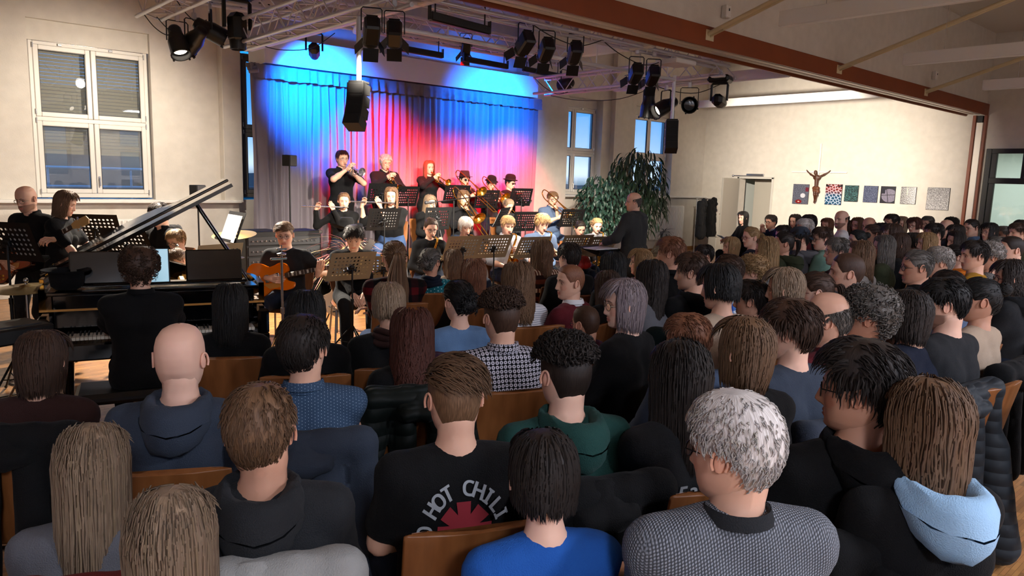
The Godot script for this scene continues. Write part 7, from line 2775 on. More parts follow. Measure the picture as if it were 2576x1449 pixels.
func band() -> void:
	mat("brass", Color(0.85, 0.62, 0.25), 0.22, 0.95)
	mat("silver", Color(0.82, 0.82, 0.84), 0.2, 0.95)
	var bl: Material = M.black_shirt
	var G := "chairs of the players"
	# standing trumpets on the higher platform
	player({"inst": "trumpet", "aim": V(-0.12, -0.22, -1), "at": V(5.88, 0.4, -10.75), "turn": PI - 0.1, "s": 1.05, "sit": false, "label": "person with glasses and brown quiff standing with a silver trumpet", "ilabel": "silver trumpet raised by the standing player with a brown quiff", "imat": M.silver, "shirt": bl, "sleeve": "short", "collar": bl, "hair": "quiff", "hcol": M.h_red, "glasses": M.gl_metal, "pants": M.black})
	player({"inst": "trumpet", "aim": V(-0.1, -0.75, -1), "at": V(6.68, 0.4, -10.75), "turn": PI - 0.2, "s": 1.035, "sit": false, "head": V(-0.2, 0, 0), "label": "white-haired person standing with a golden horn pointed down", "ilabel": "golden flugelhorn pointed down by the white-haired player", "shirt": bl, "sleeve": "long", "collar": bl, "hair": "short", "hcol": M.h_white, "glasses": M.gl_metal, "brow": Color(0.5, 0.5, 0.5), "pants": M.black})
	player({"inst": "trumpet", "aim": V(-0.2, -0.35, -1), "at": V(7.57, 0.4, -10.75), "turn": PI - 0.15, "s": 0.995, "f": true, "sit": false, "label": "person with long reddish hair standing with a trumpet in an off-shoulder black top", "ilabel": "golden trumpet played by the person with reddish hair", "shirt": M.black, "hair": "midlong", "hcol": M.h_auburn, "pants": M.black})
	var h1 := player({"inst": "trombone", "aim": V(-0.1, -0.55, -1), "at": V(8.36, 0.22, -10.75), "turn": PI - 0.1, "s": 0.99, "sit": false, "label": "person in a dark fedora and sunglasses with a trombone", "ilabel": "trombone of the player in the fedora", "shirt": M.black, "hair": "crop", "hcol": M.h_dark, "glasses": M.gl_black, "lens": M.shade_lens, "pants": M.black})
	hat(h1, "fedora", M.charcoal)
	var h2 := player({"inst": "trombone", "aim": V(-0.2, -0.6, -1), "at": V(8.99, 0.22, -10.75), "turn": PI - 0.25, "s": 0.945, "sit": false, "head": V(-0.25, 0, 0), "label": "person in a black bowler hat without glasses looking down", "ilabel": "trombone of the player in the bowler hat", "shirt": M.charcoal, "hair": "crop", "hcol": M.h_brown, "pants": M.jeans_dark})
	hat(h2, "bowler", M.black)
	var h3 := player({"inst": "trumpet", "aim": V(0.15, -0.65, -1), "at": V(9.45, 0.22, -10.75), "turn": PI + 0.25, "s": 0.965, "sit": false, "head": V(-0.1, 0, 0), "label": "person in a black bowler hat and sunglasses with a silver horn", "ilabel": "silver flugelhorn of the player in bowler hat and sunglasses", "imat": M.silver, "shirt": M.black, "hair": "crop", "hcol": M.h_black, "glasses": M.gl_black, "lens": M.shade_lens, "pants": M.black})
	hat(h3, "bowler", M.black)
	# middle row, seated on the low platform
	var mids := [
		{"inst": "flute", "aim": V(0, -0.1, -1), "at": V(5.4, 0.22, -9.8), "turn": PI - 0.55, "s": 1.01, "f": true, "label": "person with a long braid playing a flute", "ilabel": "silver flute of the player with the braid", "imat": M.silver, "shirt": M.black, "hair": "braid", "hcol": M.h_light, "head": V(-0.1, 0.1, 0), "pants": M.jeans_dark},
		{"inst": "flute", "aim": V(0, -0.1, -1), "at": V(6.0, 0.22, -9.45), "turn": PI - 0.75, "s": 1.08, "f": true, "label": "person with long blond hair facing the audience with a flute", "ilabel": "silver flute of the long-haired blond player", "imat": M.silver, "shirt": M.black, "hair": "longwave", "hcol": M.h_light, "head": V(-0.1, 0.1, 0), "sleeve": "rolled", "pants": M.jeans},
		{"at": V(6.92, 0.22, -9.8), "turn": PI - 0.1, "s": 0.99, "f": true, "label": "person with long fair hair and glasses behind a microphone arm", "shirt": M.black, "hair": "long", "hcol": M.h_ash, "glasses": M.gl_black, "head": V(-0.3, 0, 0), "key": "b_lap"},
		{"inst": "trombone", "aim": V(-0.25, -0.75, -1), "at": V(7.62, 0.22, -9.8), "turn": PI - 0.3, "s": 1.05, "label": "person with long wavy brown hair playing a trombone", "ilabel": "brass trombone pointed at the saxophone row", "shirt": bl, "hair": "bobwave", "hcol": M.h_light, "collar": bl, "head": V(-0.1, 0, 0), "ext": 0.05},
		{"at": V(8.61, 0.22, -9.8), "turn": PI - 0.2, "s": 0.95, "f": true, "label": "person with pinned-up grey blond hair bowed behind a music stand", "shirt": M.charcoal, "hair": "updo", "hcol": M.h_ash, "head": V(-0.45, 0, 0), "key": "b_lap"},
		{"inst": "trombone", "aim": V(-0.3, -0.6, -1), "at": V(9.71, 0.22, -9.8), "turn": PI - 0.35, "s": 1.05, "label": "person with glasses in a blue grey shirt playing a trombone beside the plants", "ilabel": "trombone of the player in the blue grey shirt", "shirt": M.blue_grey, "sleeve": "rolled", "collar": M.blue_grey, "hair": "quiff", "hcol": M.h_light, "glasses": M.gl_black, "pants": M.jeans_pale, "head": V(-0.15, 0, 0), "ext": 0.1},
	]
	for o in mids:
		player(o)
		chair("plywood chair under the " + String(o.label).trim_prefix("person ").left(60), o.at, o.turn, G)
	# saxophones
	var sax := [
		[1082, 547, 1, "bun", "h_brown", "black_shirt", "person with brown hair and glasses in a black leather shirt playing alto saxophone", "alto saxophone of the player with glasses", {"glasses": "gl_black", "turn": -0.35, "big": 0.9}],
		[1168, 544, 1, "pixie", "h_white", "brown", "person with a platinum pixie cut playing saxophone", "saxophone of the platinum-haired player", {"turn": -0.25}],
		[1275, 542, 0, "quiff", "h_blond", "pale_grey", "blond person in a grey shirt playing tenor saxophone", "tenor saxophone of the blond player in grey", {"turn": -0.3, "big": 1.1, "sleeve": "rolled", "collar": "pale_grey"}],
		[1362, 538, 0, "messy", "h_blond", "blue_grey", "person with tousled blond hair in a blue grey shirt playing baritone saxophone", "large saxophone of the player with tousled blond hair", {"turn": -0.3, "big": 1.2, "sleeve": "rolled", "collar": "blue_grey"}],
		[1458, 555, 1, "bun", "h_dark", "grey", "person with dark hair tied back in grey playing saxophone", "saxophone of the dark-haired player in grey", {"turn": -0.45}],
		[1500, 547, 1, "updo", "h_blond", "grey", "person with fair tied-back hair playing saxophone next to the conductor", "saxophone of the fair-haired player next to the conductor", {"turn": -0.45, "dz": -0.25}],
	]
	for a in sax:
		var x: Dictionary = a[8]
		var z: float = -7.55 + x.get("dz", 0.0)
		var c := on_z(a[0], a[1], z)
		var o := {"inst": "sax", "aim": V(-0.1, -0.5, -1), "at": V(c.x, 0, z), "turn": PI + x.turn, "s": c.y / 1.335, "f": a[2] == 1, "label": a[6], "ilabel": a[7], "shirt": M[a[5]], "hair": a[3], "hcol": M[a[4]], "head": V(-0.28, 0, 0), "big": x.get("big", 1.0), "sleeve": x.get("sleeve", "long"), "skin": M.skin2, "pants": M.jeans_dark, "brow": Color(0.3, 0.22, 0.15)}
		if x.has("glasses"): o.glasses = M[x.glasses]
		if x.has("collar"): o.collar = M[x.collar]
		player(o)
		chair("plywood chair under the " + String(a[6]).trim_prefix("person ").left(60), o.at, o.turn, G)
	# conductor
	var cd := on_z(1602, 485, -6.1)
	var con := person({"at": V(cd.x, 0, -6.1), "turn": 0.15, "s": 1.0, "sit": false, "label": "balding conductor in a dark grey suit standing with the back to the audience", "shirt": M.suit, "top": "jacket", "loose": 0.014, "collar": M.suit, "hair": "ringbald", "hcol": M.h_grey, "glasses": M.gl_metal, "head": V(0, 0.55, 0), "hl": V(-0.2, 1.05, -0.32), "hr": V(0.24, 1.08, -0.3), "pants": M.grey, "group": "players of the band"})
	obj("jacket_skirt", sdf([[V(-0.08, 0.95, 0.02), V(0.08, 0.95, 0.02), 0.13, 0.13], [V(-0.09, 0.76, 0.03), V(0.09, 0.76, 0.03), 0.14, 0.14]], 0.02, 0.05, 0.012), M.suit, con)
	# guitarists in front
	var g1 := person({"at": V(3.31, 0, -7.2), "turn": PI - 0.75, "s": 1.0, "label": "person with short brown hair in a grey T-shirt playing an orange electric guitar", "shirt": M.charcoal, "sleeve": "short", "hair": "fade", "hcol": M.h_light, "glasses": M.gl_metal, "head": V(-0.1, 0.15, 0), "lean": 0.1, "hr": V(0.1, 0.78, -0.27), "hl": V(-0.40, 0.85, -0.27), "nr": V(-0.2, 0, 1), "dr": V(-0.9, -0.1, -0.2), "nl": V(0.3, 0.3, 1), "dl": V(-0.3, 0.9, -0.2), "cl": 0.9, "cr": 0.6, "pants": M.jeans_dark, "group": "players of the band"})
	chair("plywood chair under the person with the orange electric guitar", V(3.31, 0, -7.2), PI - 0.75, G)
	var gt := guitar("glossy orange electric guitar with gold knobs on the player's lap", mat("guitar_orange", Color(0.86, 0.42, 0.03), 0.15), false)
	gt.global_transform = g1.global_transform * Transform3D(Basis.from_euler(V(-0.15, PI, 0.22)) * 1.06, V(0.11, 0.77, -0.23))
	person({"at": V(3.95, 0, -7.0), "turn": PI - 0.35, "s": 0.985, "label": "person with dark hair in an open black jacket seated behind a music stand", "shirt": bl, "hair": "messy", "hcol": M.h_dark, "head": V(-0.4, -0.2, 0), "lean": 0.16, "collar": bl, "hl": V(-0.06, 0.62, -0.42), "hr": V(0.06, 0.62, -0.42), "pants": M.charcoal, "group": "players of the band"})
	chair("plywood chair under the person in the open black jacket", V(3.95, 0, -7.0), PI - 0.35, G)
	var g2 := guitar("pale cream hollow guitar leaning beside the orange guitar player", mat("guitar_cream", Color(0.82, 0.80, 0.74), 0.25), true)
	var gp := on_z(652, 690, -7.35)
	g2.transform = Transform3D(Basis.from_euler(V(-0.2, -0.6, 1.05)), V(4.18, 0.38, -7.75))
	# back left: bass, keys, drums
	var bs := person({"at": V(1.25, 0, -8.2), "turn": PI - 0.9, "s": 0.96, "sit": false, "label": "bald bearded person with glasses in black playing a sunburst bass", "shirt": M.black, "hair": "", "hcol": M.h_grey, "beard": true, "brow": Color(0.22, 0.2, 0.19), "glasses": M.gl_metal, "head": V(-0.25, 0, 0), "hr": V(0.16, 0.98, -0.22), "hl": V(-0.42, 1.22, -0.22), "nr": V(-0.2, 0, 1), "dr": V(-0.8, -0.5, -0.2), "cr": 0.6, "cl": 0.9, "collar": M.black, "pants": M.charcoal, "group": "players of the band"})
	var ba := guitar("sunburst electric bass held by the bald bearded player", mat("sunburst_edge", Color(0.2, 0.06, 0.03), 0.2), false, true)
	ba.global_transform = bs.global_transform * Transform3D(Basis.from_euler(V(-0.15, PI, 0.5)), V(0.12, 0.97, -0.19))
	person({"at": V(1.42, 0, -7.95), "turn": PI + 0.9, "s": 0.94, "sit": false, "f": true, "label": "person with chin-length brown hair in a black T-shirt standing at the keys", "shirt": M.black, "sleeve": "short", "hair": "bobwave", "hcol": M.h_light, "head": V(-0.3, 0.1, 0), "hl": V(-0.16, 0.95, -0.36), "hr": V(0.16, 0.95, -0.36), "pants": M.black, "twist": 0.0, "group": "players of the band"})
	person({"at": V(2.63, 0, -9.0), "turn": PI - 1.2, "s": 1.09, "label": "person in a black hooded sweatshirt and cap seated behind the piano lid", "shirt": M.black, "hair": "crop", "hcol": M.h_dark, "hood": M.black, "head": V(-0.2, 0, 0), "pants": M.black, "group": "players of the band"})
	chair("plywood chair under the person in the black hood by the drums", V(2.63, 0, -9.0), PI - 1.2, G)
	person({"at": V(2.52, 0, -8.0), "turn": PI - 1.0, "s": 0.92, "label": "blond person with dark glasses frames seated among the cymbals", "shirt": M.pale_grey, "hair": "quiff", "hcol": M.h_blond, "glasses": M.gl_black, "head": V(-0.3, 0, 0), "lean": 0.1, "pants": M.jeans, "group": "players of the band"})
	chair("plywood chair under the blond person among the cymbals", V(2.52, 0, -8.0), PI - 1.0, G)
	person({"at": V(2.47, 0, -7.55), "turn": PI - 1.1, "s": 0.83, "label": "person with short fair hair bent low just behind the piano", "shirt": M.white, "hair": "fade", "hcol": M.h_light, "head": V(-0.5, 0, 0), "lean": 0.3, "pants": M.jeans, "group": "players of the band"})
	chair("plywood chair under the person bent low behind the piano", V(2.47, 0, -7.55), PI - 1.1, G)
	# pianist
	var pz := -4.97
	person({"at": V(1.31, 0, pz), "turn": -0.26, "s": 1.0, "label": "pianist with tousled brown curls in a black shirt seen from behind", "shirt": M.black, "hair": "afro", "hcol": M.h_brown, "collar": M.black, "lean": 0.08, "head": V(-0.1, -0.05, 0), "hl": V(-0.2, 0.74, -0.47), "hr": V(0.2, 0.74, -0.47), "nl": V(0, -1, 0), "nr": V(0, -1, 0), "cl": 0.35, "cr": 0.35, "pants": M.black, "group": "players of the band"})
	# stands of the players: [px, py of the desk centre, z, height, turn, tilt, colour, sheets, label]
	var stands := [
		[962, 485, -10.2, 1.72, PI - 0.1, 0.35, "stand_black", 0, "tall black music stand behind the long-haired flute player"],
		[1027, 492, -10.2, 1.66, PI + 0.2, 0.3, "stand_black", 0, "tall black music stand before the white-haired horn player"],
		[967, 555, -8.9, 1.22, PI - 0.1, 0.4, "stand_black", 1, "black music stand in front of the blond flute player"],
		[1103, 547, -8.9, 1.3, PI + 0.05, 0.2, "stand_black", 0, "upright black music stand behind the alto saxophone"],
		[1150, 490, -10.2, 1.62, PI - 0.15, 0.35, "stand_black", 0, "black music stand below the fedora"],
		[1226, 500, -10.2, 1.56, PI - 0.15, 0.3, "stand_black", 0, "black music stand below the first bowler hat"],
		[1312, 498, -10.2, 1.6, PI - 0.1, 0.3, "stand_black", 0, "black music stand below the bowler hat with sunglasses"],
		[1265, 548, -9.0, 1.3, PI + 0.55, 0.45, "stand_black", 2, "black music stand with open sheets before the bowed player"],
		[1322, 560, -9.0, 1.26, PI - 0.1, 0.3, "stand_black", 0, "black music stand between the two blond saxophonists"],
		[1440, 548, -9.0, 1.3, PI - 0.2, 0.4, "stand_black", 0, "black music stand before the trombone player by the plants"],
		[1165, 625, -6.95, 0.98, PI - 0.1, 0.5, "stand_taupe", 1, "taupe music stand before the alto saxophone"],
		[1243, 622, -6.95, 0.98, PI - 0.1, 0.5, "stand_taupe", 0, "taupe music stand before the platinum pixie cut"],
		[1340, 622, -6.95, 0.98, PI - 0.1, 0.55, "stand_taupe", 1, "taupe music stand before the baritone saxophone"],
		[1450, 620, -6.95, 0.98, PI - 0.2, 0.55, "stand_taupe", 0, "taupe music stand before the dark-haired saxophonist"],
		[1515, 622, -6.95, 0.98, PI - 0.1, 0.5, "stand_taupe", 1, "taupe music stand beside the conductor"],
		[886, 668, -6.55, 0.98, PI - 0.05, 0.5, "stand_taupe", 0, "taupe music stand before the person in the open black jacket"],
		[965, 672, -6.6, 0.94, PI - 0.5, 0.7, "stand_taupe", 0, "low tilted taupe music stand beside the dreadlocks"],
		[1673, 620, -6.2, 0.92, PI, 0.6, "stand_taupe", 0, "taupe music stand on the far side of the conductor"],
		[18, 610, -6.9, 1.2, PI - 0.9, 0.4, "stand_black", 1, "black music stand before the bass player"],
		[238, 572, -8.6, 1.28, PI - 0.6, 0.5, "stand_black", 0, "black music stand beside the person at the keys"],
		[318, 612, -7.55, 1.1, PI - 0.9, 0.5, "stand_black", 0, "black music stand under the raised piano lid"],
		[590, 572, -7.9, 1.2, -1.6, 0.35, "stand_black", 2, "black music stand with open sheets in front of the rack"],
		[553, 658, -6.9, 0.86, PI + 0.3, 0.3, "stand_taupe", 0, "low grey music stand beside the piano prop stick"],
	]
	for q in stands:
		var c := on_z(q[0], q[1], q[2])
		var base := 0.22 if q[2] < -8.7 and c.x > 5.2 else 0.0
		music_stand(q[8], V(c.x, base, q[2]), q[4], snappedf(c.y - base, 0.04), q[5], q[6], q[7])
	# conductor's flat desk
	var cdsk := music_stand("conductor's music stand with a flat desk and white score", V(7.15, 0, -6.35), 0.15, 0.96, 1.3, "stand_black", 0)
	var mb := MB.new()
	mb.box(V(0, 0, 0), V(0.42, 0.012, 0.3), 0.003)
	var sc := tag(obj("score", mb, M.white_paint), "open white score on the conductor's desk", "paper")
	sc.position = V(7.15, 0.985, -6.33)

# ---------- piano and stage gear ----------
func piano() -> void:
	var x0 := 0.86
	var x1 := 2.33
	var t := thing("grand_piano", "black grand piano with its lid propped open", "piano", V((x0 + x1) / 2, 0, -5.62), -0.26)
	var lac := mat("piano_lacquer", Color(0.012, 0.012, 0.013), 0.12)
	lac.clearcoat_enabled = true
	lac.clearcoat = 0.6
	lac.clearcoat_roughness = 0.06
	var w := 0.735
	# rim outline seen from above (x, z): keyboard at z=0.2 towards the pianist, tail at -1.75; straight side on the left
	var ol := [Vector2(-w, 0.0), Vector2(w, 0.0), Vector2(w, -0.35), Vector2(w - 0.03, -0.55), Vector2(w - 0.2, -0.85), Vector2(w - 0.42, -1.15), Vector2(w - 0.52, -1.4), Vector2(w - 0.6, -1.6), Vector2(w - 0.8, -1.74), Vector2(w - 1.05, -1.76), Vector2(-w + 0.12, -1.66), Vector2(-w, -1.5)]
	var sp := []
	for q in ol.slice(1):
		sp.append(V(q.x, q.y, 0))
	var cur := spline(sp, 4)
	var poly := PackedVector2Array([ol[0]])
	for q in cur:
		poly.append(Vector2(q.x, q.y))
	var mb := MB.new()
	var m := poly.size()
	for i in m:
		var a := poly[i]
		var b := poly[(i + 1) % m]
		if i == 0:
			continue
		var n := (b - a).orthogonal().normalized() * 0.04
		for q in [[a, b, a + n, b + n]]:
			mb.face([V(a.x, 0.66, a.y), V(b.x, 0.66, b.y), V(b.x, 1.0, b.y), V(a.x, 1.0, a.y)])
			mb.face([V(a.x + n.x, 0.66, a.y + n.y), V(b.x + n.x, 0.66, b.y + n.y), V(b.x + n.x, 1.0, b.y + n.y), V(a.x + n.x, 1.0, a.y + n.y)])
			mb.face([V(a.x, 1.0, a.y), V(b.x, 1.0, b.y), V(b.x + n.x, 1.0, b.y + n.y), V(a.x + n.x, 1.0, a.y + n.y)])
	obj("rim", mb, lac, t)
	mb = MB.new()
	mb.prism(poly, 0.0, 0.02, Transform3D(Basis(Vector3.RIGHT, PI / 2), V(0, 0.70, 0)))
	obj("bottom", mb, lac, t)
	mb = MB.new()
	mb.prism(poly, 0.0, 0.015, Transform3D(Basis(Vector3.RIGHT, PI / 2), V(0, 0.86, 0)))
	obj("soundboard", mb, mat("soundboard", Color(0.72, 0.5, 0.22), 0.35), t)
	mb = MB.new()
	for i in 20:
		mb.rod(V(-w + 0.1 + i * 0.045, 0.93, -0.3), V(-w + 0.12 + i * 0.03, 0.93, -1.45 + 0.03 * i), 0.003, -1, 4)
	mb.box(V(0, 0.91, -0.28), V(1.36, 0.04, 0.12), 0.01)
	mb.box(V(-0.25, 0.91, -0.9), V(0.05, 0.05, 1.2), 0.01)
	mb.box(V(0.2, 0.91, -0.65), V(0.05, 0.05, 0.7), 0.01)
	obj("iron_frame", mb, mat("frame_gold", Color(0.72, 0.52, 0.2), 0.35, 0.6), t)
	# keybed, cheeks, fallboard
	mb = MB.new()
	mb.box(V(0, 0.60, 0.08), V(1.47, 0.12, 0.34), 0.012)
	mb.box(V(-0.695, 0.74, 0.10), V(0.08, 0.2, 0.3), 0.02)
	mb.box(V(0.695, 0.74, 0.10), V(0.08, 0.2, 0.3), 0.02)
	mb.box(V(0, 0.84, -0.02), V(1.32, 0.24, 0.035), 0.01)
	mb.box(V(0, 0.965, -0.12), V(1.39, 0.03, 0.24), 0.008)
	obj("keybed", mb, lac, t)
	var wk := MB.new()
	wk.box(V(0, 0, 0), V(0.0225, 0.022, 0.15), 0.002)
	var wm := wk.mesh()
	var bk := MB.new()
	bk.box(V(0, 0, 0), V(0.011, 0.02, 0.095), 0.003)
	var bm := bk.mesh()
	for i in 52:
		var o := obj("white_key", wm, mat("ivory", Color(0.86, 0.84, 0.78), 0.25), t)
		o.position = V((i - 25.5) * 0.0245, 0.685, 0.125)
		if (i % 7) in [0, 2, 3, 5, 6] and i < 51:
			var b := obj("black_key", bm, M.black_plastic, t)
			b.position = V((i - 25.0) * 0.0245, 0.703, 0.095)
	# lettering on the fallboard
	var lt := MB.new()
	var word := "BECHSTEIN"
	for k in word.length():
		letter(lt, word[k], 0.03, Vector2(-0.13 + k * 0.033, 0.87), 0.0)
	for k in lt.v.size():
		lt.v[k].z = 0.0
	var fl := obj("lettering", lt, mat("gilt", Color(0.7, 0.6, 0.4), 0.4, 0.5), t)
	fl.position = V(0, 0, -0.001)
	# music desk with tablet
	mb = MB.new()
	mb.box(V(-0.33, 1.12, -0.2), V(0.46, 0.24, 0.02), 0.03, Basis(Vector3.RIGHT, -0.25))
	mb.box(V(0.40, 1.12, -0.2), V(0.40, 0.24, 0.02), 0.03, Basis(Vector3.RIGHT, -0.25))
	mb.box(V(0, 1.0, -0.17), V(1.25, 0.025, 0.1), 0.006)
	obj("music_desk", mb, lac, t)
	# legs and pedals
	for q in [V(-0.6, 0, -0.15), V(0.6, 0, -0.15), V(-0.2, 0, -1.5)]:
		mb = MB.new()
		mb.lathe([Vector2(0.0, 0.0), Vector2(0.04, 0.0), Vector2(0.04, 0.06), Vector2(0.035, 0.08), Vector2(0.065, 0.5), Vector2(0.075, 0.66), Vector2(0.0, 0.66)], 4, Transform3D(Basis(Vector3.UP, PI / 4), q))
		obj("leg", mb, lac, t)
	mb = MB.new()
	mb.box(V(0, 0.12, -0.05), V(0.24, 0.1, 0.1), 0.01)
	mb.rod(V(-0.09, 0.15, -0.07), V(-0.12, 0.58, -0.1), 0.014)
	mb.rod(V(0.09, 0.15, -0.07), V(0.12, 0.58, -0.1), 0.014)
	obj("pedal_lyre", mb, lac, t)
	for x in [-0.06, 0.0, 0.06]:
		mb = MB.new()
		mb.box(V(x, 0.06, 0.03), V(0.025, 0.008, 0.14), 0.003)
		obj("pedal", mb, M.brass, t)
	# lid: hinged on the left side, opened to the right
	var ang := deg_to_rad(29)
	var lid := PackedVector2Array()
	for q in poly:
		lid.append(Vector2(q.x + w, q.y))
	mb = MB.new()
	mb.prism(lid, 0.0, 0.028, Transform3D(Basis(Vector3.BACK, ang) * Basis(Vector3.RIGHT, PI / 2), V(-w, 1.03, -0.3) + V(0, 0, 0.0)))
	obj("lid", mb, lac, t)
	mb = MB.new()
	mb.box(Basis(Vector3.BACK, ang) * V(w, 0.035, -0.0) + V(-w, 1.03, -0.42), V(1.45, 0.022, 0.32), 0.006, Basis(Vector3.BACK, ang))
	obj("front_flap", mb, lac, t)
	mb = MB.new()
	for z in [-0.35, -0.75, -1.2]:
		mb = MB.new()
		mb.box(V(-w - 0.005, 1.02, z), V(0.03, 0.03, 0.12), 0.004)
		obj("hinge", mb, M.brass, t)
	mb = MB.new()
	var tip := Basis(Vector3.BACK, ang) * V(1.18, 0.0, 0) + V(-w, 1.02, -0.55)
	mb.tube(PV([V(w - 0.06, 0.95, -0.42), tip]), 0.016, 8)
	obj("prop_stick", mb, lac, t)
	# tablet on the desk
	var tb := thing("tablet", "glowing tablet with sheet music on the piano desk", "tablet", t.to_global(V(-0.01, 1.125, -0.18)), -0.26)
	tb.rotation.x = -0.25
	mb = MB.new()
	mb.box(V(0, 0, 0), V(0.2, 0.27, 0.01), 0.004)
	obj("case", mb, M.black_plastic, tb)
	mb = MB.new()
	mb.box(V(0, 0, 0.0055), V(0.18, 0.25, 0.001))
	var sm := emitter("screen_sheet", Color(0.55, 0.85, 0.95), 0.55)
	obj("screen", mb, sm, tb)
	# hat resting on the piano
	var ht := thing("bowler_hat", "black felt hat lying upside down on the piano", "hat", t.to_global(V(-0.57, 0.982, -0.1)))
	mb = MB.new()
	mb.lathe([Vector2(0.0, 0.0), Vector2(0.07, 0.005), Vector2(0.1, 0.03), Vector2(0.108, 0.09), Vector2(0.11, 0.125), Vector2(0.15, 0.135), Vector2(0.155, 0.145), Vector2(0.148, 0.142), Vector2(0.105, 0.13), Vector2(0.1, 0.06)], 24)
	obj("felt", mb, M.black, ht)
	var bench := thing("piano_bench", "black padded piano bench under the pianist", "bench", V(1.31, 0, -4.96), -0.26)
	mb = MB.new()
	mb.box(V(0, 0.44, 0), V(0.78, 0.07, 0.36), 0.025)
	obj("cushion", mb, mat("bench_leather", Color(0.03, 0.03, 0.032), 0.4), bench)
	for sx in [-1.0, 1.0]:
		for sz in [-1.0, 1.0]:
			mb = MB.new()
			mb.box(V(sx * 0.3, 0.2, sz * 0.13), V(0.05, 0.41, 0.05), 0.006)
			obj("leg", mb, lac, bench)

func cymbal(label: String, at: Vector3, r: float, tilt: Vector3) -> void:
	var t := thing("cymbal_stand", label, "cymbal", V(at.x, 0, at.z))
	var mb := MB.new()
	mb.lathe([Vector2(0.0, 0.022), Vector2(r * 0.18, 0.018), Vector2(r * 0.22, 0.008), Vector2(r * 0.7, -0.004), Vector2(r, -0.014), Vector2(r, -0.015), Vector2(r * 0.7, -0.006), Vector2(0.0, 0.0)], 28, Transform3D(Basis.from_euler(tilt), V(0, at.y, 0)))
	obj("cymbal", mb, mat("cymbal_bronze", Color(0.72, 0.62, 0.42), 0.28, 0.9), t)
	mb = MB.new()
	mb.rod(V(0, 0.15, 0), V(0, at.y + 0.06, 0), 0.01)
	mb.ball(V(0, at.y + 0.05, 0), V(0.018, 0.02, 0.018), Basis(), 8, 6)
	obj("pole", mb, M.chrome, t)
	for k in 3:
		mb = MB.new()
		var a := k * TAU / 3
		mb.rod(V(0, 0.4, 0), V(cos(a) * 0.28, 0.01, sin(a) * 0.28), 0.009, -1, 6)
		obj("leg", mb, M.chrome, t)

func drum(label: String, at: Vector3, r: float, h: float, m: Material) -> void:
	var t := thing("drum", label, "drum", at)
	var mb := MB.new()
	mb.lathe([Vector2(r, 0.0), Vector2(r, h)], 24)
	obj("shell", mb, m, t)
	mb = MB.new()
	mb.lathe([Vector2(r + 0.012, h - 0.02), Vector2(r + 0.012, h + 0.01), Vector2(r, h + 0.01)], 24)
	mb.lathe([Vector2(r + 0.012, 0.0), Vector2(r + 0.012, 0.025), Vector2(r, 0.025)], 24)
	obj("hoop", mb, M.chrome, t)
	mb = MB.new()
	mb.lathe([Vector2(0.0, h), Vector2(r, h)], 24)
	obj("drum_head", mb, mat("drum_skin", Color(0.85, 0.83, 0.78), 0.6), t)
	for k in 8:
		mb = MB.new()
		var a := k * TAU / 8
		mb.box(V(cos(a) * (r + 0.012), h * 0.5, sin(a) * (r + 0.012)), V(0.02, h * 0.7, 0.02), 0.004, Basis(Vector3.UP, -a))
		obj("lug", mb, M.chrome, t)

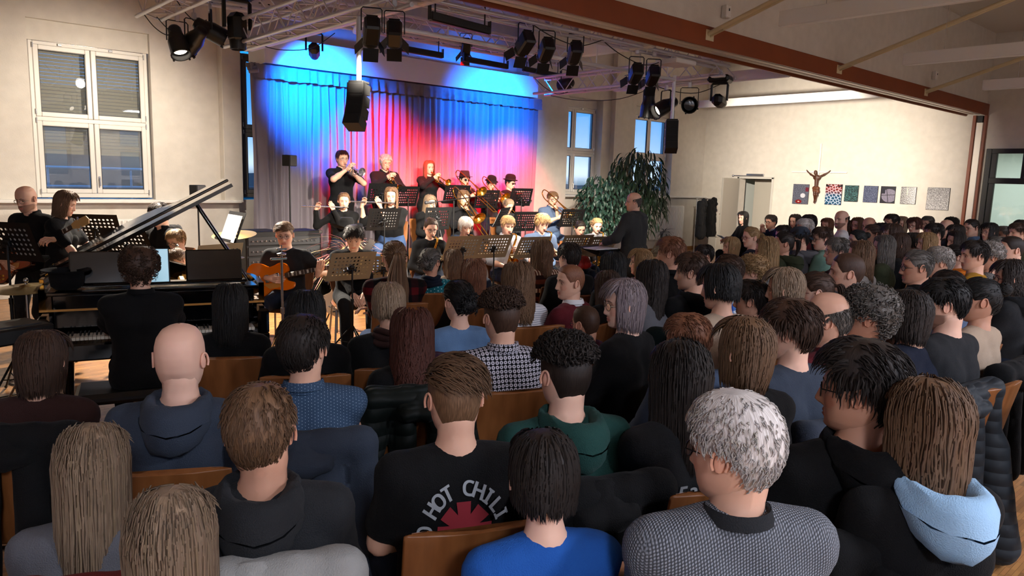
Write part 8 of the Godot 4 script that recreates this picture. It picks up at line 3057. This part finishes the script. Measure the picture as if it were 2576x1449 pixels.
func gear() -> void:
	# digital keyboard at the left edge, on a stand
	var kp := on_z(20, 745, -5.4)
	var t := thing("stage_keyboard", "black stage keyboard on a stand at the piano's left", "keyboard", V(0.42, 0, -5.35), 0.35)
	var mb := MB.new()
	mb.box(V(0, 0.80, 0), V(0.9, 0.1, 0.32), 0.012)
	obj("case", mb, M.black_plastic, t)
	mb = MB.new()
	mb.box(V(0, 0.853, 0.03), V(0.8, 0.01, 0.16), 0.002)
	obj("control_panel", mb, mat("panel_grey", Color(0.16, 0.16, 0.17), 0.5), t)
	for x in [-0.35, 0.35]:
		mb = MB.new()
		mb.box(V(x, 0.38, 0), V(0.05, 0.76, 0.05), 0.005)
		mb.box(V(x, 0.02, 0), V(0.06, 0.04, 0.5), 0.005)
		obj("leg", mb, M.black_plastic, t)
	cymbal("flat bronze cymbal on a stand beside the stage keyboard", V(0.92, 0.93, -6.5), 0.22, V(0.05, 0, 0.05))
	cymbal("bronze ride cymbal above the drum set", V(3.15, 1.14, -8.2), 0.24, V(0.1, 0, 0.12))
	cymbal("small bronze cymbal before the blond drummer", V(2.40, 1.02, -7.75), 0.16, V(0.1, 0, -0.1))
	cymbal("pair of hi-hat cymbals near the piano's curve", V(2.95, 0.92, -7.9), 0.18, V(0, 0, 0.03))
	drum("white snare drum beside the grey music stand", V(3.05, 0.5, -7.75), 0.17, 0.15, M.white_paint)
	drum("large white bass drum behind the piano", V(2.85, 0.0, -8.45), 0.27, 0.5, M.white_paint)
	# empty hi-hat style stand in front of the orange guitar
	var hs := thing("hardware_stand", "bare chrome drum hardware stand in front of the orange guitar", "stand", V(2.98, 0, -6.6))
	mb = MB.new()
	mb.rod(V(0, 0.12, 0), V(0, 1.08, 0), 0.012, -1, 10)
	mb.rod(V(0, 0.5, 0), V(0, 0.56, 0), 0.02, -1, 10)
	obj("pole", mb, M.chrome, hs)
	mb = MB.new()
	mb.lathe([Vector2(0.0, 1.06), Vector2(0.04, 1.06), Vector2(0.045, 1.08), Vector2(0.0, 1.09)], 12)
	mb.box(V(-0.03, 1.03, 0), V(0.16, 0.025, 0.03), 0.006)
	mb.box(V(0.0, 1.12, 0), V(0.1, 0.02, 0.03), 0.006)
	mb.rod(V(0, 1.05, 0), V(0, 1.16, 0), 0.006)
	obj("clutch", mb, M.chrome, hs)
	for k in 3:
		mb = MB.new()
		var a := k * TAU / 3 + 0.3
		mb.rod(V(0, 0.42, 0), V(cos(a) * 0.26, 0.01, sin(a) * 0.26), 0.011, -1, 6)
		mb.rod(V(0, 0.16, 0), V(cos(a) * 0.15, 0.19, sin(a) * 0.15), 0.006, -1, 6)
		obj("leg", mb, M.chrome, hs)
	# equipment racks by the curtain
	for q in [[V(4.28, 0, -10.3), "black flight case rack behind the open sheet music"], [V(4.85, 0, -10.2), "black equipment rack with mixers next to the curtain edge"]]:
		var r := thing("equipment_rack", q[1], "rack", q[0])
		mb = MB.new()
		mb.box(V(0, 0.5, 0), V(0.52, 1.0, 0.5), 0.012)
		obj("case", mb, M.black_plastic, r)
		for i in 6:
			mb = MB.new()
			mb.box(V(0, 0.14 + i * 0.145, 0.255), V(0.46, 0.12, 0.02), 0.004)
			var u := obj("rack_unit", mb, M.panel_grey, r)
			mb = MB.new()
			for k in 6:
				mb.rod(V(-0.17 + k * 0.065, 0.14 + i * 0.145, 0.262), V(-0.17 + k * 0.065, 0.14 + i * 0.145, 0.28), 0.012, -1, 8)
			obj("knob_row", mb, M.chrome, u)
		mb = MB.new()
		for x in [-0.25, 0.25]:
			for y in [0.02, 0.98]:
				mb.box(V(x, y, 0.24), V(0.05, 0.05, 0.05), 0.01)
		obj("corner", mb, M.chrome, r)
	# monitor boxes on poles
	for q in [[on_z(728, 404, -10.3), "small grey monitor speaker on a pole before the curtain"], [on_z(497, 480, -10.5), "small black monitor speaker on a pole behind the piano lid"]]:
		var c: Vector3 = q[0]
		var s := thing("monitor_speaker", q[1], "loudspeaker", V(c.x, 0, c.z))
		mb = MB.new()
		mb.box(V(0, c.y, 0), V(0.17, 0.16, 0.14), 0.008, Basis(Vector3.UP, 0.5))
		obj("cabinet", mb, M.speaker_black, s)
		mb = MB.new()
		mb.box(V(0, c.y, 0) + Basis(Vector3.UP, 0.5) * V(0, 0, 0.073), V(0.155, 0.145, 0.006), 0.002, Basis(Vector3.UP, 0.5))
		obj("grille", mb, mat("grille_grey", Color(0.25, 0.25, 0.26), 0.8), s)
		mb = MB.new()
		mb.rod(V(0, 0.1, 0), V(0, c.y - 0.08, 0), 0.012)
		obj("pole", mb, M.black_plastic, s)
		for k in 3:
			mb = MB.new()
			var a := k * TAU / 3
			mb.rod(V(0, 0.5, 0), V(cos(a) * 0.35, 0.01, sin(a) * 0.35), 0.01, -1, 6)
			obj("leg", mb, M.black_plastic, s)
	# microphone stand with long boom
	var ms := thing("microphone_stand", "black microphone stand with a long boom across the middle row", "microphone stand", V(7.05, 0.22, -9.3))
	mb = MB.new()
	mb.rod(V(0, 0.05, 0), V(0, 1.25, 0), 0.011)
	obj("pole", mb, M.black_plastic, ms)
	mb = MB.new()
	mb.rod(V(-0.55, 1.22, 0.1), V(0.75, 1.33, -0.1), 0.008)
	obj("boom", mb, M.black_plastic, ms)
	mb = MB.new()
	mb.ball(V(-0.6, 1.22, 0.1), V(0.028, 0.028, 0.028))
	mb.rod(V(-0.58, 1.22, 0.1), V(-0.44, 1.225, 0.085), 0.02, 0.014)
	obj("microphone", mb, M.panel_grey, ms)
	mb = MB.new()
	mb.lathe([Vector2(0.0, 0.0), Vector2(0.14, 0.0), Vector2(0.14, 0.015), Vector2(0.02, 0.03), Vector2(0.0, 0.05)], 20)
	obj("base", mb, M.black_plastic, ms)
	obj("cable", cable(V(-0.45, 1.22, 0.09), V(-0.1, 0.02, 0.2), 0.1), mat("cable_grey", Color(0.6, 0.6, 0.62), 0.6), ms)
	# cowboy hat on the planter
	var ch := thing("cowboy_hat", "black cowboy hat sitting on top of the striped plant", "hat", V(5.0, 1.12, -9.0))
	mb = MB.new()
	var p := PackedVector3Array()
	for j in 6:
		for i in 28:
			var a := TAU * i / 28
			var r: float = [0.21, 0.16, 0.1, 0.095, 0.075, 0.01][j]
			var y: float = [0.0, -0.01, 0.0, 0.08, 0.13, 0.115][j] + (0.05 * pow(absf(cos(a)), 3.0) if j == 0 else 0.0)
			p.append(V(cos(a) * r, y, sin(a) * r * 1.2))
	mb.grid(p, 28, 6, true)
	obj("felt", mb, M.black, ch)
	# red bag built in place of a red cap by the sax row, amp and floor clutter
	var am := thing("guitar_amp", "small black guitar amplifier behind the seated guitar player", "amplifier", V(3.05, 0, -7.95))
	mb = MB.new()
	mb.box(V(0, 0.22, 0), V(0.46, 0.44, 0.26), 0.015)
	obj("cabinet", mb, M.speaker_black, am)
	mb = MB.new()
	mb.box(V(0, 0.19, 0.133), V(0.4, 0.32, 0.01), 0.003)
	obj("grille", mb, M.grille_grey, am)
	for q in [[V(2.6, 0.008, -6.9), V(3.6, 0.008, -6.3)], [V(2.75, 0.008, -7.2), V(3.4, 0.008, -7.5)], [V(0.6, 0.008, -5.9), V(1.0, 0.008, -6.8)], [V(0.3, 0.008, -4.9), V(1.0, 0.008, -4.6)], [V(0.5, 0.008, -6.2), V(1.2, 0.008, -7.4)]]:
		var pts := []
		for i in 7:
			var c: Vector3 = (q[0] as Vector3).lerp(q[1], i / 6.0)
			pts.append(c + V(0.22 * sin(i * 2.1 + q[0].x), 0, 0.22 * cos(i * 1.7 + q[0].z)))
		mb = MB.new()
		mb.tube(spline(pts, 6), 0.006, 6)
		tag(obj("floor_cable", mb, M.black_plastic), "black cable curling over the parquet between piano and guitars", "cable", "cables on the floor")
	var rb := thing("bag_for_red_cap", "red bag hanging beside the saxophone row", "bag", on_z(1466, 665, -6.85))
	obj("bag_body", sdf([[V(-0.08, 0, 0), V(0.08, 0, 0), 0.07, 0.07], [V(-0.06, 0.08, 0), V(0.06, 0.06, 0), 0.05, 0.05]], 0.02, 0.04, 0.02), mat("bag_red", Color(0.6, 0.07, 0.04), 0.6), rb)
	var gs2 := thing("guitar_stand", "black guitar stand under the cream guitar", "stand", V(4.18, 0, -7.75))
	for k in 3:
		mb = MB.new()
		var a := k * TAU / 3
		mb.rod(V(0, 0.42, 0), V(cos(a) * 0.2, 0.008, sin(a) * 0.2), 0.009, -1, 6)
		obj("leg", mb, M.black_plastic, gs2)
	mb = MB.new()
	mb.rod(V(0, 0.3, 0), V(0, 0.9, 0), 0.01, -1, 6)
	mb.rod(V(-0.12, 0.24, 0.06), V(0.12, 0.24, 0.06), 0.01, -1, 6)
	obj("cradle", mb, M.black_plastic, gs2)

# ---------- levels ----------
const SKY_E := 1.5
const EXPO := 1.0
const FRONT := 34.0
const BLUE := 100.0
const RED := 34.0
const PARL := 58.0
const ENDW := 165.0
const REAR := 24.0

func _ready() -> void:
	setup()
	make_materials()
	room()
	windows()
	doors()
	outside()
	stage_set()
	rig()
	decor()
	plants()
	audience()
	band()
	piano()
	gear()
